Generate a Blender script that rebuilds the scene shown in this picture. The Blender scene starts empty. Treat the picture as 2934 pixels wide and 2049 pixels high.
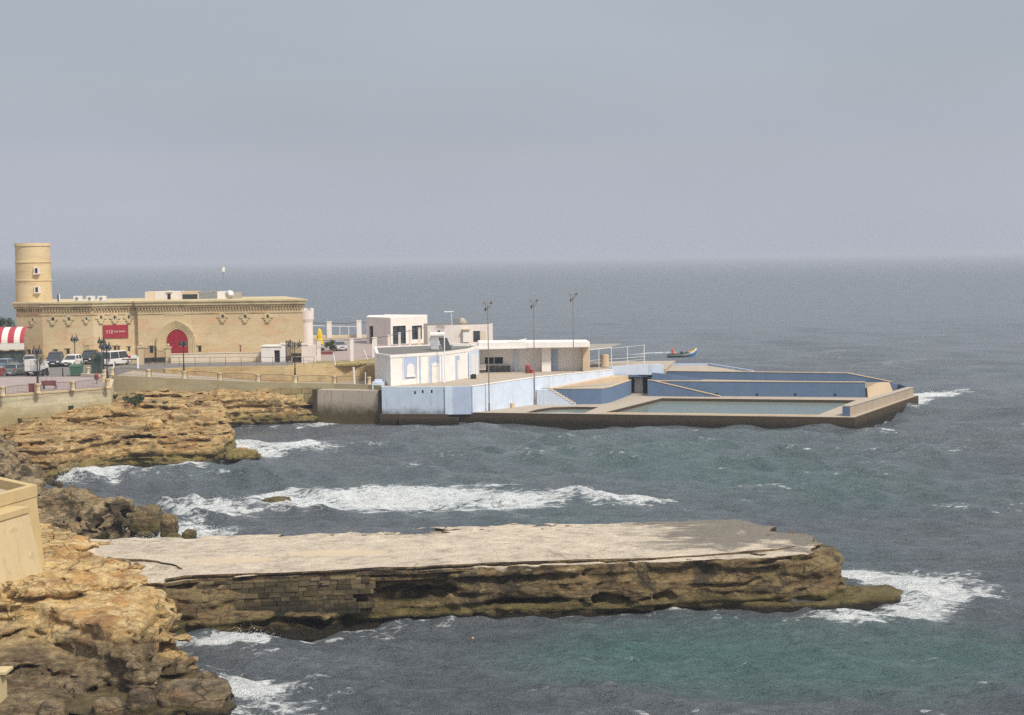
import bpy, math, random
import numpy as np
from mathutils import Vector, Matrix
random.seed(7); rng = np.random.default_rng(11)
SC = bpy.context.scene
COL = SC.collection
# ---------------------------------------------------------------- camera
F, CX, CY, HC = 4500.0, 1467.0, 1024.5, 20.0
PITCH = math.atan((CY - 739.0) / F); ROLL = 0.0125
_f = np.array([0, math.cos(PITCH), -math.sin(PITCH)])
_u = np.array([0, math.sin(PITCH), math.cos(PITCH)]); _r = np.array([1.0, 0, 0])
CU = math.cos(ROLL) * _u + math.sin(ROLL) * _r
CR = math.cos(ROLL) * _r - math.sin(ROLL) * _u
CF = _f; CAM = np.array([0, 0, HC])
def ray(u, v): return CF + (u - CX) / F * CR - (v - CY) / F * CU
def P(u, v, z):
    d = ray(u, v); t = (z - HC) / d[2]; return CAM + d * t
def PY(u, v, y):
    d = ray(u, v); return CAM + d * (y / d[1])
def proj(X, Y, Z):
    dx, dy, dz = X, Y, Z - HC
    w = dx * CF[0] + dy * CF[1] + dz * CF[2]
    a = dx * CR[0] + dy * CR[1] + dz * CR[2]; b = dx * CU[0] + dy * CU[1] + dz * CU[2]
    return CX + F * a / w, CY - F * b / w
cam = bpy.data.cameras.new('camera'); co = bpy.data.objects.new('camera', cam); COL.objects.link(co)
cam.sensor_width = 36; cam.lens = 36 * F / 2934; cam.clip_start = 1; cam.clip_end = 60000
m3 = Matrix((tuple(CR), tuple(CU), tuple(-CF))).transposed()
co.matrix_world = Matrix.Translation((0, 0, HC)) @ m3.to_4x4(); SC.camera = co
def Z(x0, y0, s): return lambda x, y: (x0 + x / s, y0 + y / s)
ZA = Z(0, 660, 4.58); ZB = Z(400, 740, 4.58); ZC = Z(0, 880, 4.4525); ZD = Z(300, 920, 3.8267); ZE = Z(860, 860, 4.58)
ZF = Z(1060, 820, 4.0075); ZG = Z(1340, 820, 3.8267); ZH = Z(1860, 980, 2.7333); ZI = Z(0, 1080, 2.296); ZJ = Z(0, 1340, 2.261)
ZK = Z(400, 1480, 2.0873); ZL = Z(1400, 1480, 1.4967); ZM = Z(0, 960, 8.904); ZN = Z(800, 1020, 7.287); ZO = Z(2240, 1050, 5.74)
ZW = Z(0, 0, 0.7822); ZQ = Z(170, 960, 8.904); ZR = Z(1330, 960, 7.653); ZS = Z(1660, 960, 7.653); ZT = Z(780, 960, 7.653)
# ---------------------------------------------------------------- properties
def tag(o, label=None, cat=None, group=None, kind='thing'):
    if label: o['label'] = label
    if cat: o['category'] = cat
    if group: o['group'] = group
    if kind: o['kind'] = kind
    return o
def thing(name, label, cat, loc, rz=0.0, group=None):
    o = bpy.data.objects.new(name, None); o.empty_display_size = .3; COL.objects.link(o)
    o.location = tuple(float(c) for c in loc); o.rotation_euler = (0, 0, rz)
    return tag(o, label, cat, group)
def copy_tree(o, parent=None):
    c = o.copy(); COL.objects.link(c); c.parent = parent
    for ch in list(o.children): copy_tree(ch, c)
    return c
# ---------------------------------------------------------------- mesh builder
class MB:
    def __init__(s): s.v = []; s.f = []
    def add(s, vs, fs):
        b = len(s.v); s.v += [tuple(float(c) for c in p) for p in vs]; s.f += [tuple(i + b for i in f) for f in fs]
    def box8(s, p):
        s.add(p, [(0, 3, 2, 1), (4, 5, 6, 7), (0, 1, 5, 4), (1, 2, 6, 5), (2, 3, 7, 6), (3, 0, 4, 7)])
    def box(s, x0, x1, y0, y1, z0, z1):
        s.box8([(x0, y0, z0), (x1, y0, z0), (x1, y1, z0), (x0, y1, z0), (x0, y0, z1), (x1, y0, z1), (x1, y1, z1), (x0, y1, z1)])
    def cbox(s, c, sx, sy, sz, rz=0.0):
        ca, sa = math.cos(rz), math.sin(rz); p = []
        for z in (c[2], c[2] + sz):
            for x, y in ((-.5, -.5), (.5, -.5), (.5, .5), (-.5, .5)):
                p.append((c[0] + x * sx * ca - y * sy * sa, c[1] + x * sx * sa + y * sy * ca, z))
        s.box8(p)
    def prism(s, poly, z0, z1):
        n = len(poly)
        zz0 = z0 if hasattr(z0, '__len__') else [z0] * n; zz1 = z1 if hasattr(z1, '__len__') else [z1] * n
        a = sum(poly[i][0] * poly[(i + 1) % n][1] - poly[(i + 1) % n][0] * poly[i][1] for i in range(n))
        if a < 0: poly = poly[::-1]; zz0 = zz0[::-1]; zz1 = zz1[::-1]
        vs = [(p[0], p[1], z) for p, z in zip(poly, zz0)] + [(p[0], p[1], z) for p, z in zip(poly, zz1)]
        fs = [tuple(range(n - 1, -1, -1)), tuple(range(n, 2 * n))] + [(i, (i + 1) % n, n + (i + 1) % n, n + i) for i in range(n)]
        s.add(vs, fs)
    def sweep(s, pts, half, z0, z1):
        """wall along a polyline of (x,y) with thickness 2*half; z0/z1 per point"""
        n = len(pts); z0 = z0 if hasattr(z0, '__len__') else [z0] * n; z1 = z1 if hasattr(z1, '__len__') else [z1] * n
        L = []; R = []
        for i in range(n):
            a = np.array(pts[max(i - 1, 0)][:2], float); b = np.array(pts[min(i + 1, n - 1)][:2], float)
            t = b - a; t /= max(np.hypot(*t), 1e-9); nn = np.array([t[1], -t[0]]); p = np.array(pts[i][:2], float)
            L.append(p + nn * half); R.append(p - nn * half)
        vs = []
        for i in range(n): vs += [(*L[i], z0[i]), (*R[i], z0[i]), (*R[i], z1[i]), (*L[i], z1[i])]
        fs = [(0, 1, 2, 3), tuple(4 * (n - 1) + k for k in (3, 2, 1, 0))]
        for i in range(n - 1):
            a, b = 4 * i, 4 * i + 4
            fs += [(a, a + 3, b + 3, b), (a + 1, b + 1, b + 2, a + 2), (a + 3, a + 2, b + 2, b + 3), (a, b, b + 1, a + 1)]
        s.add(vs, fs)
    def tube(s, pts, r, n=8):
        pts = [np.array(p, float) for p in pts]; rr = r if hasattr(r, '__len__') else [r] * len(pts); vs = []; fs = []
        for i, p in enumerate(pts):
            t = pts[min(i + 1, len(pts) - 1)] - pts[max(i - 1, 0)]; t = t / max(np.linalg.norm(t), 1e-9)
            h = np.array([1, 0, 0]) if abs(t[0]) < .9 else np.array([0, 1, 0]); a = np.cross(t, h); a /= np.linalg.norm(a); b = np.cross(t, a)
            for k in range(n):
                q = 2 * math.pi * k / n; vs.append(p + rr[i] * (math.cos(q) * a + math.sin(q) * b))
        for i in range(len(pts) - 1):
            for k in range(n): fs.append((i * n + k, i * n + (k + 1) % n, (i + 1) * n + (k + 1) % n, (i + 1) * n + k))
        fs += [tuple(range(n - 1, -1, -1)), tuple(range((len(pts) - 1) * n, len(pts) * n))]
        s.add(vs, fs)
    def lathe(s, prof, c, n=24):
        vs = []; fs = []
        for r, z in prof:
            for k in range(n):
                q = 2 * math.pi * k / n; vs.append((c[0] + r * math.cos(q), c[1] + r * math.sin(q), c[2] + z))
        for i in range(len(prof) - 1):
            for k in range(n): fs.append((i * n + k, i * n + (k + 1) % n, (i + 1) * n + (k + 1) % n, (i + 1) * n + k))
        fs += [tuple(range(n - 1, -1, -1)), tuple(range((len(prof) - 1) * n, len(prof) * n))]
        s.add(vs, fs)
    def quad(s, *p): s.add(p, [tuple(range(len(p)))])
    def loft(s, rings, closed=True):
        n = len(rings[0]); vs = [q for r in rings for q in r]; fs = []
        for i in range(len(rings) - 1):
            for k in range(n if closed else n - 1): fs.append((i * n + k, i * n + (k + 1) % n, (i + 1) * n + (k + 1) % n, (i + 1) * n + k))
        if closed: fs += [tuple(range(n - 1, -1, -1)), tuple(range((len(rings) - 1) * n, len(rings) * n))]
        s.add(vs, fs)
    def build(s, name, mt, parent=None, world=True, smooth=False, label=None):
        v = s.v
        if parent is not None and world:
            l = parent.location; v = [(a - l[0], b - l[1], c - l[2]) for a, b, c in v]
        me = bpy.data.meshes.new(name); me.from_pydata(v, [], s.f); me.update()
        if smooth: me.shade_smooth()
        me.materials.append(mt); o = bpy.data.objects.new(name, me); COL.objects.link(o)
        if parent is not None: o.parent = parent
        if label: o['label'] = label
        return o
def sub(mb, name, mt, part):
    r = part.parent.location; mb.v = [(a - r[0], b - r[1], c - r[2]) for a, b, c in mb.v]
    o = mb.build(name, mt); o.parent = part; return o
class Fr:
    """vertical facade frame between two ground points, outward = towards the viewer"""
    def __init__(s, p0, p1):
        s.o = np.array([p0[0], p0[1]], float); d = np.array([p1[0] - p0[0], p1[1] - p0[1]], float); s.L = np.hypot(*d); s.t = d / s.L
        s.n = np.array([s.t[1], -s.t[0]])
    def pt(s, a, b, c=0.0):
        q = s.o + s.t * a + s.n * c; return (q[0], q[1], b)
    def px(s, u, v):
        d = ray(u, v); k = np.dot(s.o, s.n) / (d[0] * s.n[0] + d[1] * s.n[1]); q = CAM + d * k
        return float(np.dot(q[:2] - s.o, s.t)), float(q[2])
    def box(s, mb, a0, a1, b0, b1, c0, c1):
        mb.box8([s.pt(a0, b0, c1), s.pt(a1, b0, c1), s.pt(a1, b0, c0), s.pt(a0, b0, c0), s.pt(a0, b1, c1), s.pt(a1, b1, c1), s.pt(a1, b1, c0), s.pt(a0, b1, c0)])
    def rect(s, q0, q1):
        a0, b1 = s.px(*q0); a1, b0 = s.px(*q1); return a0, a1, min(b0, b1), max(b0, b1)
    def boxpx(s, mb, q0, q1, c0, c1): s.box(mb, *s.rect(q0, q1), c0, c1)
    def poly(s, mb, ab, c0, c1):
        n = len(ab); A = sum(ab[i][0] * ab[(i + 1) % n][1] - ab[(i + 1) % n][0] * ab[i][1] for i in range(n))
        if A < 0: ab = ab[::-1]
        vs = [s.pt(a, b, c1) for a, b in ab] + [s.pt(a, b, c0) for a, b in ab]
        mb.add(vs, [tuple(range(n)), tuple(range(2 * n - 1, n - 1, -1))] + [(i, n + i, n + (i + 1) % n, (i + 1) % n) for i in range(n)])
    def holed(s, mb, a0, a1, b0, b1, holes, t):
        """wall of thickness t behind the facade plane with rectangular openings"""
        As = sorted({a0, a1, *[h[0] for h in holes], *[h[1] for h in holes]}); Bs = sorted({b0, b1, *[h[2] for h in holes], *[h[3] for h in holes]})
        As = [a for a in As if a0 <= a <= a1]; Bs = [b for b in Bs if b0 <= b <= b1]
        ins = lambda a, b: any(h[0] < a < h[1] and h[2] < b < h[3] for h in holes)
        for i in range(len(As) - 1):
            for j in range(len(Bs) - 1):
                if not ins((As[i] + As[i + 1]) / 2, (Bs[j] + Bs[j + 1]) / 2):
                    mb.quad(s.pt(As[i], Bs[j]), s.pt(As[i + 1], Bs[j]), s.pt(As[i + 1], Bs[j + 1]), s.pt(As[i], Bs[j + 1]))
        for h in holes:
            c = [(h[0], max(h[2], b0)), (h[1], max(h[2], b0)), (h[1], h[3]), (h[0], h[3])]
            for k in range(4):
                p, q = c[k], c[(k + 1) % 4]; mb.quad(s.pt(*p), s.pt(*p, -t), s.pt(*q, -t), s.pt(*q))
def arch(a0, a1, b0, b1, point=0.0, n=14):
    """arched outline: straight jambs up to the springing, then a (slightly pointed) arch"""
    w = (a1 - a0) / 2; m = (a0 + a1) / 2; sp = b1 - w * (1 + point); sp = max(sp, b0)
    pts = [(a0, b0), (a1, b0)]
    for k in range(n + 1):
        q = math.pi * k / n; x = math.cos(q); y = math.sin(q); y = y * (1 + point * (1 - abs(x)))
        pts.append((m + w * x, sp + y * (b1 - sp) / (1 + point)))
    return pts
def offset_poly(poly, d):
    n = len(poly); out = []
    A = sum(poly[i][0] * poly[(i + 1) % n][1] - poly[(i + 1) % n][0] * poly[i][1] for i in range(n)); sg = 1 if A > 0 else -1
    for i in range(n):
        a, b, c = (np.array(poly[k % n][:2], float) for k in (i - 1, i, i + 1))
        t1 = (b - a) / np.hypot(*(b - a)); t2 = (c - b) / np.hypot(*(c - b)); n1 = np.array([t1[1], -t1[0]]) * sg; n2 = np.array([t2[1], -t2[0]]) * sg
        m = n1 + n2; m /= max(np.dot(m, n1), .3); out.append(tuple(b + m * d))
    return out
# ---------------------------------------------------------------- numpy noise
def h01(ix, iy, iz, seed):
    with np.errstate(over='ignore'):
        h = (ix.astype(np.uint32) * np.uint32(73856093)) ^ (iy.astype(np.uint32) * np.uint32(19349663)) ^ (iz.astype(np.uint32) * np.uint32(83492791)) ^ np.uint32(seed * 2654435 + 977)
        h = (h ^ (h >> np.uint32(13))) * np.uint32(1274126177); h = (h ^ (h >> np.uint32(15))) * np.uint32(2246822519); h ^= h >> np.uint32(16)
    return h.astype(np.float32) * np.float32(1 / 4294967296.0)
def vn(x, y, z, seed=0):
    xf, yf, zf = np.floor(x), np.floor(y), np.floor(z); ix, iy, iz = xf.astype(np.int64), yf.astype(np.int64), zf.astype(np.int64)
    fx, fy, fz = x - xf, y - yf, z - zf; fx = fx * fx * (3 - 2 * fx); fy = fy * fy * (3 - 2 * fy); fz = fz * fz * (3 - 2 * fz)
    H = lambda a, b, c: h01(ix + a, iy + b, iz + c, seed)
    x00 = H(0, 0, 0) * (1 - fx) + H(1, 0, 0) * fx; x10 = H(0, 1, 0) * (1 - fx) + H(1, 1, 0) * fx
    x01 = H(0, 0, 1) * (1 - fx) + H(1, 0, 1) * fx; x11 = H(0, 1, 1) * (1 - fx) + H(1, 1, 1) * fx
    y0 = x00 * (1 - fy) + x10 * fy; y1 = x01 * (1 - fy) + x11 * fy
    return (y0 * (1 - fz) + y1 * fz) * 2 - 1
def fbm(x, y, z, seed=0, o=4, g=.5):
    r = 0; a = 1.0; s = 0
    for k in range(o):
        r = r + a * vn(x * 2 ** k, y * 2 ** k, z * 2 ** k, seed + k); s += a; a *= g
    return r / s
def worley(x, y, z, seed=0):
    ix, iy, iz = np.floor(x).astype(np.int64), np.floor(y).astype(np.int64), np.floor(z).astype(np.int64)
    f1 = np.full(x.shape, 9.0); f2 = np.full(x.shape, 9.0); idv = np.zeros(x.shape)
    for a in (-1, 0, 1):
        for b in (-1, 0, 1):
            for c in (-1, 0, 1):
                jx, jy, jz = ix + a, iy + b, iz + c
                d = np.sqrt((jx + h01(jx, jy, jz, seed) - x) ** 2 + (jy + h01(jx, jy, jz, seed + 1) - y) ** 2 + (jz + h01(jx, jy, jz, seed + 2) - z) ** 2)
                n = d < f1; f2 = np.where(n, f1, np.minimum(f2, d)); idv = np.where(n, h01(jx, jy, jz, seed + 3), idv); f1 = np.where(n, d, f1)
    return f1, f2, idv
def poly_sdf(x, y, poly):
    d2 = np.full(x.shape, 1e12); ins = np.zeros(x.shape, bool); n = len(poly)
    for i in range(n):
        ax, ay = poly[i][:2]; bx, by = poly[(i + 1) % n][:2]; ex, ey = bx - ax, by - ay; L = ex * ex + ey * ey + 1e-12
        t = np.clip(((x - ax) * ex + (y - ay) * ey) / L, 0, 1); d2 = np.minimum(d2, (x - ax - t * ex) ** 2 + (y - ay - t * ey) ** 2)
        if ay != by: ins ^= ((ay > y) != (by > y)) & (x < (bx - ax) * (y - ay) / (by - ay) + ax)
    d = np.sqrt(d2); return np.where(ins, d, -d)
def np_mesh(name, V, Q, mt, smooth=True):
    me = bpy.data.meshes.new(name); nq = len(Q)
    me.vertices.add(len(V)); me.vertices.foreach_set('co', np.ascontiguousarray(V, np.float32).ravel())
    me.loops.add(nq * 4); me.loops.foreach_set('vertex_index', np.ascontiguousarray(Q, np.int32).ravel())
    me.polygons.add(nq); me.polygons.foreach_set('loop_start', np.arange(0, nq * 4, 4, dtype=np.int32)); me.polygons.foreach_set('loop_total', np.full(nq, 4, np.int32))
    me.update(calc_edges=True); me.validate()
    if smooth: me.shade_smooth()
    me.materials.append(mt); return me
def surface_nets(Fv, org, h):
    S = Fv < 0; nx, ny, nz = Fv.shape; cs = (nx - 1, ny - 1, nz - 1)
    pos = np.zeros(cs + (3,), np.float32); cnt = np.zeros(cs, np.int16)
    off = [(i, j, k) for i in (0, 1) for j in (0, 1) for k in (0, 1)]
    sl = lambda A, o: A[o[0]:o[0] + cs[0], o[1]:o[1] + cs[1], o[2]:o[2] + cs[2]]
    for o in off:
        for ax in range(3):
            if o[ax]: continue
            p = list(o); p[ax] = 1; a, b = sl(Fv, o), sl(Fv, p); c = sl(S, o) != sl(S, p)
            if not c.any(): continue
            t = a[c] / (a[c] - b[c]); q = np.tile(np.array(o, np.float32), (len(t), 1)); q[:, ax] = t
            pos[c] += q; cnt[c] += 1
    act = cnt > 0; idx = np.full(cs, -1, np.int64); idx[act] = np.arange(act.sum())
    base = np.stack(np.nonzero(act), 1); V = (base + pos[act] / cnt[act][:, None]) * h + np.array(org)
    Q = []
    for ax in range(3):
        a1, a2 = (ax + 1) % 3, (ax + 2) % 3
        s0 = [slice(1, -1)] * 3; s1 = [slice(1, -1)] * 3; s0[ax] = slice(0, -1); s1[ax] = slice(1, None)
        A, B = S[tuple(s0)], S[tuple(s1)]; e = np.stack(np.nonzero(A != B), 1); flip = A[A != B]
        for k in range(3):
            if k != ax: e[:, k] += 1
        def cell(d1, d2):
            c = e.copy(); c[:, a1] += d1; c[:, a2] += d2; return idx[c[:, 0], c[:, 1], c[:, 2]]
        q = np.stack([cell(-1, -1), cell(0, -1), cell(0, 0), cell(-1, 0)], 1); q[~flip] = q[~flip][:, ::-1]; Q.append(q)
    Q = np.concatenate(Q); Q = Q[(Q >= 0).all(1)]
    return V, Q
# ---------------------------------------------------------------- materials
class NT:
    def __init__(s, name):
        s.m = bpy.data.materials.new(name); s.m.use_nodes = True; s.t = s.m.node_tree; s.t.nodes.clear()
        s.out = s.t.nodes.new('ShaderNodeOutputMaterial'); s.b = s.n('ShaderNodeBsdfPrincipled'); s.l(s.b.outputs[0], s.out.inputs[0])
    def n(s, k, **kw):
        o = s.t.nodes.new(k)
        for a, b in kw.items(): setattr(o, a, b)
        return o
    def l(s, a, b): s.t.links.new(a, b)
    def put(s, sock, v):
        if hasattr(v, 'links') or isinstance(v, bpy.types.NodeSocket): s.l(v, sock)
        elif isinstance(v, (tuple, list)) and len(v) == 3 and sock.type == 'RGBA': sock.default_value = (*v, 1)
        else: sock.default_value = v
    def pos(s): 
        return s.n('ShaderNodeNewGeometry').outputs['Position']
    def obj(s): return s.n('ShaderNodeTexCoord').outputs['Object']
    def map(s, v, scale=(1, 1, 1), rot=(0, 0, 0), loc=(0, 0, 0)):
        o = s.n('ShaderNodeMapping'); s.l(v, o.inputs[0]); o.inputs['Scale'].default_value = scale; o.inputs['Rotation'].default_value = rot; o.inputs['Location'].default_value = loc; return o.outputs[0]
    def noise(s, v, scale, detail=4, rough=.55, dist=0.0):
        o = s.n('ShaderNodeTexNoise'); s.l(v, o.inputs['Vector']); o.inputs['Scale'].default_value = scale; o.inputs['Detail'].default_value = detail
        o.inputs['Roughness'].default_value = rough; o.inputs['Distortion'].default_value = dist; return o.outputs['Fac']
    def voro(s, v, scale, feat='F1', rnd=1.0, out='Distance'):
        o = s.n('ShaderNodeTexVoronoi', feature=feat); s.l(v, o.inputs['Vector']); o.inputs['Scale'].default_value = scale; o.inputs['Randomness'].default_value = rnd; return o.outputs[out]
    def ramp(s, v, stops, mode='LINEAR'):
        o = s.n('ShaderNodeValToRGB'); s.l(v, o.inputs[0]); r = o.color_ramp; r.interpolation = mode
        while len(r.elements) < len(stops): r.elements.new(.5)
        for e, (p, c) in zip(r.elements, stops): e.position = p; e.color = (*c, 1) if hasattr(c, '__len__') else (c, c, c, 1)
        return o.outputs[0]
    def rng(s, v, a, b, c=0.0, d=1.0, smooth=True):
        o = s.n('ShaderNodeMapRange'); o.interpolation_type = 'SMOOTHSTEP' if smooth else 'LINEAR'; s.put(o.inputs[0], v)
        for i, x in zip((1, 2, 3, 4), (a, b, c, d)): s.put(o.inputs[i], x)
        return o.outputs[0]
    def math(s, op, a, b=0.0, clamp=False):
        o = s.n('ShaderNodeMath', operation=op, use_clamp=clamp); s.put(o.inputs[0], a); s.put(o.inputs[1], b); return o.outputs[0]
    def mix(s, f, a, b, mode='MIX'):
        o = s.n('ShaderNodeMix', data_type='RGBA', blend_type=mode); s.put(o.inputs[0], f); s.put(o.inputs[6], a); s.put(o.inputs[7], b); return o.outputs[2]
    def xyz(s, v): 
        o = s.n('ShaderNodeSeparateXYZ'); s.l(v, o.inputs[0]); return o.outputs
    def comb(s, x, y, z):
        o = s.n('ShaderNodeCombineXYZ'); s.put(o.inputs[0], x); s.put(o.inputs[1], y); s.put(o.inputs[2], z); return o.outputs[0]
    def bump(s, h, strength=.5, dist=.05, nrm=None):
        o = s.n('ShaderNodeBump'); s.l(h, o.inputs['Height']); o.inputs['Strength'].default_value = strength; o.inputs['Distance'].default_value = dist
        if nrm is not None: s.l(nrm, o.inputs['Normal'])
        return o.outputs[0]
    def fin(s, col=None, rough=.8, nrm=None, metal=0.0, spec=.3):
        if col is not None: s.put(s.b.inputs['Base Color'], col)
        s.put(s.b.inputs['Roughness'], rough); s.b.inputs['Metallic'].default_value = metal; s.b.inputs['Specular IOR Level'].default_value = spec
        if nrm is not None: s.l(nrm, s.b.inputs['Normal'])
        return s.m
def plain(name, c, rough=.6, var=.12, scale=3.0, metal=0.0, spec=.4, bump=0.0):
    t = NT(name); p = t.obj(); n = t.noise(p, scale, 5)
    dk = tuple(x * (1 - var) for x in c); lt = tuple(min(1, x * (1 + var)) for x in c)
    col = t.mix(t.rng(n, .3, .7), dk, lt)
    return t.fin(col, rough, t.bump(t.noise(p, 14, 4), bump, .03) if bump else None, metal, spec)
def plaster(name, c, dirt=(.25, .22, .17), amt=.35, streak=.25, low=None):
    """painted render with blotches, vertical run-down streaks and optional grime by height (low = (z0, z1, colour))"""
    t = NT(name); p = t.pos(); n = t.noise(p, .7, 6, .6); n2 = t.noise(t.map(p, (2.2, 2.2, .18)), 1.6, 5, .6)
    col = t.mix(t.rng(n, .35, .7, 0, .55), c, tuple(x * .84 for x in c))
    col = t.mix(t.rng(n2, .53, .72, 0, streak), col, dirt); col = t.mix(t.rng(t.noise(p, 6.5, 6, .75), .60, .72, 0, streak * .8), col, dirt); col = t.mix(t.rng(t.noise(p, 2.3, 6, .7), .62, .78, 0, amt), col, dirt)
    if low:
        z = t.math('ADD', t.xyz(p)[2], t.math('MULTIPLY', t.math('SUBTRACT', t.noise(p, .9, 6, .65), .5), low[3] if len(low) > 3 else 1.2))
        col = t.mix(t.rng(z, low[1], low[0]), col, low[2])
    return t.fin(col, .85, t.bump(t.noise(p, 9, 5), .25, .03), spec=.2)
def ashlar(name, c1, c2, c3, bw=.55, bh=.26, mortar=.02, patch=(.36, .22, .11), pamt=.4, wet=None, contrast=.22, grey=.3, isl=0):
    """coursed limestone blocks, colour patches of several stones, weathered joints"""
    t = NT(name); p = t.pos(); s = t.xyz(p); v = t.comb(t.math('ADD', s[0], t.math('MULTIPLY', s[1], .83)), s[2], 0.0)
    br = t.n('ShaderNodeTexBrick'); t.l(v, br.inputs['Vector']); br.offset = .5; br.squash = 1.0
    for k, x in zip(('Scale', 'Mortar Size', 'Mortar Smooth', 'Bias', 'Brick Width', 'Row Height'), (1, mortar, .3, 0, bw, bh)): br.inputs[k].default_value = x
    br.inputs['Color1'].default_value = (*[1 + contrast] * 3, 1); br.inputs['Color2'].default_value = (*[1 - contrast] * 3, 1); br.inputs['Mortar'].default_value = (.90, .88, .85, 1)
    big = t.noise(t.map(p, (1, 1, 1.8)), .16, 5, .6); col = t.ramp(big, [(.25, c2), (.5, c1), (.75, c3)])
    col = t.mix(t.rng(t.noise(t.map(p, (.8, .8, 2.4)), .34, 6, .65, .6), .50, .60, 0, pamt), col, patch)
    col = t.mix(t.rng(t.noise(t.map(p, (1, 1, .45)), .6, 7, .7), .53, .66, 0, grey), col, (.24, .21, .15))
    col = t.mix(1.0, col, br.outputs['Color'], 'MULTIPLY')
    if isl: col = t.mix(1.0, col, t.ramp(t.n('ShaderNodeNewGeometry').outputs['Random Per Island'], [(0, 1 - isl), (.5, 1.0), (1, 1 + isl)]), 'MULTIPLY')
    if wet:
        z = t.math('ADD', s[2], t.math('MULTIPLY', t.math('SUBTRACT', t.noise(p, .7, 6, .65), .5), wet[3]))
        col = t.mix(t.rng(z, wet[1], wet[0]), col, wet[2])
    hgt = t.math('ADD', t.math('MULTIPLY', br.outputs['Fac'], -.22), t.math('MULTIPLY', t.noise(p, 7, 6, .7), .9))
    return t.fin(col, .9, t.bump(hgt, .6, .06), spec=.15)
def rockmat(name, cols, iron=(.27, .115, .05), ironamt=.5, dark=(.035, .03, .022), darkamt=.6, algae=True, wl=.55, ol=1.5, olive=(.13, .11, .035), top=None, dsc=.5, front=False):
    """layered limestone: bedding bands, ochre and iron stains, black lichen, olive algae and black weed near the water"""
    t = NT(name); p = t.pos(); s = t.xyz(p)
    w = t.noise(p, .22, 5, .6); bed = t.noise(t.map(p, (.25, .25, 2.6)), 1.1, 6, .65, .4)
    col = t.ramp(t.math('ADD', t.math('MULTIPLY', w, .55), t.math('MULTIPLY', bed, .45)), [(.38, cols[0]), (.45, cols[1]), (.51, cols[2]), (.56, cols[3]), (.64, cols[1])])
    fine = t.noise(p, 2.6, 8, .75); col = t.mix(1.0, col, t.ramp(fine, [(.30, .55), (.5, .98), (.70, 1.38)]), 'MULTIPLY')
    col = t.mix(t.rng(t.noise(t.map(p, (1, 1, 1.9)), .42, 7, .68, .5), .53, .66, 0, ironamt), col, iron)
    lich = t.noise(p, dsc, 8, .74, .7); col = t.mix(t.rng(lich, .49, .57, 0, darkamt), col, dark)
    spk = t.noise(p, 5.5, 5, .7); col = t.mix(t.rng(spk, .6, .72, 0, .38), col, (.05, .043, .03)); col = t.mix(t.rng(spk, .36, .28, 0, .45), col, tuple(min(.62, x * 1.5) for x in cols[2]))
    if top:
        nz = t.xyz(t.n('ShaderNodeNewGeometry').outputs['Normal'])[2]
        msk = t.math('MULTIPLY', t.rng(nz, .78, .95), t.rng(s[2], top[1], top[1] + .35))
        tc = t.ramp(t.noise(p, .8, 8, .7, .5), [(.34, tuple(x * .6 for x in top[0])), (.46, tuple(x * .92 for x in top[0])), (.54, top[0]), (.66, tuple(min(.75, x * 1.22) for x in top[0]))]); col = t.mix(msk, col, tc)
        crk = t.voro(t.map(p, (.32, .55, 1)), 1.0, 'DISTANCE_TO_EDGE'); col = t.mix(t.math('MULTIPLY', t.math('MULTIPLY', msk, t.rng(t.noise(p, .3, 4), .5, .6)), t.rng(crk, .022, .006, 0, .45)), col, (.10, .075, .05))
        st = t.noise(t.map(p, (.35, 1.3, 1)), .75, 7, .7, .8); col = t.mix(t.math('MULTIPLY', msk, t.rng(st, .58, .70, 0, .6)), col, (.15, .12, .08))
        ws = t.math('ADD', s[0], t.math('MULTIPLY', t.math('SUBTRACT', t.noise(t.map(p, (.5, 1.4, 1)), .5, 6, .65, .6), .5), 26.0)); wy = t.rng(s[1], 86.5, 94.5)
        wetm = t.math('MULTIPLY', t.math('MULTIPLY', msk, t.rng(ws, 6.5, 11.0)), t.rng(t.math('ADD', wy, t.math('MULTIPLY', t.math('SUBTRACT', t.noise(p, .45, 5, .6), .5), 2.2)), .35, .7, 0, .85)); col = t.mix(wetm, col, (.16, .145, .125))
    wv = t.n('ShaderNodeVectorMath', operation='ADD'); t.l(p, wv.inputs[0]); nw = t.n('ShaderNodeTexNoise'); t.l(p, nw.inputs['Vector']); nw.inputs['Scale'].default_value = .9; nw.inputs['Detail'].default_value = 5; t.l(nw.outputs['Color'], wv.inputs[1])
    ck = t.voro(t.map(wv.outputs[0], (.62, .62, 1.75)), 1.0, 'DISTANCE_TO_EDGE'); ckm = t.math('MULTIPLY', t.rng(ck, .05, .012), t.rng(t.noise(p, .45, 4), .42, .56)); ckm = t.math('MULTIPLY', ckm, t.math('SUBTRACT', 1.0, msk)) if top else ckm; col = t.mix(t.math('MULTIPLY', ckm, .42), col, (.05, .036, .022))
    rough = .88
    if front:
        fy_ = t.math('ADD', s[1], t.math('MULTIPLY', t.math('SUBTRACT', t.noise(p, .35, 6, .65), .5), 9.0)); fz_ = t.math('ADD', s[2], t.math('MULTIPLY', t.math('SUBTRACT', t.noise(p, .6, 6, .65), .5), 2.2))
        fm_ = t.math('MULTIPLY', t.rng(fy_, 75.5, 72.0), t.rng(fz_, 3.4, 1.9)); col = t.mix(t.math('MULTIPLY', fm_, .85), col, t.ramp(t.noise(p, 1.5, 7, .72), [(.38, (.022, .018, .013)), (.5, (.10, .078, .05)), (.62, (.26, .20, .125))]))
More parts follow.
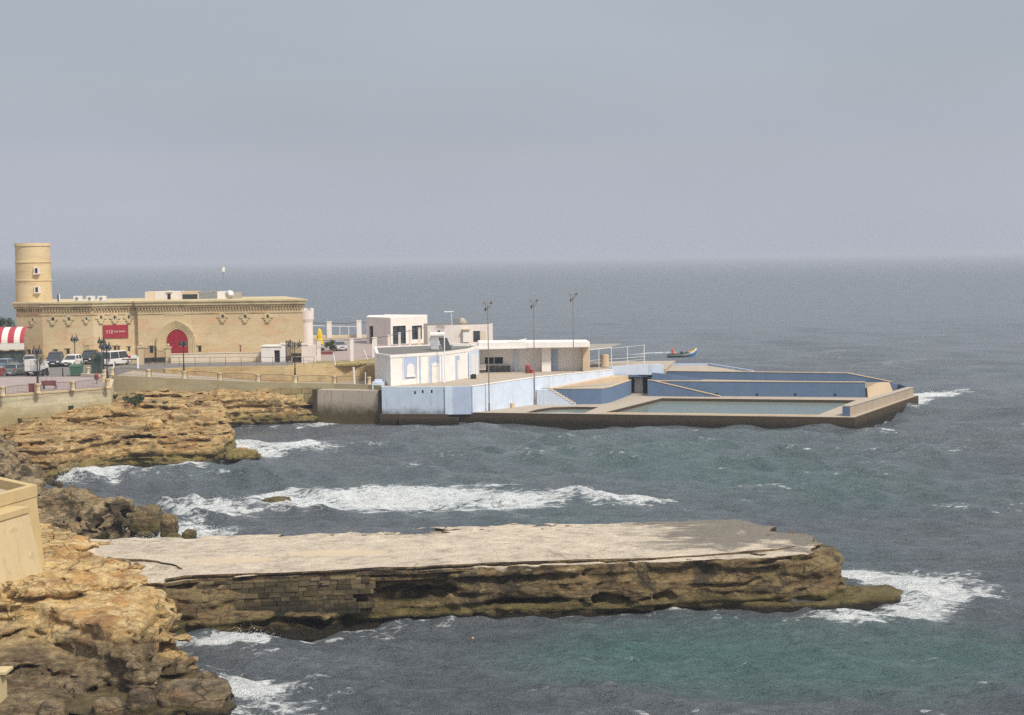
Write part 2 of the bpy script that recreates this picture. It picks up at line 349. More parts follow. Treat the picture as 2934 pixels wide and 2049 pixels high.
    if algae:
        zz = t.math('ADD', s[2], t.math('MULTIPLY', t.math('SUBTRACT', t.noise(t.map(p, (1, 1, .6)), .55, 7, .68), .5), 1.7))
        ol_c = t.ramp(t.noise(p, 1.3, 6, .7), [(.3, tuple(x * .5 for x in olive)), (.55, olive), (.8, (olive[0] * 1.5, olive[1] * 1.5, olive[2] * 1.3))])
        col = t.mix(t.rng(zz, ol, ol * .55, 0, .9), col, ol_c); z2 = t.math('ADD', s[2], t.math('MULTIPLY', t.math('SUBTRACT', t.noise(p, 1.1, 6, .7), .5), .55))
        col = t.mix(t.rng(z2, wl, wl * .35), col, (.022, .018, .012)); rough = t.rng(z2, wl * 1.6, wl * .3, .88, .32)
    h = t.math('ADD', t.math('MULTIPLY', t.noise(p, 2.2, 9, .72), 1.0), t.math('MULTIPLY', t.noise(t.map(p, (.5, .5, 3.2)), 1.6, 8, .7, .5), .8))
    nb = t.bump(t.math('SUBTRACT', h, t.math('MULTIPLY', ckm, .3)), 1.0, .28)
    return t.fin(col, rough, nb, spec=.25)
M = {}
M['rock_near'] = rockmat('ochre_rock', [(.34, .22, .09), (.59, .395, .165), (.66, .495, .255), (.49, .285, .11)], iron=(.25, .09, .03), ironamt=.6, darkamt=.30, wl=.5, ol=.9, olive=(.12, .09, .04), dsc=.42, front=True)
M['rock_mid'] = rockmat('dark_coastal_rock', [(.15, .115, .065), (.26, .195, .105), (.36, .275, .16), (.18, .13, .07)], ironamt=.3, darkamt=.78, wl=.6, ol=1.0, olive=(.11, .085, .03), dsc=.3)
M['rock_far'] = rockmat('banded_shore_rock', [(.25, .165, .07), (.44, .29, .12), (.52, .38, .185), (.35, .20, .075)], iron=(.28, .105, .035), ironamt=.6, darkamt=.45, wl=.45, ol=1.6, olive=(.20, .16, .055), dsc=.33)
M['rock_pier'] = rockmat('pier_rock', [(.11, .08, .04), (.18, .13, .065), (.25, .185, .09), (.12, .08, .035)], ironamt=.3, darkamt=.8, wl=.42, ol=1.1, olive=(.15, .12, .045), top=((.62, .53, .42), 2.5), dsc=.36)
M['boulder_near'] = rockmat('foot_boulder_rock', [(.09, .07, .045), (.19, .145, .09), (.27, .20, .12), (.12, .09, .05)], ironamt=.3, darkamt=.7, wl=.35, ol=.6, dsc=.6)
M['boulder'] = rockmat('boulder_rock', [(.14, .11, .06), (.22, .165, .085), (.27, .20, .11), (.16, .115, .055)], ironamt=.25, darkamt=.6, wl=.45, ol=1.0, dsc=.55)
M['fort'] = ashlar('fort_limestone', (.60, .475, .295), (.50, .41, .25), (.66, .56, .38), .9, .32, .014, (.60, .38, .22), .6, contrast=.012, grey=.22)
M['tower'] = ashlar('tower_limestone', (.62, .49, .29), (.59, .46, .27), (.64, .52, .33), .8, .32, .012, (.50, .31, .17), .3, contrast=.03, grey=.12)
M['trim'] = ashlar('cornice_limestone', (.56, .47, .29), (.52, .43, .27), (.6, .5, .32), 1.2, .6, .012, (.32, .27, .16), .35, contrast=.05)
M['cornice_under'] = ashlar('weathered_shaded_moulding', (.44, .35, .2), (.38, .30, .17), (.5, .4, .25), .5, .4, .02, (.13, .105, .06), .5, contrast=.1)  # weathered stone toned darker: the shade under the cornice is in the colour
M['pale_wall'] = ashlar('terrace_blocks', (.52, .47, .34), (.46, .41, .28), (.58, .53, .4), 1.1, .42, .022, (.34, .27, .14), .35, (3.4, 5.2, (.32, .26, .14), 1.6), contrast=.09, grey=.25)
M['ramp_wall'] = ashlar('upper_wall_stone', (.47, .355, .19), (.42, .31, .16), (.52, .41, .23), .8, .35, .02, (.33, .2, .09), .4, contrast=.08)
M['parapet'] = ashlar('parapet_stone', (.33, .29, .185), (.29, .255, .16), (.38, .33, .21), 1.2, .6, .012, (.26, .22, .12), .35, contrast=.05)
M['quay_blocks'] = ashlar('quay_stone', (.33, .26, .13), (.27, .21, .10), (.40, .32, .17), 7.0, 5.0, .0, (.20, .15, .07), .5, contrast=0, grey=.5, isl=.28)
M['masonry'] = ashlar('pier_blocks', (.115, .09, .05), (.06, .047, .03), (.175, .135, .07), 7, 5, .0, (.045, .038, .027), .75, (.9, 2.0, (.035, .031, .022), 1.6), contrast=0, grey=.45, isl=.55)
M['bollard_stone'] = ashlar('pillar_stone', (.56, .45, .29), (.52, .41, .26), (.6, .5, .34), 3, 3, 0, (.46, .34, .2), .2, contrast=.04, grey=.08)
M['cream'] = plaster('cream_render', (.66, .56, .43), amt=.2, streak=.2)
M['white'] = plaster('white_render', (.80, .755, .71), (.42, .36, .3), .15, .2)
M['pinkwhite'] = plaster('pink_white_render_and_shade', (.74, .67, .63), (.42, .36, .3), .18, .22)  # a real render, also the shaded tone of the white building's side
M['clubwhite'] = plaster('club_white_paint', (.82, .785, .75), (.45, .38, .32), .12, .18)
M['sky_paint'] = plaster('pale_blue_paint', (.60, .68, .81), (.30, .31, .3), .2, .4)
M['sky_paint_low'] = plaster('pale_blue_sea_wall', (.52, .61, .74), (.24, .24, .22), .3, .5, (.5, 2.3, (.055, .042, .026), 1.9))
M['lav_paint_shade'] = plaster('lavender_paint_and_shade', (.44, .52, .68), (.25, .25, .25), .15, .25)  # own paint of the club panels, also the shade tone of the front panel
M['blue_paint'] = plaster('mid_blue_paint', (.118, .18, .29), (.10, .12, .16), .2, .3)
M['blue_deep'] = plaster('deep_blue_paint', (.10, .145, .225), (.05, .06, .08), .2, .25)
M['concrete'] = plaster('quay_concrete', (.44, .38, .31), (.17, .13, .075), .6, .6, (.9, 2.9, (.085, .065, .03), 2.0))
M['deck'] = plaster('deck_concrete', (.42, .36, .29), (.25, .2, .15), .3, .1)
M['deck_edge'] = plaster('weedy_concrete', (.07, .052, .033), (.035, .028, .016), .6, .5, (.15, 1.05, (.022, .018, .011), .8))
M['sandy'] = plaster('sand_coloured_coping', (.58, .45, .31), (.4, .3, .2), .2, .1)
M['patch'] = plaster('mortar_patch', (.53, .43, .31), (.36, .28, .19), .5, .2)
M['tan_wall'] = plaster('outer_wall_render', (.40, .33, .25), (.16, .13, .09), .5, .45)
M['house'] = plaster('house_render', (.54, .41, .21), (.36, .27, .14), .4, .5)
M['house_patch'] = plaster('house_bare_stone', (.57, .46, .27), (.38, .26, .13), .75, .45)
M['paving'] = plaster('pink_paving', (.36, .29, .27), (.2, .16, .15), .3, 0)
M['asphalt'] = plaster('worn_asphalt', (.19, .175, .165), (.11, .1, .1), .3, 0)
M['earth'] = plaster('dry_earth', (.36, .28, .15), (.2, .18, .08), .5, 0)
M['roof_felt'] = plain('roof_felt', (.16, .15, .14), .9, .2)
M['iron'] = plain('black_iron', (.02, .021, .024), .5, .2, spec=.5)
M['rail_iron'] = plain('rusty_brown_iron', (.10, .065, .055), .6, .2)
M['pole'] = plain('galvanised_pole', (.25, .23, .21), .5, .2, metal=.3)
M['white_metal'] = plain('white_metal', (.78, .77, .74), .45, .06)
M['grey_metal'] = plain('grey_metal', (.30, .31, .32), .4, .15, metal=.4)
M['glass'] = plain('window_glass', (.035, .045, .055), .12, .1, spec=.7)
M['darkhole'] = plain('unlit_interior', (.02, .02, .022), .9, .1)
M['red_sign'] = plain('red_sign_board', (.32, .022, .035), .5, .08)
M['red_door'] = plain('red_door_paint', (.30, .008, .025), .5, .15)
M['maroon'] = plain('maroon_paint', (.20, .05, .045), .6, .15)
M['red'] = plain('red_plastic', (.42, .03, .035), .5, .1)
M['awn_red'] = plain('red_canvas', (.42, .045, .07), .8, .1)
M['awn_white'] = plain('white_canvas', (.72, .68, .62), .8, .06)
M['yellow'] = plain('yellow_canvas', (.72, .50, .015), .8, .15, 6)
M['leaf'] = plain('scrub_leaves', (.055, .085, .035), .7, .45, 2.5)
M['leaf_grey'] = plain('olive_leaves', (.11, .115, .07), .7, .4, 2.5)
M['bark'] = plain('bark', (.09, .065, .045), .9, .3)
M['dry_grass'] = plain('dry_grass', (.24, .20, .075), .9, .4)
M['green_bin'] = plain('green_bin_plastic', (.055, .13, .085), .5, .15)
M['tarp'] = plain('dark_green_sheet', (.055, .07, .068), .7, .2)
M['c_white'] = plain('white_car_paint', (.66, .66, .64), .3, .04, spec=.5)
M['c_silver'] = plain('silver_car_paint', (.42, .41, .42), .35, .05, metal=.3)
M['c_grey'] = plain('grey_green_car_paint', (.17, .185, .18), .35, .05, metal=.3)
M['c_dark'] = plain('dark_blue_car_paint', (.05, .055, .075), .3, .05, spec=.6)
M['c_green'] = plain('dark_green_car_paint', (.03, .04, .037), .35, .05)
M['c_blue'] = plain('steel_blue_car_paint', (.13, .19, .24), .3, .05)
M['tyre'] = plain('tyre_rubber', (.015, .015, .016), .9, .1)
M['trimblack'] = plain('black_plastic', (.022, .022, .024), .6, .1)
M['lamp_lens'] = plain('headlamp_lens', (.75, .76, .78), .15, .03, spec=.7)
M['tail_lens'] = plain('tail_lens', (.35, .02, .02), .3, .05)
M['panel'] = plain('solar_panel', (.045, .05, .06), .2, .1, spec=.6)
M['wood'] = plain('weathered_wood', (.30, .21, .12), .8, .2)
M['boat_white'] = plain('white_boat_paint', (.75, .76, .76), .35, .05)
M['boat_blue'] = plain('blue_boat_paint', (.05, .17, .38), .4, .08)
M['boat_yellow'] = plain('yellow_boat_paint', (.6, .38, .06), .4, .08)
M['boat_green'] = plain('green_boat_paint', (.045, .11, .09), .4, .08)
M['orange'] = plain('orange_oilskin', (.72, .10, .035), .6, .1)
M['skin'] = plain('skin', (.45, .27, .18), .6, .05)
M['hair'] = plain('dark_hair', (.03, .022, .018), .8, .1)
M['dark_cloth'] = plain('dark_cloth', (.035, .04, .05), .9, .15)
M['ac_white'] = plain('white_casing', (.72, .70, .67), .5, .05)
M['mesh_screen'] = plain('reed_screen', (.30, .275, .235), .9, .2, 8)
def watermat():
    t = NT('sea_water'); p = t.pos(); s = t.xyz(p)
    a = t.n('ShaderNodeAttribute', attribute_name='foam').outputs['Fac']; te = t.n('ShaderNodeAttribute', attribute_name='teal').outputs['Fac']
    n1 = t.noise(p, .02, 5, .55); n2 = t.noise(t.map(p, (.5, 1, 1)), .12, 4, .6)
    deep = t.mix(t.rng(n2, .35, .7), (.108, .126, .145), (.140, .158, .178))
    body = t.mix(t.math('MULTIPLY', te, t.rng(n1, .3, .65, .5, 1.0)), deep, (.085, .165, .160))
    lace = t.noise(t.map(p, (.55, 1, 1)), 1.5, 9, .72, 1.1); edge = t.voro(t.map(p, (.6, 1, 1)), 1.1, 'DISTANCE_TO_EDGE')
    big = t.noise(t.map(p, (.45, 1, 1)), .38, 5, .62, .8)
    k = t.math('ADD', t.math('MULTIPLY', a, 1.25), t.math('ADD', t.math('MULTIPLY', t.math('SUBTRACT', lace, .5), 3.0), t.math('MULTIPLY', t.math('SUBTRACT', big, .5), 1.9)))
    k = t.math('SUBTRACT', k, t.rng(edge, 0, .45, 0, .28))
    foam = t.math('MULTIPLY', t.rng(k, .46, .98), t.rng(a, .02, .16))
    flk = t.noise(t.map(p, (.33, 1, 1)), .34, 6, .62, .4); flk2 = t.noise(t.map(p, (.5, 1, 1)), .035, 3, .5)
    caps = t.math('MULTIPLY', t.rng(flk, .70, .76), t.rng(flk2, .5, .62))
    dist = t.math('POWER', t.math('ADD', t.math('POWER', s[0], 2.0), t.math('POWER', s[1], 2.0)), .5)
    f1 = t.noise(t.map(p, (.14, 1, 1)), .10, 4, .6); caps2 = t.math('MULTIPLY', t.rng(f1, .70, .745), t.rng(dist, 240, 420))
    foam = t.math('MAXIMUM', foam, t.math('MAXIMUM', t.math('MULTIPLY', caps, .8), t.math('MULTIPLY', caps2, .6)), True)
    col = t.mix(foam, body, (.70, .73, .74))
    nb = t.bump(t.noise(t.map(p, (.6, 1, 1)), 1.5, 9, .72, .4), 1.0, .62)
    nb = t.bump(t.noise(t.map(p, (.4, 1, 1)), .30, 6, .65), .9, 1.3, nb)
    rough = t.math('ADD', t.rng(dist, 120, 1500, .16, .34), t.math('MULTIPLY', foam, .5))
    m = t.fin(col, rough, nb); t.put(t.b.inputs['Specular IOR Level'], t.rng(foam, 0, .6, .5, .2)); t.b.inputs['IOR'].default_value = 1.33
    return m
M['sea'] = watermat()
def poolmat():
    t = NT('pool_water'); p = t.pos(); n = t.noise(p, .3, 4)
    return t.fin(t.mix(n, (.22, .275, .255), (.27, .32, .30)), .12, t.bump(t.noise(t.map(p, (.6, 1, 1)), 1.6, 5, .6), .25, .05), spec=.5)
M['pool'] = poolmat()
# ---------------------------------------------------------------- rocks
def xy(zf, *pts, z=0.0):
    return [tuple(P(*zf(*p), z)[:2]) for p in pts]
def rock(name, b, h, tiers, mt, seed, big=.35, strata=.35, fine=.16, block=None, carve=None, bf=.32, parent=None, extra=None, ridge=0, wobk=.5):
    """tiers: (polygon, top(x,y) or number, inset(z)) ; carve: list of (x,y,z,rx,ry,rz) hollows"""
    x0, x1, y0, y1, z0, z1 = b
    gx = np.arange(x0, x1, h); gy = np.arange(y0, y1, h); gz = np.arange(z0, z1, h)
    X2, Y2 = np.meshgrid(gx, gy, indexing='ij'); B = None
    wob = fbm(X2 * .35, Y2 * .35, X2 * 0, seed + 50, 3) * wobk
    for poly, top, inset in tiers:
        d = poly_sdf(X2, Y2, poly) + wob; tp = top(X2, Y2) if callable(top) else np.full(X2.shape, float(top))
        tp = tp + fbm(X2 * .3, Y2 * .3, X2 * 0 + 5, seed + 60, 4) * .35
        T = np.maximum(gz[None, None, :] - tp[:, :, None], inset(gz)[None, None, :] - d[:, :, None]).astype(np.float32)
        B = T if B is None else np.minimum(B, T)
    if extra is not None: B = np.minimum(B, extra(gx[:, None, None], gy[None, :, None], gz[None, None, :]).astype(np.float32))
    if carve:
        for cx, cy, cz, rx, ry, rz in carve:
            q = np.sqrt(((gx - cx) / rx)[:, None, None] ** 2 + ((gy - cy) / ry)[None, :, None] ** 2 + ((gz - cz) / rz)[None, None, :] ** 2)
            B = np.maximum(B, (1 - q) * min(rx, ry, rz))
    mk = np.abs(B) < 1.5; ii, jj, kk = np.nonzero(mk)
    x, y, z = gx[ii].astype(np.float32), gy[jj].astype(np.float32), gz[kk].astype(np.float32)
    w = z + fbm(x * .12, y * .12, z * 0, seed + 9, 2) * .6
    lay = vn(x * .16, y * .16, w * 2.3, seed + 2) * .65 + vn(x * .35, y * .35, w * 5.2, seed + 3) * .35
    lay = np.sign(lay) * np.abs(lay) ** .6
    nz = big * fbm(x * bf, y * bf, z * bf * 1.2, seed, 4, .55) * 2 + strata * lay + fine * fbm(x * 1.7, y * 1.7, z * 2.1, seed + 5, 3) * 1.8
    if ridge: nz += ridge * (np.abs(fbm(x * .55, y * .55, z * .9, seed + 70, 3)) * 2.2 - .45) + ridge * .45 * (np.abs(vn(x * 1.6, y * 1.6, z * 2.2, seed + 75)) - .35)
    if block:
        f1, f2, idv = worley(x * block[0] + .4 * vn(x * .5, y * .5, z * .5, seed + 31), y * block[0], z * block[1], seed + 20)
        nz += block[2] * np.clip(1 - (f2 - f1) / .22, 0, 1) - block[3] * (idv - .5)
    B[mk] = B[mk] + nz
    V, Q = surface_nets(B, (x0, y0, z0), h)
    me = np_mesh(name, V, Q, mt); o = bpy.data.objects.new(name, me); COL.objects.link(o)
    if parent is not None:
        o.parent = parent; l = parent.location; me.transform(Matrix.Translation((-l[0], -l[1], -l[2])))
    return o
lin = lambda k, c=0.0: (lambda z: np.maximum(z, 0) * k + c)
# --- near cliff below the house
A2 = [(-40, 58), (-12.6, 58)] + xy(ZW, (519, 1603), (512, 1560), (482, 1528), (430, 1512), (372, 1474), (378, 1440), (360, 1400)) + [(-19, 86.5), (-40, 88)]
A1 = [(-40, 73.0), (-31, 72.0), (-27, 72.5), (-23.5, 74.2)] + xy(ZJ, (860, 1130), (1040, 1085), (1078, 960), (1085, 870), (1110, 775), z=3.0) + [(-17.6, 80), (-19.5, 84.5), (-23.0, 87.5), (-26, 92), (-28, 100), (-40, 106)]
def topA(x, y): return np.interp(y, [70, 74, 78, 84, 96, 102], [3.2, 3.7, 3.9, 3.75, 3.1, 3.2]) + np.clip((-22 - x) * .10, -.1, .9) + np.clip((x + 23) * .06, 0, .4) * 0
ra = rock('rocky_shore', (-37, -10.5, 60, 97.5, -.5, 6.0), .105,
     [(A2, lambda x, y: np.interp(y, [60, 66, 71, 73.5, 76, 88], [.2, .35, .55, 1.3, 2.1, 2.3]) + np.clip((-17.5 - x) * .16, 0, 1.2), lin(.30)), (A1, topA, lambda z: np.where(z > 1.2, (z - 1.2) * .42, (1.2 - z) * .25))],
     M['rock_near'], 3, big=.50, strata=.46, fine=.17, block=(.36, .62, .26, .30), bf=.24, ridge=.34)
tag(ra, kind='structure', label='ochre rocky shore below the cream house'); 
# --- dark headland behind the house
R2 = [(-25.0, 95.5), (-26.3, 101), (-28.0, 106), (-28.8, 109.5), (-29.3, 112.8), (-30.2, 116.0), (-32.5, 119.0), (-36, 123), (-40, 129), (-42.3, 135.5), (-41.2, 140.5), (-44, 146), (-60, 146), (-60, 95)]
def hump(gx, gy, gz):
    o = None
    for (u, v, dd, rx, ry, rz, zc) in ((275, 1470, 111.5, 1.6, 2.0, 1.8, 1.5), (235, 1478, 113.5, 2.0, 2.2, 1.9, 1.5), (305, 1520, 109.5, 1.0, 1.4, 1.4, .7), (185, 1440, 114, 2.4, 2.2, 1.8, 1.9), (262, 1540, 108.0, 1.3, 1.5, 1.4, .9)):
        cx = (u - CX) / F * dd; q = np.sqrt(((gx - cx) / rx) ** 2 + ((gy - dd) / ry) ** 2 + ((gz - zc) / rz) ** 2); q = (q - 1) * min(rx, ry, rz); o = q if o is None else np.minimum(o, q)
    return o
rb = rock('rocky_headland', (-57, -23.8, 93.5, 146, -.5, 5.4), .14, [(R2, lambda x, y: 2.0 + np.clip((-28.5 - x) * .16, 0, 1.3) + np.clip((y - 124) * .05, 0, .7), lambda z: .9 * np.maximum(z, 0) ** 1.15)],
     M['rock_mid'], 21, big=.62, strata=.12, fine=.30, block=(.55, .6, .40, .5), bf=.33, extra=hump, ridge=.5)
tag(rb, kind='structure', label='dark boulder headland beyond the house')
# --- promontory under the terrace and the quay
T1 = [(-66, 166)] + [tuple(P(316, 1188, 3.6)[:2]), tuple(P(430, 1196, 3.6)[:2]), tuple(P(560, 1192, 3.7)[:2]), tuple(P(655, 1182, 3.6)[:2]), tuple(P(650, 1165, 3.6)[:2])] + [tuple(P(632, 1229, 0)[:2]), tuple(P(700, 1222, 0)[:2]), tuple(P(895, 1210, 0)[:2]), tuple(P(935, 1206, 0)[:2]), tuple(P(1110, 1199, 0)[:2])] + [(-12, 206), (-66, 206)]
T2 = [(-66, 136)] + [tuple(P(u, v, 0)[:2]) for u, v in ((150, 1384), (250, 1355), (383, 1340), (500, 1336), (600, 1326), (645, 1318), (668, 1296), (664, 1262), (640, 1236))] + [(-40, 192), (-66, 192)]
rc = rock('rocky_promontory', (-64, -13, 135, 200, -.5, 6.0), .155,
     [(T1, lambda x, y: np.interp(x, [-50, -44, -36, -31, -28, -25, -22], [4.0, 4.3, 4.2, 3.7, 2.45, 1.9, .8]) - np.clip((178 - y) * .055, 0, .7), lin(.10)),
      (T2, lambda x, y: np.interp(x, [-60, -46, -40, -34, -29.5, -27], [3.0, 3.15, 3.3, 2.75, 2.2, 1.2]) + np.clip((y - 160) * .03, 0, .5), lin(.20))],
     M['rock_far'], 40, big=.42, strata=.5, fine=.15, block=(.30, .95, .30, .22), bf=.22,
     carve=[(*P(*ZI(1150, 362), 2.75), 3.4, 3.2, .42), (*P(*ZI(410, 430), 2.3), 1.9, 1.8, .75), (*P(*ZI(1330, 500), 1.3), 2.2, 1.6, .35)])
tag(rc, kind='structure', label='banded limestone promontory under the terrace')
# --- stone pier
pier = thing('stone_pier', 'long flat-topped rock pier with a block-built side reaching out from the near shore', 'pier', (-2, 90, 0))
PB = [tuple(P(470, 1832, 0)[:2])] + xy(ZK, (430, 722), (560, 700), (820, 668), (1100, 676), (1200, 650), (1400, 622), (1640, 610), (2000, 616), (2296, 606)) + xy(ZL, (700, 425), (1000, 405), (1250, 396), (1420, 380)) + \
     [tuple(P(2425, 1718, 0)[:2]), tuple(P(2418, 1676, 0)[:2])] + [(18.4, 97.5), (14.6, 101.4), (10, 101.0), (-8, 99.4), (-20, 97.2), (-27, 96.8), (-27, 84), (-19.5, 82.6)]
LED = xy(ZL, (1180, 412), (1440, 402), (1600, 392), (1760, 372), (1790, 350), (1730, 330), (1500, 318)) + [(14, 92), (6, 91)]
LED2 = xy(ZK, (390, 722), (450, 716), (800, 694), (830, 706), (1120, 700), (1200, 665), (1500, 630), (1800, 622)) + [(2, 92), (-14, 90)]
def pier_in(z): return np.where(z > 1.2, .25 + (z - 1.2) * .02, .12 * np.maximum(z, 0)) + np.where(z > 2.4, (z - 2.4) * .5, 0)
rp = rock('rock_body', (-27, 26.5, 79, 104, -.5, 3.9), .115,
     [(PB, lambda x, y: np.interp(x, [-26, -20, -8, 5, 15.5, 17.5, 19.5], [3.0, 2.95, 2.9, 3.0, 3.0, 2.85, 2.5]), pier_in), (LED2, .85, lin(.25))],
     M['rock_pier'], 70, big=.26, strata=.40, fine=.12, block=(.30, .8, .14, .10), bf=.34, parent=pier, ridge=.25, wobk=.25,
     carve=[(*P(*ZK(2150, 545), 1.6), 6.5, 1.1, .42), (*P(*ZL(560, 345), 1.0), 3.8, 1.1, .45), (*P(*ZK(1760, 430), 1.7), 2.2, .8, .35), (*P(*ZK(1280, 620), .7), 5.0, .9, .3)])
rock('tide_shelf', (5, 27, 84, 95, -.4, 1.2), .09, [(LED, .42, lin(.4))], M['rock_pier'], 71, big=.05, strata=.07, fine=.05, parent=pier, wobk=.3)
# flatten the walking surface of the pier
mv = rp.data; n = len(mv.vertices); c = np.zeros(n * 3, np.float32); mv.vertices.foreach_get('co', c); c = c.reshape(-1, 3)
topz = 3.0 + .05 * fbm(c[:, 0] * .4, c[:, 1] * .7, c[:, 0] * 0, 8, 3) + np.clip((c[:, 0] - 14) * .01, 0, .1)
hi = c[:, 2] > 2.6; c[:, 2] = np.where(hi, 2.6 + (c[:, 2] - 2.6) * .16 + (topz - 2.72) * .9 * np.clip((c[:, 2] - 2.6) / .3, 0, 1), c[:, 2]); mv.vertices.foreach_set('co', c.ravel()); mv.update()
# block masonry facing: every block its own slightly shifted solid, all in one facing
fm = MB(); fa = Fr(P(*ZK(400, 588), .9)[:2], P(*ZK(1385, 548), .9)[:2]); row = 0; z = .75; r0 = random.Random(4)
a0m, _ = fa.px(*ZK(400, 500)); a1m, _ = fa.px(*ZK(1385, 480))
while z < 2.62:
    a1r = a1m + r0.uniform(-1.1, .15); hh = r0.uniform(.24, .30); a = a0m - r0.uniform(0, .5)
    while a < a1r:
        w = r0.uniform(.38, .85); pr = .28 + r0.uniform(-.05, .05) + (.16 if z < 1.2 else 0)
        if a + w > a1r + .2: w = a1r + .2 - a
        if w > .1 and True: fa.box(fm, a + .012, a + w - .012, z + .01, min(z + hh - .01, 2.68), -.9, pr - 0.0)
        a += w
    z += hh
fm.build('block_facing', M['masonry'], pier)
fe = [ZK(*q) for q in ((150, 372), (270, 352), (520, 344), (800, 334), (1100, 322), (1400, 305), (1640, 299), (2000, 280), (2296, 266))] + [ZL(*q) for q in ((700, 176), (900, 166), (1080, 150), (1240, 138), (1312, 124), (1296, 100), (1240, 84), (1150, 78), (1080, 52), (900, 42), (700, 40), (350, 52), (60, 62))] + [ZK(*q) for q in ((1500, 112), (1100, 128), (700, 134), (400, 152), (140, 172))] + [ZJ(*q) for q in ((640, 505), (600, 540), (640, 585), (900, 590), (1120, 620), (1180, 660))]
pl_ = [P(*q, 3.06)[:2] for q in fe]; ring = []; rj = random.Random(12)
for i in range(len(pl_)):
    a, b = np.array(pl_[i]), np.array(pl_[(i + 1) % len(pl_)]); n = max(1, int(np.hypot(*(b - a)) / .35))
    for k in range(n): 
        q = a + (b - a) * k / n; w = .09 * float(vn(np.array([q[0] * .9]), np.array([q[1] * .9]), np.array([1.5]), 6)[0]) + rj.uniform(-.035, .035); ring.append((q[0] + w, q[1] + w))
mb = MB(); zt_l = 3.06
for li, (th, ins) in enumerate(((.10, -.02), (.14, .10), (.17, .02), (.16, .20), (.2, .12))):
    rr_ = []
    for q in ring:
        w = .22 * float(vn(np.array([q[0] * .55]), np.array([q[1] * .8]), np.array([li * 3.7]), 16)[0]) + .09 * float(vn(np.array([q[0] * 2.1]), np.array([q[1] * 2.1]), np.array([li * 5.1]), 19)[0]); rr_.append(w)
    base_ = offset_poly(ring, -ins); cen = np.array([-2.0, 90.5]); lay = []
    for q, w in zip(base_, rr_): lay.append((q[0], q[1] + (w * (.55 if li == 0 else 1.0)) * (1 if q[1] < 92 else -1)))
    mb.prism(lay, zt_l - th, zt_l - (.003 if li else 0)); zt_l -= th
mb.build('deck_slab', M['rock_pier'], pier)
tp = MB(); 
for (q, rr) in (((560, 268), (2.3, .8)), ((1180, 225), (3.0, 1.0))):
    c0 = P(*ZK(*q), 3.0); n = 28; r1 = random.Random(int(q[0]))
    ring = [(c0[0] + rr[0] * (1 + .12 * r1.uniform(-1, 1)) * math.cos(2 * math.pi * k / n), c0[1] + rr[1] * (1 + .12 * r1.uniform(-1, 1)) * math.sin(2 * math.pi * k / n)) for k in range(n)]
    tp.prism(ring, 2.95, 3.066)
tp.build('mortar_patch', M['patch'], pier)
# --- boulders and sea rocks
def boulder(name, u0, v0, u1, v1, label, cat, group, mt, seed, depth=1.0, sink=.35, zb=0.0):
    c = P((u0 + u1) / 2, v1, zb); D = c[1]; w = (u1 - u0) / F * D / 2; hgt = (v1 - v0) / F * D * 1.02
    rz = (hgt + sink) / 2 if hgt > .6 else hgt * .5 + sink / 2
    cz = zb + hgt - rz; h = max(.05, w / 16); ry = w * depth
    gx = np.arange(-w * 1.5, w * 1.5, h); gy = np.arange(-ry * 1.5, ry * 1.5, h); gz = np.arange(-rz * 1.4, rz * 1.5, h)
    X, Y, Zz = np.meshgrid(gx, gy, gz, indexing='ij'); k = 2.6
    q = (np.abs(X / w) ** k + np.abs(Y / ry) ** k + np.abs(Zz / rz) ** k) ** (1 / k); B = (q - .93) * min(w, ry, rz)
    s = 1 / max(w, .5); B += .22 * w * fbm(X * s * .9, Y * s * .9, Zz * s * 1.1, seed, 4) + .08 * w * fbm(X * s * 3, Y * s * 3, Zz * s * 3, seed + 4, 3)
    B[0] = B[-1] = 1; B[:, 0] = B[:, -1] = 1; B[:, :, 0] = B[:, :, -1] = 1
    V, Q = surface_nets(B, (gx[0], gy[0], gz[0]), h); me = np_mesh(name, V, Q, mt); o = bpy.data.objects.new(name, me); COL.objects.link(o)
    o.location = (c[0], c[1] + ry * .6, cz); return tag(o, label, cat, group)
G1 = 'boulders in the surf beside the dark headland'
boulder('boulder', 353, 1452, 462, 1534, 'largest rounded brown boulder in the surf beside the dark headland', 'boulder', G1, M['boulder'], 5, .9)
boulder('boulder', 455, 1468, 508, 1550, 'upright square-topped boulder touching the right side of the largest surf boulder', 'boulder', G1, M['boulder'], 9, 1.1)
boulder('boulder', 514, 1520, 564, 1556, 'small dark boulder at the seaward end of the surf boulders', 'boulder', G1, M['boulder'], 13, .9)
boulder('boulder', 470, 1530, 520, 1560, 'low wet boulder squeezed between the upright boulder and the small dark one', 'boulder', G1, M['boulder'], 15, .9)
boulder('boulder', 384, 1522, 440, 1545, 'low olive rock awash in foam in front of the largest surf boulder', 'boulder', G1, M['boulder'], 16, .9, .3)
boulder('tip_boulder', 632, 1288, 732, 1322, 'long low olive boulder at the tip of the banded promontory', 'boulder', None, M['rock_far'], 18, .8)
boulder('sea_rock', 750, 1427, 838, 1449, 'larger dark flat rock awash in the middle band of surf', 'rock', 'flat rocks awash in the surf', M['boulder'], 23, .8, .25)
boulder('sea_rock', 1405, 1420, 1468, 1429, 'smaller half-covered rock awash further right in the band of surf', 'rock', 'flat rocks awash in the surf', M['boulder'], 27, .7, .3)
boulder('shore_boulder', *ZJ(575, 585), *ZJ(655, 650), 'round grey boulder resting on the rocks where the pier starts', 'boulder', 'boulders at the foot of the pier', M['boulder'], 33, .9, .3, 2.9)
boulder('shore_boulder', *ZJ(650, 585), *ZJ(850, 690), 'long brown slab of a boulder beside the round grey one at the pier start', 'boulder', 'boulders at the foot of the pier', M['boulder'], 35, .5, .5, 2.6)
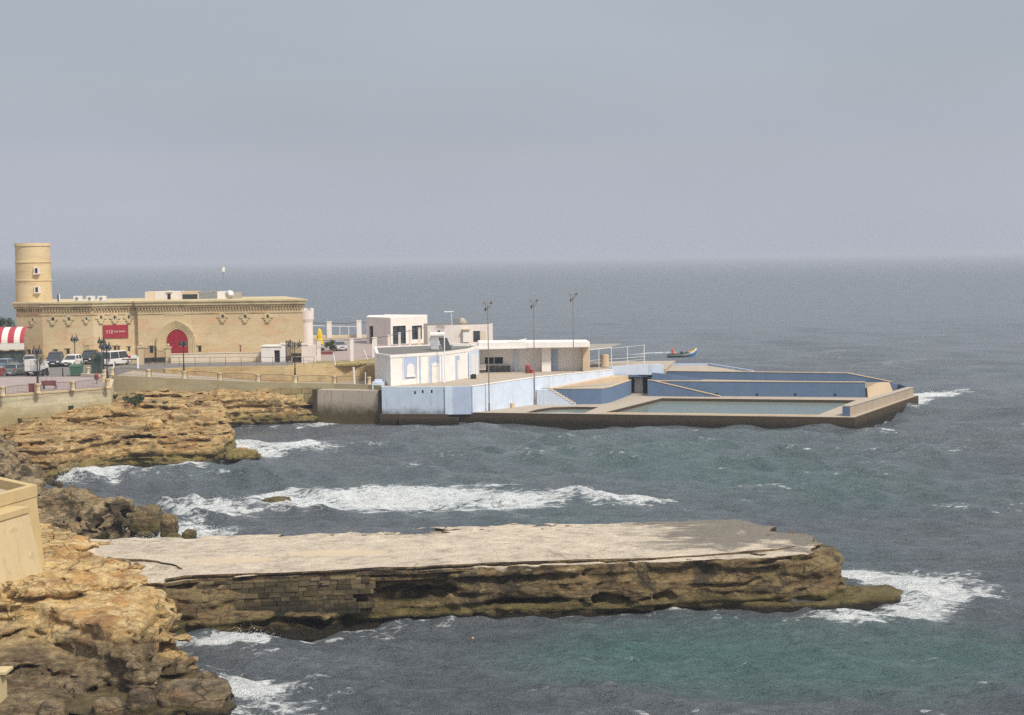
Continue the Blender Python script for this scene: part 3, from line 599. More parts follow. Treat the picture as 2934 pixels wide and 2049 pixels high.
boulder('shore_boulder', *ZJ(845, 615), *ZJ(915, 690), 'small cream-topped boulder closest to the pier start', 'boulder', 'boulders at the foot of the pier', M['rock_far'], 37, .8, .4, 2.6)
boulder('orange_boulder', *ZI(945, 275), *ZI(1065, 395), 'large orange boulder lodged on the ledge of the promontory', 'boulder', None, M['rock_near'], 41, .9, .8, 2.4)
# ---------------------------------------------------------------- sea
def sea():
    nr, na = 900, 1150; rr = 1 / np.linspace(1 / 42.0, 1 / 30000.0, nr); aa = np.radians(np.linspace(-33, 33, na))
    R, A = np.meshgrid(rr, aa, indexing='ij'); X = R * np.sin(A); Y = R * np.cos(A); dr = np.gradient(rr)[:, None] * np.ones((1, na)); cell = np.maximum(dr, R * (aa[1] - aa[0]))
    H = np.zeros_like(X); DX = np.zeros_like(X); DY = np.zeros_like(X); r2 = np.random.default_rng(5)
    amp_mod = .75 + .5 * vn((X * .03), (Y * .03), X * 0, 3)
    NF = [vn(X / l0 * .21, Y / l0 * .21, X * 0 + l0, 17) for l0 in (1.4, 3.3, 7.5, 17.0)]
    for lam in np.geomspace(.9, 26, 46):
        th = math.radians(-100 + r2.normal() * 34); kx, ky = math.cos(th), math.sin(th); k = 2 * math.pi / lam; ph = r2.uniform(0, 6.28)
        am = .026 * lam ** .48 * r2.uniform(.6, 1.4); fade = np.clip((lam / cell - 2.2) / 2.5, 0, 1)
        am *= 1.5 if 1.8 < lam < 9 else 1.0
        q = k * (kx * X + ky * Y) + ph + .8 * NF[min(3, int(math.log(lam / .9) / math.log(30) * 4))]
        H += am * fade * np.cos(q); DX -= .8 * am * fade * kx * np.sin(q); DY -= .8 * am * fade * ky * np.sin(q)
    H *= amp_mod; DX *= amp_mod; DY *= amp_mod
    near = (R < 420); foam = np.zeros_like(X); teal = np.zeros_like(X); lift = np.zeros_like(X)
    U, V = proj(X, Y, 0 * X); U *= .7822; V *= .7822
    def streak(nodes, dst, k=8):
        nonlocal foam, teal, lift
        for (x0, y0, rx0, ry0, s0), (x1, y1, rx1, ry1, s1) in zip(nodes[:-1], nodes[1:]):
            for t in np.linspace(0, 1, k, endpoint=False):
                L = lambda a, b: a + (b - a) * t
                cx, cy, rx, ry, s = L(x0, x1), L(y0, y1), L(rx0, rx1), L(ry0, ry1), L(s0, s1)
                m = near & (np.abs(U - cx) < rx) & (np.abs(V - cy) < ry)
                val = s * (1 - ((U[m] - cx) / rx) ** 2 - ((V[m] - cy) / ry) ** 2)
                if dst == 'foam': foam[m] = np.maximum(foam[m], val)
                elif dst == 'teal': teal[m] = np.maximum(teal[m], val)
                else: lift[m] = np.maximum(lift[m], val)
    streak([(370, 1142, 60, 20, .7), (470, 1135, 110, 32, 1.0), (600, 1128, 120, 34, 1.05), (760, 1122, 120, 32, .95), (900, 1115, 130, 36, 1.0), (1050, 1112, 130, 34, .95), (1180, 1118, 110, 26, .9), (1260, 1108, 60, 18, .9), (1320, 1104, 40, 14, .9)], 'foam')
    streak([(1310, 1105, 50, 12, .95), (1360, 1122, 70, 11, .9), (1430, 1125, 70, 9, .8), (1500, 1120, 40, 6, .7)], 'foam')
    streak([(420, 1160, 120, 12, .8), (560, 1152, 100, 10, .7)], 'foam')
    streak([(128, 1062, 30, 22, 1.2), (170, 1062, 60, 24, 1.2), (240, 1068, 70, 18, .8), (330, 1058, 80, 10, .55), (450, 1042, 80, 8, .6)], 'foam')
    streak([(500, 1000, 30, 22, .8), (560, 1004, 60, 24, 1.0), (650, 1003, 70, 20, .95), (740, 1008, 80, 16, .5)], 'foam'); streak([(560, 1026, 40, 6, .9), (700, 1012, 60, 9, .6)], 'foam')
    streak([(270, 1210, 40, 18, 1.1), (330, 1210, 50, 16, 1.1), (400, 1204, 40, 12, .9), (460, 1192, 50, 18, .7), (520, 1188, 50, 16, .45)], 'foam')
    streak([(372, 1442, 26, 10, .7), (450, 1448, 60, 12, 1.0), (540, 1438, 60, 12, 1.0), (640, 1430, 60, 10, .8), (740, 1421, 70, 10, .8), (830, 1420, 50, 16, .65), (880, 1412, 60, 14, .45)], 'foam')
    streak([(520, 1422, 60, 20, .75), (620, 1412, 50, 14, .55)], 'foam')
    streak([(1880, 1290, 30, 18, 1.1), (1960, 1300, 110, 26, 1.15), (2060, 1318, 130, 36, 1.05), (2120, 1345, 110, 36, 1.0), (2050, 1372, 130, 26, 1.0), (1930, 1388, 130, 22, .95), (1800, 1390, 60, 12, .6)], 'foam')
    streak([(2140, 1300, 120, 22, .6), (2230, 1345, 80, 34, .5)], 'foam')
    streak([(490, 1545, 60, 34, .9), (560, 1552, 80, 40, .85), (650, 1560, 90, 36, .55), (740, 1556, 70, 18, .35)], 'foam'); streak([(510, 1590, 60, 30, .9), (600, 1596, 60, 26, .55)], 'foam')
    streak([(1935, 946, 30, 6, .9), (1975, 928, 40, 12, 1.0), (2020, 905, 40, 10, .9), (2060, 888, 50, 14, 1.2), (2110, 884, 60, 12, 1.0), (2165, 878, 40, 8, .6)], 'foam')
    streak([(640, 960, 60, 6, .35), (720, 948, 60, 5, .9), (800, 941, 50, 5, .9), (850, 938, 40, 4, .7)], 'foam')
    streak([(285, 1185, 30, 22, .8), (330, 1196, 60, 18, 1.0), (400, 1192, 40, 18, .9), (440, 1180, 40, 20, .7)], 'foam'); streak([(720, 1069, 22, 4, .9), (750, 1067, 20, 4, .9)], 'foam'); streak([(1440, 793, 50, 3.4, .7), (1500, 792, 40, 4, .75)], 'foam')
    streak([(180, 1066, 45, 16, .55), (150, 1064, 30, 14, .5)], 'lift'); streak([(1120, 1118, 60, 8, .4), (1250, 1114, 50, 9, .6), (1300, 1112, 50, 11, .95), (1350, 1120, 50, 8, .55), (1450, 1122, 60, 6, .35)], 'lift')
    streak([(610, 1004, 60, 9, .35), (670, 998, 50, 8, .3)], 'lift'); streak([(980, 1104, 120, 8, .22), (560, 1140, 160, 8, .22)], 'lift'); streak([(2080, 1322, 100, 14, .35), (1990, 1300, 60, 12, .3)], 'lift'); streak([(2070, 886, 50, 6, .4)], 'lift')
    streak([(1500, 1470, 500, 90, 1.0), (2100, 1480, 500, 110, 1.0)], 'teal'); streak([(1500, 1010, 700, 60, .55), (2000, 1120, 500, 70, .5)], 'teal'); streak([(700, 1060, 500, 30, .35), (1900, 1280, 300, 60, .5)], 'teal')
    for poly in (A2, A1, R2, T2, T1, PB, LED):
        m = R < 260; d = -poly_sdf(X[m], Y[m], poly); w = .4 + .35 * vn(X[m] * .2, Y[m] * .2, X[m] * 0, 77)
        foam[m] = np.maximum(foam[m], np.where(d > -.5, np.clip(1 - d / (1.6 + 1.2 * w), 0, 1) * w, 0))
    foam = np.clip(foam, 0, 1.2); crest = np.clip((H - .16) / .25, 0, 1); foam = np.maximum(foam, crest * .26 * (R < 330))
    H += lift * (.8 + .3 * vn(X * .9, Y * .9, X * 0, 12)); fr = np.clip(foam, 0, 1) * (R < 300); H += fr * .10 * fbm(X * 1.3, Y * 1.3, X * 0, 90, 3)
    Vv = np.stack([X + DX, Y + DY, H], -1).reshape(-1, 3); i = np.arange(nr - 1)[:, None] * na + np.arange(na - 1)[None, :]
    Q = np.stack([i, i + 1, i + na + 1, i + na], -1).reshape(-1, 4)[:, ::-1]
    me = np_mesh('sea', Vv, Q, M['sea'])
    for nm, ar in (('foam', foam), ('teal', teal)):
        at = me.attributes.new(nm, 'FLOAT', 'POINT'); at.data.foreach_set('value', ar.astype(np.float32).ravel())
    o = bpy.data.objects.new('sea', me); COL.objects.link(o); tag(o, kind='structure', label='choppy grey-green sea reaching the horizon')
sea()

GB = 'dark boulders along the foot of the near rocks'
boulder('foot_boulder', *ZJ(985, 1395), *ZJ(1500, 1598), 'biggest dark boulder at the seaward corner of the near rocks', 'boulder', GB, M['boulder_near'], 51, .8, .5, .1)
boulder('foot_boulder', *ZJ(800, 1430), *ZJ(1000, 1612), 'rounded brown boulder just left of the biggest corner boulder', 'boulder', GB, M['boulder_near'], 53, .9, .5, .1)
boulder('foot_boulder', *ZJ(560, 1490), *ZJ(810, 1625), 'low dark boulder third from the seaward corner', 'boulder', GB, M['boulder_near'], 55, .9, .5, .3)
boulder('foot_boulder', *ZJ(235, 1510), *ZJ(430, 1640), 'grey boulder at the bottom edge nearest the yellow wall end', 'boulder', GB, M['boulder_near'], 57, .9, .5, .4)
boulder('foot_boulder', *ZJ(1230, 1340), *ZJ(1410, 1440), 'small dark block perched behind the biggest corner boulder', 'boulder', GB, M['boulder_near'], 58, .9, .3, .9)
def spray():
    r = random.Random(8); mb = MB()
    def burst(u0, v0, u1, v1, n, hgt, wid=.5, dep=1.0):
        for _ in range(int(n * .9)):
            t = r.random(); q = P((u0 + (u1 - u0) * t) / .7822, (v0 + (v1 - v0) * t) / .7822, 0.05); z = min(r.expovariate(1 / (hgt * .24)), hgt) * (.35 + .65 * math.sin(math.pi * t) ** 2 + .2 * r.random())
            c = (q[0] + r.gauss(0, wid), q[1] + r.gauss(0, dep), z); s = r.uniform(.006, .016) * (q[1] / 95.0) * (1.0 if r.random() < .9 else 1.6)
            mb.add([(c[0] + s * 1.4, c[1] - s, c[2] - s * .5), (c[0] - s * 1.4, c[1] - s, c[2] - s * .5), (c[0], c[1] + s, c[2] - s * .5), (c[0], c[1], c[2] + s)], [(0, 2, 1), (0, 1, 3), (1, 2, 3), (2, 0, 3)])
    burst(128, 1074, 175, 1072, 1500, 1.5); burst(170, 1072, 230, 1072, 700, .8); burst(620, 1004, 720, 1004, 900, .75); burst(505, 1000, 560, 1004, 500, .9)
    burst(1255, 1112, 1335, 1110, 1100, .75, .3, .5); burst(640, 1140, 720, 1138, 700, .8); burst(940, 1112, 1010, 1112, 600, .7); burst(430, 1120, 900, 1118, 800, .4)
    burst(490, 1440, 600, 1428, 1200, .7, .3, .6); pass
    burst(1885, 1300, 1990, 1300, 1000, .8, .5, .8); burst(1990, 1345, 2110, 1330, 900, .8, .5, .8); burst(520, 1545, 600, 1560, 900, .5, .4, .6)
    burst(2040, 895, 2110, 885, 700, 1.0, .5, 1.0); burst(1950, 935, 2030, 905, 500, .7, .4, .6); burst(285, 1212, 370, 1212, 700, .6, .3, .5); burst(440, 1194, 500, 1190, 400, .8, .3, .5); burst(760, 943, 800, 940, 300, .6, .4, .4)
    m = plain('sea_spray', (.78, .80, .81), .6, .03); tag(mb.build('sea_spray', m), kind='stuff', label='white spray thrown up where the waves break')
spray()
# ---------------------------------------------------------------- land slabs, roads
ZR0 = 6.0
TW = [tuple(P(u, v, ZR0)[:2]) for u, v in ((-120, 1143), (0, 1136), (150, 1125), (309, 1113))]
PRp = [(316, 1090, 6.0), (322, 1077, 6.0), (426, 1082, 5.75), (529, 1087, 5.45), (631, 1092, 5.15), (740, 1096, 4.9), (846, 1099, 4.7), (959, 1101, 4.55), (1058, 1104, 4.5), (1098, 1107, 4.5)]
PR = [P(*q) for q in PRp]
UWp = [(380, 1062), (470, 1060), (553, 1055), (700, 1053), (814, 1051), (960, 1044), (1095, 1038), (1180, 1024), (1290, 1000)]
UW = [P(u, v, ZR0) for u, v in UWp]
FY = 225.0
def slab(name, poly, z0, z1, m, label):
    mb = MB(); mb.prism([tuple(p[:2]) for p in poly], z0, z1); return tag(mb.build(name, m), kind='structure', label=label)
back = [(-8, 262), (-14, 292), (-60, 296), (-150, 290), (-150, 150)]
slab('ground', [tuple(p) for p in TW] + [tuple(PR[0][:2]), tuple(PR[1][:2])] + [tuple(p[:2]) for p in UW] + back, 2.0, ZR0 - .012, M['earth'], 'raised shore ground carrying the road and car parks')
slab('pavement', [(TW[0][0], TW[0][1] + .2), (TW[1][0], TW[1][1] + .2), (TW[2][0], TW[2][1] + .2), (TW[3][0] - .3, TW[3][1] + .2), tuple(P(300, 1088, 6)[:2]), tuple(P(258, 1084, 6)[:2]), tuple(P(195, 1082, 6)[:2]), tuple(P(60, 1082, 6)[:2]), tuple(P(-120, 1088, 6)[:2])], ZR0 - .3, ZR0 + .10, M['paving'], 'pinkish paved terrace with benches')
slab('parking_lot', [tuple(P(*q, 6)[:2]) for q in ((-120, 1087), (60, 1081), (195, 1081), (258, 1083), (300, 1086), (318, 1079), (380, 1061), (300, 1045), (150, 1044), (0, 1046), (-120, 1050))], ZR0 - .3, ZR0 + .004, M['asphalt'], 'grey parking lot beside the terrace')
slab('road', [tuple(P(*q, 6)[:2]) for q in ((310, 1046), (385, 1060.5), (553, 1053), (700, 1051), (840, 1047), (840, 1036), (700, 1037.5), (553, 1039), (420, 1040))], ZR0 - .3, ZR0 + .008, M['asphalt'], 'grey road running past the fort')
slab('car_park', [tuple(P(*q, 6)[:2]) for q in ((860, 1042), (1090, 1026), (1200, 1002), (1180, 975), (1050, 966), (900, 974), (862, 1010))], ZR0 - .3, ZR0 + .006, M['paving'], 'pale car park before the small white building')
mb = MB(); g = [(*p[:2], p[2]) for p in PR[1:]]; back_e = [P(380, 1062, 6.0)] + [np.array([*P(u, v, 6)[:2], z]) for (u, v), z in zip(UWp[1:7], (5.6, 4.9, 4.3, 3.9, 3.7, 3.6))]
vs = g + [tuple(p) for p in back_e[::-1]]; n = len(vs); mb.prism([p[:2] for p in vs], 2.0, [5.97, 5.55, 4.95, 4.4, 4.05, 3.75, 3.6, 3.6] + [p[2] - .03 for p in vs[8:]]); tag(mb.build('promenade', M['deck']), kind='structure', label='sloping promenade behind the balustrade')
# ---------------------------------------------------------------- walls along the shore
def wall_thing(name, label, pts, half, z0, z1, m, cat='wall', group=None):
    mb = MB(); mb.sweep(pts, half, z0, z1); return tag(mb.build(name, m), label, cat, group)
t = thing('terrace_wall', 'tall pale block retaining wall under the parking terrace', 'wall', (TW[2][0], TW[2][1], 3))
mb = MB(); mb.sweep(TW + [tuple(P(316, 1090, 6)[:2])], .35, 1.5, ZR0 - .02); mb.build('wall', M['pale_wall'], t)
mb = MB(); mb.sweep([(p[0], p[1]) for p in TW] + [tuple(P(316, 1090, 6)[:2])], .42, ZR0 - .018, ZR0 + .16); mb.build('coping', M['bollard_stone'], t)
fr = Fr(TW[2], TW[3]); a, b = fr.px(*ZC(885, 1297)); mb = MB(); fr.box(mb, a - .32, a + .32, b - .36, b + .36, .3, .358); mb.build('drain_opening', M['darkhole'], t)
wall_thing('promenade_wall', 'low weathered grey-green wall curving along the promenade edge', [p[:2] for p in PR[1:]], .3, [2.6] * 9, [p[2] + .10 for p in PR[1:]], M['parapet'])
wall_thing('upper_wall', 'tan stone retaining wall holding the road above the promenade', [p[:2] for p in UW[1:]], .3, 3.6, 6.14, M['ramp_wall'])
mb = MB(); fa = Fr(PR[6][:2], PR[9][:2]); r0 = random.Random(3)
qx = lambda u, v: fa.px(u, v)
t = thing('concrete_sea_wall', 'stained concrete sea wall panel below the promenade', 'wall', (*PR[7][:2], 0))
a0, _ = qx(906, 1150); a1, _ = qx(1103, 1150); mb = MB(); fa.box(mb, a0, a1, -.5, 4.0, -1.5, .62); mb.build('panel', M['concrete'], t)
mb = MB(); fa.box(mb, a0 - .1, a0 + .45, -.5, 4.05, -1, .82); mb.build('buttress', M['deck_edge'], t); mb = MB(); fa.box(mb, a1 - .55, a1 + .05, -.5, 4.05, -1, .82); mb.build('buttress', M['deck_edge'], t)
t = tag(None or bpy.data.objects.new('x', None), kind=None) if False else None
mb = MB(); fq = Fr(PR[5][:2], PR[7][:2]); a = fq.px(738, 1120)[0]; aend = fq.px(905, 1120)[0]
for (zz, hh) in ((2.3, 1.15), (3.45, .75)):
    x = a + (0 if hh < 1 else 1.2)
    while x < aend:
        w = min(r0.uniform(.95, 1.6), aend - x); 
        if w > .25: fq.box(mb, x + .025, x + w - .025, zz + .02, zz + hh - .02, -1.2, .42 + r0.uniform(-.06, .06))
        x += w
tag(mb.build('quay_wall', M['quay_blocks']), 'wall of big square tan blocks under the promenade', 'wall')
# ---------------------------------------------------------------- balustrade: pillars and railing panels
GP = 'stone pillars of the balustrade'; GR = 'iron railings of the balustrade'
def pillar(p, label, h=1.0):
    mb = MB(); mb.lathe([(.30, 0), (.27, .12), (.22, .22), (.20, .62 * h), (.22, .74 * h), (.27, .80 * h), (.28, .97 * h), (.16, 1.0 * h)], (0, 0, 0), 12)
    o = mb.build('balustrade_pillar', M['bollard_stone']); o.location = (p[0], p[1], p[2]); return tag(o, label, 'pillar', GP)
def railing(p, q, label, group=GR, h=.86, bars=.15, archh=.12, col='rail_iron', name='railing', gap=.30):
    p, q = np.array(p, float), np.array(q, float); L = np.linalg.norm((q - p)[:2]); t = (q - p) / L; root = thing(name, label, 'railing', p, 0, group)
    a, b = gap, L - gap; pt = lambda s, z: p + t * s + np.array([0, 0, z]); top = lambda s: h + archh * math.sin(math.pi * (s - a) / max(b - a, .1))
    mb = MB(); mb.tube([pt(s, top(s)) for s in np.linspace(a, b, 9)], .028, 5); mb.tube([pt(a, .14), pt(b, .14)], .022, 5); mb.build('rail', M[col], root)
    mb = MB(); 
    for s in np.arange(a + .07, b, bars): mb.tube([pt(s, .14), pt(s, top(s))], .012, 4)
    mb.build('balusters', M[col], root)
    mb = MB(); 
    for s in (a, b): mb = MB(); mb.tube([pt(s, 0), pt(s, h + .02)], .035, 5); mb.build('upright', M[col], root)
    return root
zt = ZR0 + .16
tp = [P(u, v, zt) for u, v in ((-95, 1140), (8, 1134), (110, 1126), (209, 1118), (309, 1111))]
for p, l in zip(tp[1:], ('stone pillar at the far left end of the terrace balustrade', 'stone pillar carrying a lamp post behind the maroon bench', 'plain stone pillar between the bench and the terrace corner', 'stone pillar with a lamp post at the terrace corner')): pillar(p, l, 1.02)
for i, l in enumerate(('railing running out of the photo at its left edge', 'railing with a maroon notice box on the pinkish terrace', 'railing in front of the maroon bench', 'railing panel just before the terrace corner')): railing(tp[i], tp[i + 1], l)
side = [P(309, 1111, zt), P(313, 1094, zt), P(317, 1081, zt)]
railing(side[0], side[1], 'short railing running back from the terrace corner'); pillar(P(300, 1083, 6.05), 'stone pillar behind the twin lamp posts', 1.0)
pl = ['first promenade pillar, behind the white van', 'promenade pillar below the white boom post', 'promenade pillar carrying the lamp in front of the red door', 'promenade pillar right of the red door lamp', 'plain promenade pillar left of the ornate lamp', 'promenade pillar carrying the ornate lamp', 'promenade pillar above the stained concrete wall', 'last promenade pillar, beside the pale blue club wall']
for k in range(8):
    q = PR[k + 1]; pillar((q[0], q[1], q[2] + .10), pl[k], .95)
rl = ['railing below the white van and boom', 'railing between the boom post and the red door lamp', 'railing right of the red door lamp', 'railing in the middle of the promenade', 'railing left of the ornate lamp', 'railing right of the ornate lamp', 'railing panel nearest the club']
for k in range(7):
    a, b = PR[k + 1], PR[k + 2]; railing((a[0], a[1], a[2] + .10), (b[0], b[1], b[2] + .10), rl[k] + ', on the promenade wall', 'iron railings of the promenade')
pillar(P(*ZQ(735, 1005), 6.06), 'square stone post on the kerb beside the dark green cabinet', .95)
pillar(P(*ZQ(1125, 1200), 6.1), 'stone post just behind the terrace corner lamp', 1.0)
mb = MB(); mb.sweep([P(*ZQ(550, 1040), 6)[:2], P(*ZQ(900, 1060), 6)[:2], P(*ZQ(1010, 1065), 6)[:2]], .2, 5.9, 6.3); tag(mb.build('kerb_wall', M['cream']), 'low cream kerb wall right of the green bin', 'wall')
# ---------------------------------------------------------------- the fort
def V(u, v, y): return PY(u, v, y)
ft = thing('fort', 'long yellow limestone coastal fort with a round tower and red arched door', 'fort', (-50, 226, 6))
ua = lambda u, y: tuple(PY(u, 950, y)[:2])
foot = [ua(48, 226.6), ua(122, 224.6), ua(268, 224.2), ua(391, 226.0), ua(396, 225.2), ua(868, 225.0), (-35.5, 243), (-72.5, 243)]
ZC0, ZC1 = 13.35, 14.25
mb = MB(); mb.prism(foot, 5.7, ZC1 - .25); mb.build('wall', M['fort'], ft)
mb = MB(); mb.prism(offset_poly(foot, .42), ZC1 - .40, ZC1 + .02); mb.prism(offset_poly(foot, .58), ZC1 + .022, ZC1 + .24); mb.build('parapet', M['trim'], ft)
mb = MB(); mb.prism(offset_poly(foot, .26), ZC1 - .72, ZC1 - .402); mb.prism(offset_poly(foot, .07), 12.55, 12.66); mb.build('cornice', M['cornice_under'], ft)
mb = MB(); op = offset_poly(foot, .005)
for i in range(5):
    f = Fr(foot[i], foot[i + 1]); 
    if f.L < 1: continue
    for a in np.arange(.2, f.L - .15, .42): f.box(mb, a, a + .2, 13.12, ZC1 - .722, -.1, .2)
mb.build('dentil_moulding', M['cornice_under'], ft)
faces = [Fr(foot[i], foot[i + 1]) for i in range(5)]
def face_of(u): return faces[0] if u < 122 else faces[1] if u < 268 else faces[2] if u < 391 else faces[4]
for k, (q, sm) in enumerate([(ZA(430, 1180), .8), (ZA(695, 1170), 1), (ZA(905, 1170), 1.05), (ZA(1135, 1165), .8), (ZA(1325, 1150), 1.05), (ZA(1505, 1150), 1.05), (ZA(1690, 1145), 1.05), (ZB(1090, 770), 1.05), (ZB(1385, 772), 1.05), (ZB(1680, 770), 1.05)]):
    f = face_of(q[0]); a, b = f.px(*q); mb = MB(); s = sm
    for (da, w, db, h, c) in ((0, .5, -.58, .34, .22), (0, .85, -.30, .26, .17), (-.48, .5, .02, .30, .13), (.48, .5, .02, .30, .13), (-.33, .34, .30, .30, .10), (.33, .34, .30, .30, .10), (0, .34, .44, .26, .10)): f.box(mb, a + (da - w / 2) * s, a + (da + w / 2) * s, b + (db - h / 2) * s, b + (db + h / 2) * s, -.1, c)
    o = mb.build('loophole', M['trim'], ft); m2 = MB(); f.box(m2, a - .085 * s - (.1 if k == 1 else 0), a + .085 * s + (.1 if k == 1 else 0), b - .14, b + .30, -.05, .05); sub(m2, 'slit', M['darkhole'], o)
# arched doorway
f = faces[4]; aL, bt = f.px(*ZB(220, 815)); aR, _ = f.px(*ZB(740, 815)); dL, dt = f.px(*ZB(350, 930)); dR, _ = f.px(*ZB(632, 930)); N = 5
am = (dL + dR) / 2; 
for k in range(N):
    w = k / N; o0 = arch(aL + (dL - aL) * w, aR + (dR - aR) * w, 5.8, bt + (dt - bt) * w, .12, 20); w1 = (k + .97) / N; i0 = arch(aL + (dL - aL) * w1, aR + (dR - aR) * w1, 5.8, bt + (dt - bt) * w1, .12, 20)
    c = .42 - .075 * k; mb = MB(); n = len(o0)
    for j in range(1, n): 
        jj = (j + 1) % n
        p = [o0[j], o0[jj], i0[jj], i0[j]]
        mb.add([f.pt(*q, c) for q in p] + [f.pt(*q, -.05) for q in p], [(0, 1, 2, 3), (0, 4, 5, 1), (3, 2, 6, 7)])
    mb.build('arch_moulding', M['trim' if k % 2 == 0 else 'tower'], ft)
mb = MB(); f.poly(mb, arch(dL + .02, dR - .02, 5.85, dt - .02, .12, 20), -.1, .035); d = mb.build('door', M['red_door'], ft)
m2 = MB(); f.box(m2, am - .03, am + .03, 5.9, dt - .1, .036, .055)
for bb in (7.2, 8.4): f.box(m2, dL + .15, dR - .15, bb, bb + .09, .036, .05)
sub(m2, 'door_rail', M['maroon'], d)
def fwin(q0, q1, kind='window', m='darkhole', hood=True, archd=False):
    f = face_of(q0[0]); r = f.rect(q0, q1); mb = MB()
    if archd: f.poly(mb, arch(r[0], r[1], r[2], r[3], 0), -.1, .02)
    else: f.box(mb, *r, -.1, .02)
    o = mb.build(kind, M[m], ft)
    m2 = MB(); f.box(m2, r[0] - .1, r[0], r[2], r[3] + .1, -.1, .06); f.box(m2, r[1], r[1] + .1, r[2], r[3] + .1, -.1, .06); f.box(m2, r[0] - .16, r[1] + .16, r[3] + .1, r[3] + .26, -.1, .16 if hood else .06)
    sub(m2, 'surround', M['trim'], o)
fwin(ZC(362, 548), ZC(395, 600)); fwin(ZC(695, 545), ZC(735, 600)); fwin(ZC(848, 535), ZC(890, 595)); fwin(ZC(1082, 498), ZC(1142, 600), 'niche', 'ramp_wall', False, True)
fwin(ZC(1452, 500), ZC(1485, 585), 'doorway'); fwin(ZC(1495, 500), ZC(1530, 585), 'doorway', 'maroon'); fwin(ZC(1632, 508), ZC(1660, 560)); fwin(ZB(132, 1155), ZB(182, 1240)); fwin(ZB(770, 1155), ZB(812, 1225)); fwin(ZB(1318, 1150), ZB(1335, 1250), 'slit_window', 'maroon', False)
f = faces[4]; mb = MB(); r = f.rect(ZB(325, 708), ZB(595, 750)); f.box(mb, *r, -.1, .05); mb.build('tablet', M['trim'], ft)
# round tower
tc = PY(96, 800, 230.5); R = 2.5; tw = MB(); Zt = P(96, 697, 0); ztop = float(PY(96, 697, 230.5)[2])
zb1 = float(PY(96, 753, 228)[2]); zb2 = float(PY(97, 806, 228)[2])
tw.lathe([(R + .06, 5.9), (R + .06, zb2), (R + .14, zb2 + .02), (R + .14, zb2 + .22), (R, zb2 + .25), (R, zb1), (R + .10, zb1 + .02), (R + .10, zb1 + .2), (R - .03, zb1 + .24), (R - .03, ztop - .45), (R + .09, ztop - .42), (R + .06, ztop), (R - .5, ztop), (R - .5, ztop - .9), (.01, ztop - .9)], (tc[0], tc[1], 0), 40)
tw.build('tower', M['tower'], ft)
for q in (ZA(478, 530), ZA(484, 780)):
    fy = Fr((tc[0] - 1, tc[1] - R), (tc[0] + 1, tc[1] - R)); a, b = fy.px(*q); mb = MB(); fy.box(mb, a - .2, a + .2, b - .36, b + .36, -.6, .10); o = mb.build('tower_window', M['darkhole'], ft)
    m2 = MB(); 
    for x0, x1, z0, z1, c in ((a - .36, a - .2, b - .36, b + .5, .16), (a + .2, a + .36, b - .36, b + .5, .16), (a - .2, a + .2, b + .36, b + .5, .16), (a - .42, a + .42, b - .54, b - .37, .26)): fy.box(m2, x0, x1, z0, z1, -.6, c)
    sub(m2, 'frame', M['pinkwhite'], o)
# roof rooms
fy = Fr(ua(415, 233), ua(690, 233)); top = lambda y: fy.px(500, ZB(0, y)[1])[1]
mb = MB(); g = lambda x0, x1, yt, m, nm='roof_room', d=3.0: (fy.box(mb, fy.px(*ZB(x0, 500))[0], fy.px(*ZB(x1, 500))[0], ZC1 - .4, fy.px(*ZB((x0 + x1) / 2, yt))[1], -d, 0), mb.build(nm, M[m], ft))
g(70, 208, 440, 'cream'); mb = MB(); g(208, 545, 438, 'pinkwhite', d=3.3); mb = MB(); g(546, 768, 436, 'sandy', d=3.1); mb = MB(); g(769, 1018, 436, 'grey_metal', d=3.4); mb = MB(); g(1019, 1110, 438, 'white', d=3.05); mb = MB(); g(1252, 1298, 450, 'concrete', d=3)
mb = MB(); fy.boxpx(mb, ZB(352, 428), ZB(435, 442), -.2, .25); mb.build('door_hood', M['white'], ft)
mb = MB(); fy.boxpx(mb, ZB(364, 466), ZB(408, 545), -.1, .02); mb.build('roof_door', M['darkhole'], ft)
mb = MB(); fy.boxpx(mb, ZB(560, 474), ZB(762, 537), -.1, .02); w = mb.build('roof_window', M['c_green'], ft)
m2 = MB(); fy.boxpx(m2, ZB(546, 462), ZB(560, 548), -.1, .06); fy.boxpx(m2, ZB(762, 462), ZB(774, 548), -.1, .06); sub(m2, 'frame', M['white'], w)
mb = MB(); fy.boxpx(mb, ZB(205, 440), ZB(216, 548), -.1, .05); mb.build('corner_strip', M['white'], ft)
# things on the roof
zr = ZC1 + .24
for k, (x0, x1) in enumerate(((962, 1062), (1130, 1227), (1280, 1377))):
    a = PY(*ZA(x0, 900), 226.5); b = PY(*ZA(x1, 900), 226.5); w = b[0] - a[0]; ac = thing('ac_unit', ('first white air conditioner from the tower on the fort roof', 'middle white air conditioner on the fort roof', 'white air conditioner farthest from the tower on the fort roof')[k], 'air conditioner', ((a[0] + b[0]) / 2, 227.0, zr), 0, 'air conditioners on the fort roof')
    hh = float(PY(*ZA(x0, 863), 226.5)[2]) - zr; mb = MB(); mb.box(-w / 2, w / 2, -.4, .4, .06, hh); mb.build('casing', M['ac_white'], ac, world=False)
    mb = MB(); c = (-w * .08, -.402, hh * .52); ring = [(c[0] + hh * .33 * math.cos(q), c[1], c[2] + hh * .33 * math.sin(q)) for q in np.linspace(0, 2 * math.pi, 20, endpoint=False)]; mb.add(ring + [(x, y - .03, z) for x, y, z in ring], [tuple(range(20)), tuple(range(39, 19, -1))] + [(i, (i + 1) % 20, 20 + (i + 1) % 20, 20 + i) for i in range(20)]); mb.build('fan_grille', M['grey_metal'], ac, world=False)
    mb = MB(); mb.box(-w / 2 + .05, -w / 2 + .15, -.4, .4, 0, .06); mb.box(w / 2 - .15, w / 2 - .05, -.4, .4, 0, .06); mb.build('foot', M['grey_metal'], ac, world=False)
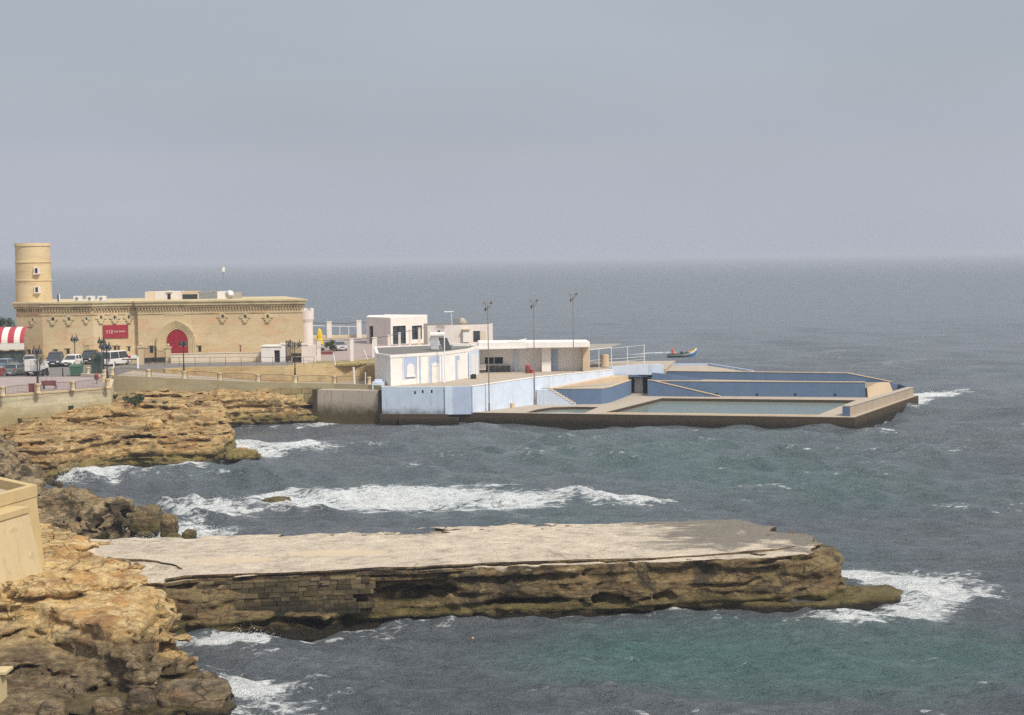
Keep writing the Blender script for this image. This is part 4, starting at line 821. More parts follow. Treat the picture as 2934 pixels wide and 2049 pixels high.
p = PY(*ZA(775, 930), 226.6); t = thing('roof_vent', 'short white and black vent board on the fort roof by the tower', 'vent', (p[0], p[1], zr)); mb = MB(); mb.box(.02, .14, -.1, .1, 0, 1.1); mb.build('white_board', M['ac_white'], t, world=False); mb = MB(); mb.box(-.2, .018, -.1, .1, 0, 1.05); mb.build('black_board', M['trimblack'], t, world=False)
# satellite dish
p = PY(*ZB(1195, 545), 231.5); t = thing('satellite_dish', 'big white satellite dish on the fort roof', 'satellite dish', (p[0], p[1], zr)); mb = MB(); rings = []
for i in range(7):
    rr = .66 * i / 6 + .01; rings.append([(rr * math.cos(q), -.5 - .16 * (rr / .66) ** 2, .62 + rr * math.sin(q)) for q in np.linspace(0, 2 * math.pi, 24, endpoint=False)])
mb.loft(rings); mb.loft([[(x, y + .05, z) for x, y, z in r] for r in rings]); mb.build('dish', M['ac_white'], t, world=False, smooth=True)
mb = MB(); mb.tube([(0, 0, 0), (0, 0, .6), (0, -.45, .62)], .05, 6); mb.build('mount', M['grey_metal'], t, world=False); mb = MB(); mb.tube([(0, -.5, .3), (0, -1.0, .62)], .02, 5); mb.build('feed_arm', M['grey_metal'], t, world=False)
p0 = PY(*ZB(1100, 440), 234); p1 = PY(*ZB(1097, 118), 234); pm = PY(*ZB(1097, 176), 234); t = thing('aerial_mast', 'thin aerial mast with a white cylinder on top, rising from the fort roof', 'mast', p0); mb = MB(); mb.tube([(p0[0], 234, ZC1), (pm[0], 234, pm[2])], .05, 6); mb.build('mast', M['grey_metal'], t); mb = MB(); mb.tube([(pm[0], 234, pm[2]), (p1[0], 234, p1[2])], .24, 10); mb.build('antenna_cover', M['ac_white'], t)
# red sign
f = faces[2]; r = f.rect(ZA(1348, 1245), ZA(1685, 1408)); cx = (r[0] + r[1]) / 2
sg = thing('red_sign', 'red wall sign with white number 112 hung on the fort', 'sign', f.pt(cx, (r[2] + r[3]) / 2, .1)); mb = MB(); f.box(mb, *r, .02, .14); mb.build('board', M['red_sign'], sg)
def text(name, s, f, a, b, c, size, m, parent, sx=1.0):
    cu = bpy.data.curves.new(name, 'FONT'); cu.body = s; cu.size = size; cu.extrude = .012; cu.materials.append(m); o = bpy.data.objects.new(name, cu); COL.objects.link(o)
    mw = Matrix(((f.t[0], 0, f.n[0], 0), (f.t[1], 0, f.n[1], 0), (0, 1, 0, 0), (0, 0, 0, 1))); q = f.pt(a, b, c); 
    me = bpy.data.meshes.new_from_object(o, depsgraph=bpy.context.evaluated_depsgraph_get()); bpy.data.objects.remove(o); o = bpy.data.objects.new(name, me); COL.objects.link(o)
    if not me.materials: me.materials.append(m)
    o.parent = parent; o.matrix_local = Matrix.Translation(Vector(q) - parent.location) @ mw @ Matrix.Diagonal((sx, 1, 1, 1)); return o
q = f.px(*ZA(1388, 1352)); text('numerals', '112', f, q[0], q[1], .16, .66, M['ac_white'], sg, 1.0)
q = f.px(*ZA(1498, 1338)); text('lettering', 'one twelve', f, q[0], q[1], .16, .40, M['ac_white'], sg, .84)
# pale turret behind the fort's right end
p = PY(879, 1000, 234.0); zt_ = float(PY(879, 886, 233)[2]); t = thing('white_turret', 'pale battlemented turret at the right end of the fort', 'turret', (p[0], p[1], 6)); mb = MB(); mb.lathe([(1.0, 0), (.98, zt_ - 7.1 - .9), (1.15, zt_ - 7.5), (1.15, zt_ - 6.3)], (p[0], p[1], 6), 20); mb.build('shaft', M['pinkwhite'], t)
mb = MB(); 
for k in range(8):
    q = k * math.pi / 4 + .2; mb.cbox((p[0] + 1.0 * math.cos(q), p[1] + 1.0 * math.sin(q), zt_ - .31), .42, .28, .42, q + math.pi / 2)
mb.build('battlements', M['pinkwhite'], t)
# ---------------------------------------------------------------- front wall, gates, gatehouse
fw = Fr(P(*ZB(410, 1378), 6)[:2], P(*ZB(1600, 1352), 6)[:2]); mb = MB(); z1 = fw.px(*ZB(1000, 1250))[1]; fw.box(mb, 0, fw.L, 5.9, z1, -.3, 0); fw.box(mb, 0, fw.L, z1 + .002, z1 + .1, -.36, .06); tag(mb.build('front_wall', M['cream']), 'long low cream wall between the fort and the road', 'wall')
def gate_pillar(u0, u1, vt, base, label, m='bollard_stone', ball=True):
    p = P(*base, 6.0); D = p[1]; w = (u1 - u0) / F * D; h = float(PY((u0 + u1) / 2, vt, D)[2]) - 6; t = thing('gate_pillar', label, 'pillar', (p[0], p[1], 6), 0, 'gate pillars of the fort'); hb = h - (.45 if ball else 0)
    mb = MB(); mb.box(-w / 2, w / 2, -w / 2, w / 2, -.1, hb - .22); mb.build('shaft', M[m], t, world=False); mb = MB(); mb.box(-w / 2 - .09, w / 2 + .09, -w / 2 - .09, w / 2 + .09, hb - .218, hb); mb.build('cap', M[m], t, world=False)
    if ball: mb = MB(); mb.lathe([(.02, -.22), (.14, -.16), (.21, 0), (.14, .16), (.02, .22)], (0, 0, hb + .22), 10); mb.build('ball_finial', M[m], t, world=False, smooth=True)
    return p
g1 = gate_pillar(398.5, 412.5, ZB(0, 1110)[1], (405, 1045), 'stone gate pillar left of the iron gate'); g2 = gate_pillar(476, 489.5, ZB(0, 1118)[1], ZB(380, 1372), 'stone gate pillar with a ball right of the iron gate')
def iron_gate(p, q, h, label, dip=0, group=None, open_=None):
    p, q = np.array(p, float), np.array(q, float); L = np.linalg.norm(q - p); t = (q - p) / L; root = thing('iron_gate', label, 'gate', p, 0, group); pt = lambda s, z: p + t * s + np.array([0, 0, z]); top = lambda s: h - dip * math.sin(math.pi * s / L)
    mb = MB(); 
    for s in np.arange(.0, L + .01, .16): mb.tube([pt(s, .08), pt(s, top(s))], .017, 4)
    mb.build('bars', M['iron'], root); mb = MB(); mb.tube([pt(0, .15), pt(L, .15)], .035, 4); mb.tube([pt(s, top(s) - .12) for s in np.linspace(0, L, 9)], .035, 4); mb.tube([pt(0, 0), pt(0, h + .1)], .05, 5); mb.tube([pt(L, 0), pt(L, h + .1)], .05, 5); mb.build('gate_frame', M['iron'], root)
    mb = MB(); mb.add([pt(.05, .16), pt(L - .05, .16), pt(L - .05, .95), pt(.05, .95)], [(0, 1, 2, 3)]); 
    mb2 = MB(); c = np.array([t[1], -t[0], 0]) * .02
    mb2.box8([pt(.05, .16) - c, pt(L - .05, .16) - c, pt(L - .05, .16) + c, pt(.05, .16) + c, pt(.05, .8) - c, pt(L - .05, .8) - c, pt(L - .05, .8) + c, pt(.05, .8) + c]); mb2.build('kick_panel', M['iron'], root)
iron_gate(P(*ZB(62, 1385), 6), P(*ZB(205, 1375), 6), 2.3, 'tall iron gate leaf beside the left stone gate pillar', .1, 'wrought iron gates of the fort'); iron_gate(P(*ZB(215, 1378), 6), P(*ZB(342, 1372), 6), 2.2, 'iron gate leaf beside the ball-topped gate pillar', .5, 'wrought iron gates of the fort')
gh = thing('gatehouse', 'small white gatehouse with one dark doorway', 'gatehouse', P(*ZB(1750, 1362), 6)); fg = Fr(P(*ZB(1598, 1366), 6)[:2], P(*ZB(1862, 1364), 6)[:2]); ht = fg.px(*ZB(1700, 1162))[1]; hr = fg.rect(ZB(1765, 1208), ZB(1842, 1356)); hole = (hr[0], hr[1], 5.95, hr[3])
mb = MB(); fg.holed(mb, 0, fg.L, 5.9, ht, [hole], .3); fg.box(mb, 0, fg.L, 5.9, ht - .05, -2.6, -.9); fg.box(mb, 0, .02, 5.9, ht - .05, -.9, -.01); fg.box(mb, fg.L - .02, fg.L, 5.9, ht - .05, -.9, -.01); mb.build('wall', M['white'], gh)
mb = MB(); fg.box(mb, -.08, fg.L + .08, ht + .002, ht + .16, -2.7, .1); mb.build('roof', M['white'], gh); mb = MB(); fg.box(mb, hole[0] + .01, hole[1] - .01, 5.96, hole[3] - .05, -.75, -.25); mb.build('door', M['darkhole'], gh)
gate_pillar(*[ZB(x, 0)[0] for x in (1862, 1918)], ZB(0, 1112)[1], ZB(1890, 1362), 'tall white gate pillar beside the white gatehouse', 'white', False)
gate_pillar(*[ZB(x, 0)[0] for x in (2132, 2205)], ZB(0, 1118)[1], ZB(2168, 1372), 'wide white gate pillar on the far side of the ornate gate', 'pinkwhite', False)
iron_gate(P(*ZB(1925, 1362), 6), P(*ZB(1990, 1350), 6), 2.9, 'narrow iron gate leaf standing open beside the gatehouse', 0, 'wrought iron gates of the fort'); iron_gate(P(*ZB(2010, 1372), 6), P(*ZB(2128, 1372), 6), 2.9, 'ornate iron gate leaf left of the wide white pillar', .2, 'wrought iron gates of the fort')
p = P(*ZE(150, 805), 6); mb = MB(); mb.cbox((p[0], p[1] + .5, 5.9), 1.15, .9, float(PY(*ZE(150, 592), p[1])[2]) - 5.9); mb.cbox((p[0] + .9, p[1] + 1.2, 5.9), .5, .5, float(PY(*ZE(185, 532), p[1])[2]) - 5.9); tag(mb.build('white_block', M['pinkwhite']), 'squat white masonry block with a taller post, right of the ornate gate', 'wall')
p = P(*ZT(550, 520), 6.0); mb = MB(); mb.cbox((p[0], p[1], 6.0), 1.6, .12, .42, .12); o = mb.build('green_plank', M['c_green']); o.location.z += .35; tag(o, 'dark green plank fixed across the foot of the ornate gate', 'plank')
# road railing on top of the upper wall
xs = [-20, 125, 325, 520, 730, 925, 1130, 1335, 1540, 1750, 1945, 2155, 2290]; ys = [1440, 1425, 1405, 1393, 1385, 1375, 1368, 1362, 1385, 1400, 1412, 1425, 1420]
rp = [P(ZB(x, 0)[0], 1052 - (ZB(x, 0)[0] - 400) * .0105 - (2.2 if x < 1400 else 0), 6.05) for x in xs]
rt = thing('road_railing', 'thin iron railing of posts and two rails between road and promenade', 'railing', rp[4])
for p in rp[1:]: mb = MB(); mb.tube([p, p + np.array([0, 0, 1.15])], .035, 6); mb.build('post', M['rail_iron'], rt)
mb = MB(); mb.tube([p + np.array([0, 0, 1.12]) for p in rp[1:]], .024, 5); mb.tube([p + np.array([0, 0, .6]) for p in rp[1:]], .018, 5); mb.build('rail', M['rail_iron'], rt)
# ---------------------------------------------------------------- pool deck
import bmesh
def loop_z(poly, z): return [(float(p[0]), float(p[1]), z) for p in poly]
def holed_slab(name, outer, holes, z, mt, label):
    bm = bmesh.new(); es = []
    for lp in [outer] + holes:
        vs = [bm.verts.new((p[0], p[1], z)) for p in lp]; es += [bm.edges.new((vs[i], vs[(i + 1) % len(vs)])) for i in range(len(vs))]
    bmesh.ops.triangle_fill(bm, use_beauty=True, use_dissolve=False, edges=es, normal=(0, 0, 1)); bmesh.ops.recalc_face_normals(bm, faces=bm.faces)
    if bm.faces and sum(f.normal.z for f in bm.faces) < 0: bmesh.ops.reverse_faces(bm, faces=bm.faces)
    me = bpy.data.meshes.new(name); bm.to_mesh(me); bm.free(); me.materials.append(mt); o = bpy.data.objects.new(name, me); COL.objects.link(o); return tag(o, kind='structure', label=label)
pool = [(10.74, 186.62), (34.96, 180.33), (43.66, 198.91), (19.59, 205.13)]
kid = [tuple(P(*ZG(*q), 1.4)[:2]) for q in ((640, 1386), (760, 1352), (930, 1328), (1180, 1322), (1432, 1326), (1330, 1368), (1285, 1391))]
DK = [(-13.3, 191.3), (38.9, 178.0), (52.9, 204.4), (50.6, 212.2), (46, 205.5), (19.5, 212), (19.5, 214.8), (14.6, 214.8), (10, 206), (2, 200), (-5, 190.5), (-8.2, 190.2)]
holed_slab('pool_deck', DK, [pool, kid], 1.4, M['deck'], 'pale concrete deck round the pools')
mb = MB(); od = offset_poly(DK, .12)
for lp, z1 in ((od, 1.34), (pool, 1.398), (kid, 1.398)):
    for i in range(len(lp)):
        a, b = lp[i], lp[(i + 1) % len(lp)]; n = max(1, int(np.hypot(b[0] - a[0], b[1] - a[1]) / .5))
        for k in range(n):
            p = [a[0] + (b[0] - a[0]) * k / n, a[1] + (b[1] - a[1]) * k / n]; q = [a[0] + (b[0] - a[0]) * (k + 1) / n, a[1] + (b[1] - a[1]) * (k + 1) / n]
            mb.quad((*p, -1.6), (*q, -1.6), (*q, z1), (*p, z1))
for i in range(len(DK)):
    j = (i + 1) % len(DK); mb.quad((*DK[i], 1.396), (*DK[j], 1.396), (*od[j], 1.34), (*od[i], 1.34))
tag(mb.build('pool_deck_sides', M['deck_edge']), kind='structure', label='weed-stained sides of the pool deck')
mb = MB(); c = offset_poly([DK[0], DK[1], DK[2]], 0)[:]; 
def strip(a, b, w, z0, z1, m, name, lab, cat):
    q = MB(); q.sweep([a, b], w, z0, z1); return q
mb = MB(); mb.prism(offset_poly(pool, .25), .9, 1.02); tag(mb.build('pool_water', M['pool']), kind='structure', label='grey-green water of the big pool')
mb = MB(); mb.prism(offset_poly(kid, .1), .95, 1.08); tag(mb.build('pool_water', M['pool']), kind='structure', label='grey-green water of the small pool')
q = MB(); q.sweep([(10.3, 186.3), (35.2, 179.95)], .28, 1.3, 1.50); o = q.build('pool_kerb', M['sandy']); tag(o, 'pale low kerb between the big pool and the open sea', 'kerb')
# ---------------------------------------------------------------- walls of the bathing terrace
A_, B_, D_, E_, F_ = (-15.75, 190.5), (-7.95, 189.35), (-5.0, 189.25), (2.95, 198.6), (13.49, 212.0)
sw = thing('sea_wall', 'pale blue sea wall standing in the water at the left end of the club', 'wall', (*A_, 0)); mb = MB(); mb.sweep([(-16.2, 194), A_, B_], .25, -1.5, 4.55); mb.build('wall', M['sky_paint_low'], sw)
f = Fr(A_, B_); mb = MB(); f.box(mb, -.3, f.L + .2, -1.5, 1.25, -.2, .75); f.box(mb, 2.2, f.L + 1.6, -1.5, .95, .75, 1.3); mb.build('footing', M['deck_edge'], sw)
for q in (ZF(522, 1220), ZF(612, 1208), ZF(714, 1206)):
    a, b = f.px(*q); mb = MB(); f.box(mb, a - .1, a + .1, b - .18, b + .18, .2, .262); mb.build('drain_hole', M['darkhole'], sw)
mb = MB(); mb.sweep([B_, D_], .24, 1.2, 4.56); tag(mb.build('front_wall', M['lav_paint_shade']), 'blue wall panel with shade in its lavender colour at the front corner of the club terrace', 'wall')  # face turned from the sun: its shade is put into the darker blue
mb = MB(); mb.cbox((B_[0] + .25, B_[1] - .12, 1.2), .9, .5, 3.38); tag(mb.build('corner_pier', M['sky_paint']), 'whitish corner pier between the sea wall and the lavender panel', 'pier')
cw = thing('club_wall', 'long pale blue terrace wall behind the floodlight poles', 'wall', (*D_, 1.4)); mb = MB(); mb.sweep([D_, E_], .22, 1.2, [4.55, 4.86]); mb.build('wall', M['sky_paint'], cw)
mb = MB(); mb.sweep([D_, E_], .27, [4.552, 4.862], [4.62, 4.93]); mb.build('coping', M['white'], cw)
f = Fr(D_, E_); a, b = f.px(*ZG(465, 1297)); mb = MB(); f.box(mb, a - .28, a + .28, 1.35, 2.0, -.1, .5); mb.build('meter_box', M['sandy'], cw)
rw = thing('ramp_wall', 'pale blue terrace wall rising behind the sloping ramp', 'wall', (*E_, 1.4)); mb = MB(); mb.sweep([E_, F_], .22, 1.2, [4.86, 4.74]); mb.build('wall', M['sky_paint'], rw); mb = MB(); mb.sweep([E_, F_], .27, [4.862, 4.742], [4.93, 4.80]); mb.build('coping', M['white'], rw)
pts = [(-15.6, 190.9), (-8, 189.7), (-4.9, 189.7), (2.9, 198.9), (13.4, 212.2), (20.6, 211.5), (24, 230), (-3, 230), (-17, 205), (-17.2, 196)]
mb = MB(); mb.prism(pts, 3.9, [4.5, 4.5, 4.5, 4.82, 4.70, 4.72, 4.65, 4.6, 4.52, 4.5]); tag(mb.build('club_terrace', M['deck']), kind='structure', label='concrete terrace before the clubhouse')
# bridge parapet, passage
f = Fr(F_, (20.4, 211.0)); zl = f.px(*ZS(720, 690))[1]; zr_ = f.px(*ZS(1750, 635))[1]; zb = 4.05
mb = MB(); n = f.L; f.poly(mb, [(0, zb - .1), (n * .55, zb), (n - .1, zb - .05), (n, zb + .1), (n, zr_ - .35), (n - .25, zr_ - .12), (n - .75, zr_), (n * .5, (zl + zr_) / 2 + .03), (0, zl)], -.4, .1)
tag(mb.build('bridge_parapet', M['sky_paint']), 'bulky pale blue parapet over the dark passage', 'parapet')
ps = thing('passage', 'dark blue passage under the bridge with a pale door inside', 'passage', (17, 213, 1.4)); mb = MB(); mb.box(15.7, 16.1, 211.75, 216, 1.3, 3.9); mb.box(18.45, 18.85, 211.45, 216, 1.3, 3.9); mb.box(15.7, 18.85, 216, 216.3, 1.3, 3.9); mb.build('wall', M['blue_deep'], ps)
mb = MB(); mb.box(13.9, 19.4, 211.45, 216.3, 3.72, 4.03); mb.build('lintel', M['blue_deep'], ps)
f = Fr((16.1, 213.6), (18.45, 213.4)); r = f.rect(ZG(1828, 1005), ZG(1922, 1172)); mb = MB(); f.box(mb, r[0], r[1], 1.4, r[3], -.3, 0); mb.build('door', M['white'], ps)
# mid blue wall, platform, stair, ramp
mw = thing('platform_wall', 'mid blue curved wall under the sand-coloured platform', 'wall', (7.6, 198.3, 1.4)); mp = [(3.3, 199.3), (7.6, 198.25), (11.2, 198.1), (12.4, 200.2), (14.1, 205.4), (15.85, 210.95)]
mb = MB(); mb.sweep(mp, .16, 1.3, 3.36); mb.build('wall', M['blue_paint'], mw); mb = MB(); mb.sweep(mp, .2, 3.362, 3.44); mb.build('coping', M['sandy'], mw)
mb = MB(); mb.prism([(3.2, 199.6), (7.6, 198.5), (11.1, 198.3), (12.2, 200.3), (13.9, 205.4), (15.8, 211.4), (13.6, 212), (3.2, 198.9)], 2.8, 3.30); tag(mb.build('platform', M['deck']), kind='structure', label='sand-coloured platform beside the ramp')
mb = MB(); w0 = [(4.6, 200.9), (13.3, 211.9), (15.7, 211.5), (12.6, 208.0), (8.0, 202.9), (5.6, 200.2)]; mb.prism(w0, 3.0, [3.31, 4.02, 4.02, 3.9, 3.55, 3.31]); tag(mb.build('ramp', M['sandy']), kind='structure', label='ramp climbing towards the bridge')
st = thing('stair', 'pale blue sided stair descending to the pool deck', 'stair', (5, 198, 1.4)); f = Fr((3.05, 198.1), (7.75, 196.95)); N = 9; ab = [(0, 1.38), (f.L, 1.38)]; x1 = f.L; x0 = 1.6; 
for k in range(N): ab += [(x1 - (x1 - x0) * k / N, 1.4 + 1.92 * (k + 1) / N), (x1 - (x1 - x0) * (k + 1) / N, 1.4 + 1.92 * (k + 1) / N)]
ab += [(0, 3.32)]; mb = MB(); f.poly(mb, ab, -1.1, 0); mb.build('stair_side', M['sky_paint'], st)
mb = MB()
for k in range(N): f.box(mb, x1 - (x1 - x0) * (k + 1) / N - .02, x1 - (x1 - x0) * k / N + .04, 1.4 + 1.92 * (k + 1) / N + .002, 1.4 + 1.92 * (k + 1) / N + .05, -1.1, .05)
mb.build('treads', M['sandy'], st)
# back walls of the pool
b1 = thing('pool_back_wall', 'long mid blue wall along the far side of the big pool', 'wall', (30, 206.4, 1.4)); L1 = [(18.2, 209.35), (45.7, 202.75)]; mb = MB(); mb.sweep(L1, .2, 1.3, 3.34); mb.build('wall', M['blue_paint'], b1); mb = MB(); mb.sweep(L1, .26, 3.342, 3.43); mb.build('coping', M['sandy'], b1)
f = Fr(*L1)
for q in (ZH(530, 408), ZH(845, 411), ZH(1145, 412), ZH(1455, 412)):
    a, b = f.px(*q); mb = MB(); f.box(mb, a - .16, a + .16, b - .16, b + .16, .15, .212); mb.build('drain_hole', M['darkhole'], b1)
mb = MB(); mb.prism([(18.3, 209.6), (45.6, 203.0), (48.4, 203.3), (35.1, 207.9), (22, 213.2), (19.6, 212.4)], 2.6, 3.30); tag(mb.build('walkway', M['deck']), kind='structure', label='walkway above the pool wall')
L2 = [(21.2, 213.4), (35.1, 207.95), (43.9, 204.75), (49.3, 203.2)]; b2 = thing('upper_pool_wall', 'upper blue wall behind the pool walkway, sloping down at its right end', 'wall', (35, 208, 3.3)); mb = MB(); mb.sweep(L2, .2, 2.4, [4.36, 4.40, 4.40, 3.30]); mb.build('wall', M['blue_paint'], b2); mb = MB(); mb.sweep(L2, .25, [4.362, 4.402, 4.402, 3.302], [4.43, 4.47, 4.47, 3.37]); mb.build('coping', M['sandy'], b2)
e0 = P(*ZH(120, 186), 4.3); e1 = P(*ZH(470, 184), 4.3); e2 = P(*ZH(790, 238), 4.3)
mb = MB(); mb.prism([(20.4, 213.7), (33, 209.1), (e2[0], e2[1]), (e1[0], e1[1]), (e0[0], e0[1]), (20.6, 217)], 3.0, 4.30); tag(mb.build('upper_terrace', M['deck']), kind='structure', label='raised terrace on the seaward side')
mb = MB(); mb.sweep([e0[:2], e1[:2], (e2[0] + .4, e2[1] + .2)], .16, 2, [4.62, 4.62, 4.55]); tag(mb.build('terrace_parapet', M['lav_paint_shade']), 'thin lavender parapet edging the raised terrace on its sea side', 'parapet')
sp = thing('stair_wall', 'sloping blue wall with a sandy top beside the steps down to the pool', 'wall', (23, 207, 1.4)); f = Fr((18.0, 208.35), (27.25, 205.85)); mb = MB(); f.poly(mb, [(0, 1.35), (f.L, 1.35), (f.L, 1.48), (.5, 3.5), (0, 3.5)], -.25, 0); mb.build('wall', M['blue_paint'], sp)
mb = MB(); f.poly(mb, [(f.L + .1, 1.44), (f.L + .1, 1.55), (.5, 3.6), (0, 3.6), (0, 3.502), (.5, 3.502)], -.3, .06); mb.build('coping', M['sandy'], sp); mb = MB()
for k in range(9): f.box(mb, .6 + k * .9, 1.5 + k * .9, 1.4, 3.3 - k * .2, -1.0, -.26)
mb.build('steps', M['deck'], sp)
mb = MB(); mb.sweep([(18.9, 211.0), (21.5, 210.4), (25.5, 210.2)], .15, [3.2, 3.2, 3.2], [4.35, 4.05, 3.45]); tag(mb.build('ramp_parapet', M['blue_paint']), 'short blue parapet sloping down from the bridge to the walkway', 'parapet')
ow = thing('outer_wall', 'stained tan breakwater wall along the right side of the pool', 'wall', (45, 191, 1.4)); mb = MB(); o0, o1 = (38.25, 179.3), (51.9, 204.2); mb.sweep([o0, o1], .42, 1.3, [2.52, 2.45]); mb.build('wall', M['tan_wall'], ow)
mb = MB(); mb.sweep([o0, o1], .48, [2.522, 2.452], [2.60, 2.53]); mb.build('coping', M['deck'], ow); f = Fr((37.85, 179.5), (38.62, 179.08)); mb = MB(); f.box(mb, .0, f.L, 1.402, 2.5, -.1, .04); mb.build('end_face', M['blue_paint'], ow)
cr_ = thing('corner_ramp', 'beige sloping corner block at the right end of the pool wall', 'ramp', (47.5, 203.4, 1.4)); mb = MB(); mb.add([(46.0, 202.4, 1.38), (49.4, 202.0, 1.38), (49.2, 204.6, 1.38), (46, 205, 1.38), (46.0, 203.4, 3.3), (48.9, 203.0, 3.3), (49.2, 204.6, 3.3), (46, 205, 3.3)], [(0, 3, 2, 1), (4, 5, 6, 7), (0, 1, 5, 4), (1, 2, 6, 5), (2, 3, 7, 6), (3, 0, 4, 7)]); mb.build('slope', M['sandy'], cr_)
mb = MB(); mb.sweep([(51.9, 204.4), (51.2, 207.5), (49.0, 205.2)], .2, 1.3, [2.5, 2.7, 3.0]); tag(mb.build('corner_wall', M['blue_deep']), 'low dark blue wall closing the far right corner of the pool', 'wall')
# ---------------------------------------------------------------- clubhouse
CB = [(-14.92, 192.27), (-11.66, 195.1), (-8.5, 197.36), (-5.49, 204.08), (-4.48, 210.06)]; ZT_ = 8.15
cl = thing('clubhouse', 'white clubhouse with blue arched panels and an open porch', 'clubhouse', (-10, 200, 4.5)); body = CB + [(-4.6, 214.6), (-9, 216), (-18.5, 211), (-17.0, 196.5)]
mb = MB(); mb.prism(body, 4.45, ZT_); mb.build('wall', M['clubwhite'], cl); mb = MB(); mb.prism(offset_poly(body, -.35), ZT_ - .02, ZT_ + .03); mb.build('roof', M['roof_felt'], cl)
mb = MB(); bo = offset_poly(body, .06)
for i in range(len(body)):
    j = (i + 1) % len(body); ii = offset_poly(body, -.25); mb.box8([(*bo[i], ZT_ - .22), (*bo[j], ZT_ - .22), (*ii[j], ZT_ - .22), (*ii[i], ZT_ - .22), (*bo[i], ZT_ + .14), (*bo[j], ZT_ + .14), (*ii[j], ZT_ + .14), (*ii[i], ZT_ + .14)])
mb.build('parapet', M['white'], cl)
S = [Fr(CB[i], CB[i + 1]) for i in range(4)]
def cpart(f, q0, q1, name, m, c=.04, par=cl, ar=None):
    r = list(f.rect(q0, q1)); r[2] = max(r[2], 4.51); mb = MB()
    if ar is None: f.box(mb, *r, -.05, c)
    else: f.poly(mb, arch(r[0], r[1], r[2], r[3], ar), -.05, c)
    return mb.build(name, M[m], par) if par is cl else sub(mb, name, M[m], par)
pn = cpart(S[0], ZF(385, 820), ZF(532, 1055), 'window_panel', 'lav_paint_shade', .05); cpart(S[0], ZF(418, 892), ZF(506, 1028), 'arched_window', 'white', .10, pn, 0); cpart(S[0], ZF(412, 1028), ZF(512, 1038), 'sill', 'clubwhite', .2, pn)
cpart(S[0], ZF(372, 810), ZF(385, 1060), 'pilaster', 'clubwhite', .09); cpart(S[0], ZF(533, 810), ZF(548, 1110), 'pilaster', 'clubwhite', .09); cpart(S[0], ZF(562, 810), ZF(584, 1112), 'pilaster', 'lav_paint_shade', .06)
pn = cpart(S[1], ZF(678, 808), ZF(802, 1106), 'door_panel', 'lav_paint_shade', .05); cpart(S[1], ZF(706, 876), ZF(790, 1106), 'arched_door', 'white', .10, pn, 0); cpart(S[1], ZF(704, 905), ZF(792, 912), 'transom', 'clubwhite', .14, pn)
cpart(S[1], ZF(664, 800), ZF(676, 1106), 'pilaster', 'clubwhite', .09); cpart(S[1], ZF(820, 800), ZF(834, 1102), 'pilaster', 'sky_paint', .09)
pn = cpart(S[2], ZF(978, 800), ZF(1030, 1080), 'door_panel', 'lav_paint_shade', .05); cpart(S[2], ZF(1000, 850), ZF(1026, 1080), 'arched_door', 'white', .10, pn, 0)
pn = cpart(S[3], ZF(1135, 760), ZF(1252, 1040), 'door_panel', 'sky_paint', .05); cpart(S[3], ZF(1172, 790), ZF(1200, 1040), 'door', 'white', .10, pn); cpart(S[3], ZF(1212, 790), ZF(1236, 1040), 'door', 'white', .10, pn)
# porch
pf = Fr((-4.45, 210.0), (10.9, 210.6)); pbk = Fr((-4.45, 213.2), (10.4, 213.6))
zt0 = pf.px(*ZG(130, 620))[1]; zt1 = pf.px(*ZG(1340, 612))[1]; zb0 = pf.px(*ZG(280, 682))[1]; zb1_ = pf.px(*ZG(1340, 668))[1]; aR = pf.px(*ZG(1341, 640))[0]
mb = MB(); pf.poly(mb, [(0, zb0), (aR, zb1_), (aR, zt1), (0, zt0)], -6, 0); mb.build('porch_roof', M['clubwhite'], cl); mb = MB(); pf.poly(mb, [(-.5, zb0 - .12), (aR * .42, zb0 - .06), (aR * .42, zb0 + .1), (-.5, zb0 + .12)], .002, .12); mb.build('porch_beam', M['clubwhite'], cl)
mb = MB(); pbk.box(mb, 0, pbk.px(*ZG(1340, 800))[0], 4.5, zb0 - .002, -.2, 0); mb.build('porch_wall', M['clubwhite'], cl); 
bp = lambda q0, q1, nm, m, c=.05: (lambda r: (lambda mb: (pbk.box(mb, r[0], r[1], max(r[2], 4.55), r[3], -.05, c), mb.build(nm, M[m], cl)))(MB()))(pbk.rect(q0, q1))
bp(ZR(455, 490), ZR(850, 625), 'serving_hatch', 'darkhole', .03); bp(ZR(640, 490), ZR(670, 625), 'hatch_post', 'grey_metal', .08); bp(ZR(1085, 320), ZR(1180, 832), 'pilaster', 'sky_paint', .2); bp(ZR(1915, 330), ZR(2060, 832), 'pilaster', 'lav_paint_shade', .12)
mid = Fr((-4.45, 211.5), (10.6, 211.9)); r = mid.rect(ZR(1700, 300), ZR(1905, 832)); mb = MB(); mid.box(mb, r[0], r[1], 4.6, zb1_, -.6, 0); mb.build('column', M['clubwhite'], cl); r = mid.rect(ZG(1262, 690), ZG(1340, 930)); mb = MB(); mid.box(mb, r[0], r[1], 4.6, zb1_, -1.6, 0); mb.build('end_wall', M['sandy'], cl)
mb = MB(); pf.poly(mb, [(pf.px(*ZG(430, 0))[0], zt0 + .01), (pf.px(*ZG(640, 0))[0], zt0 + .32), (pf.px(*ZG(640, 0))[0], zt0 + .42), (pf.px(*ZG(560, 0))[0], zt0 + .2)], -1.2, -.3); tag(mb.build('loose_board', M['clubwhite']), 'white board lying tilted on the porch roof', 'board')
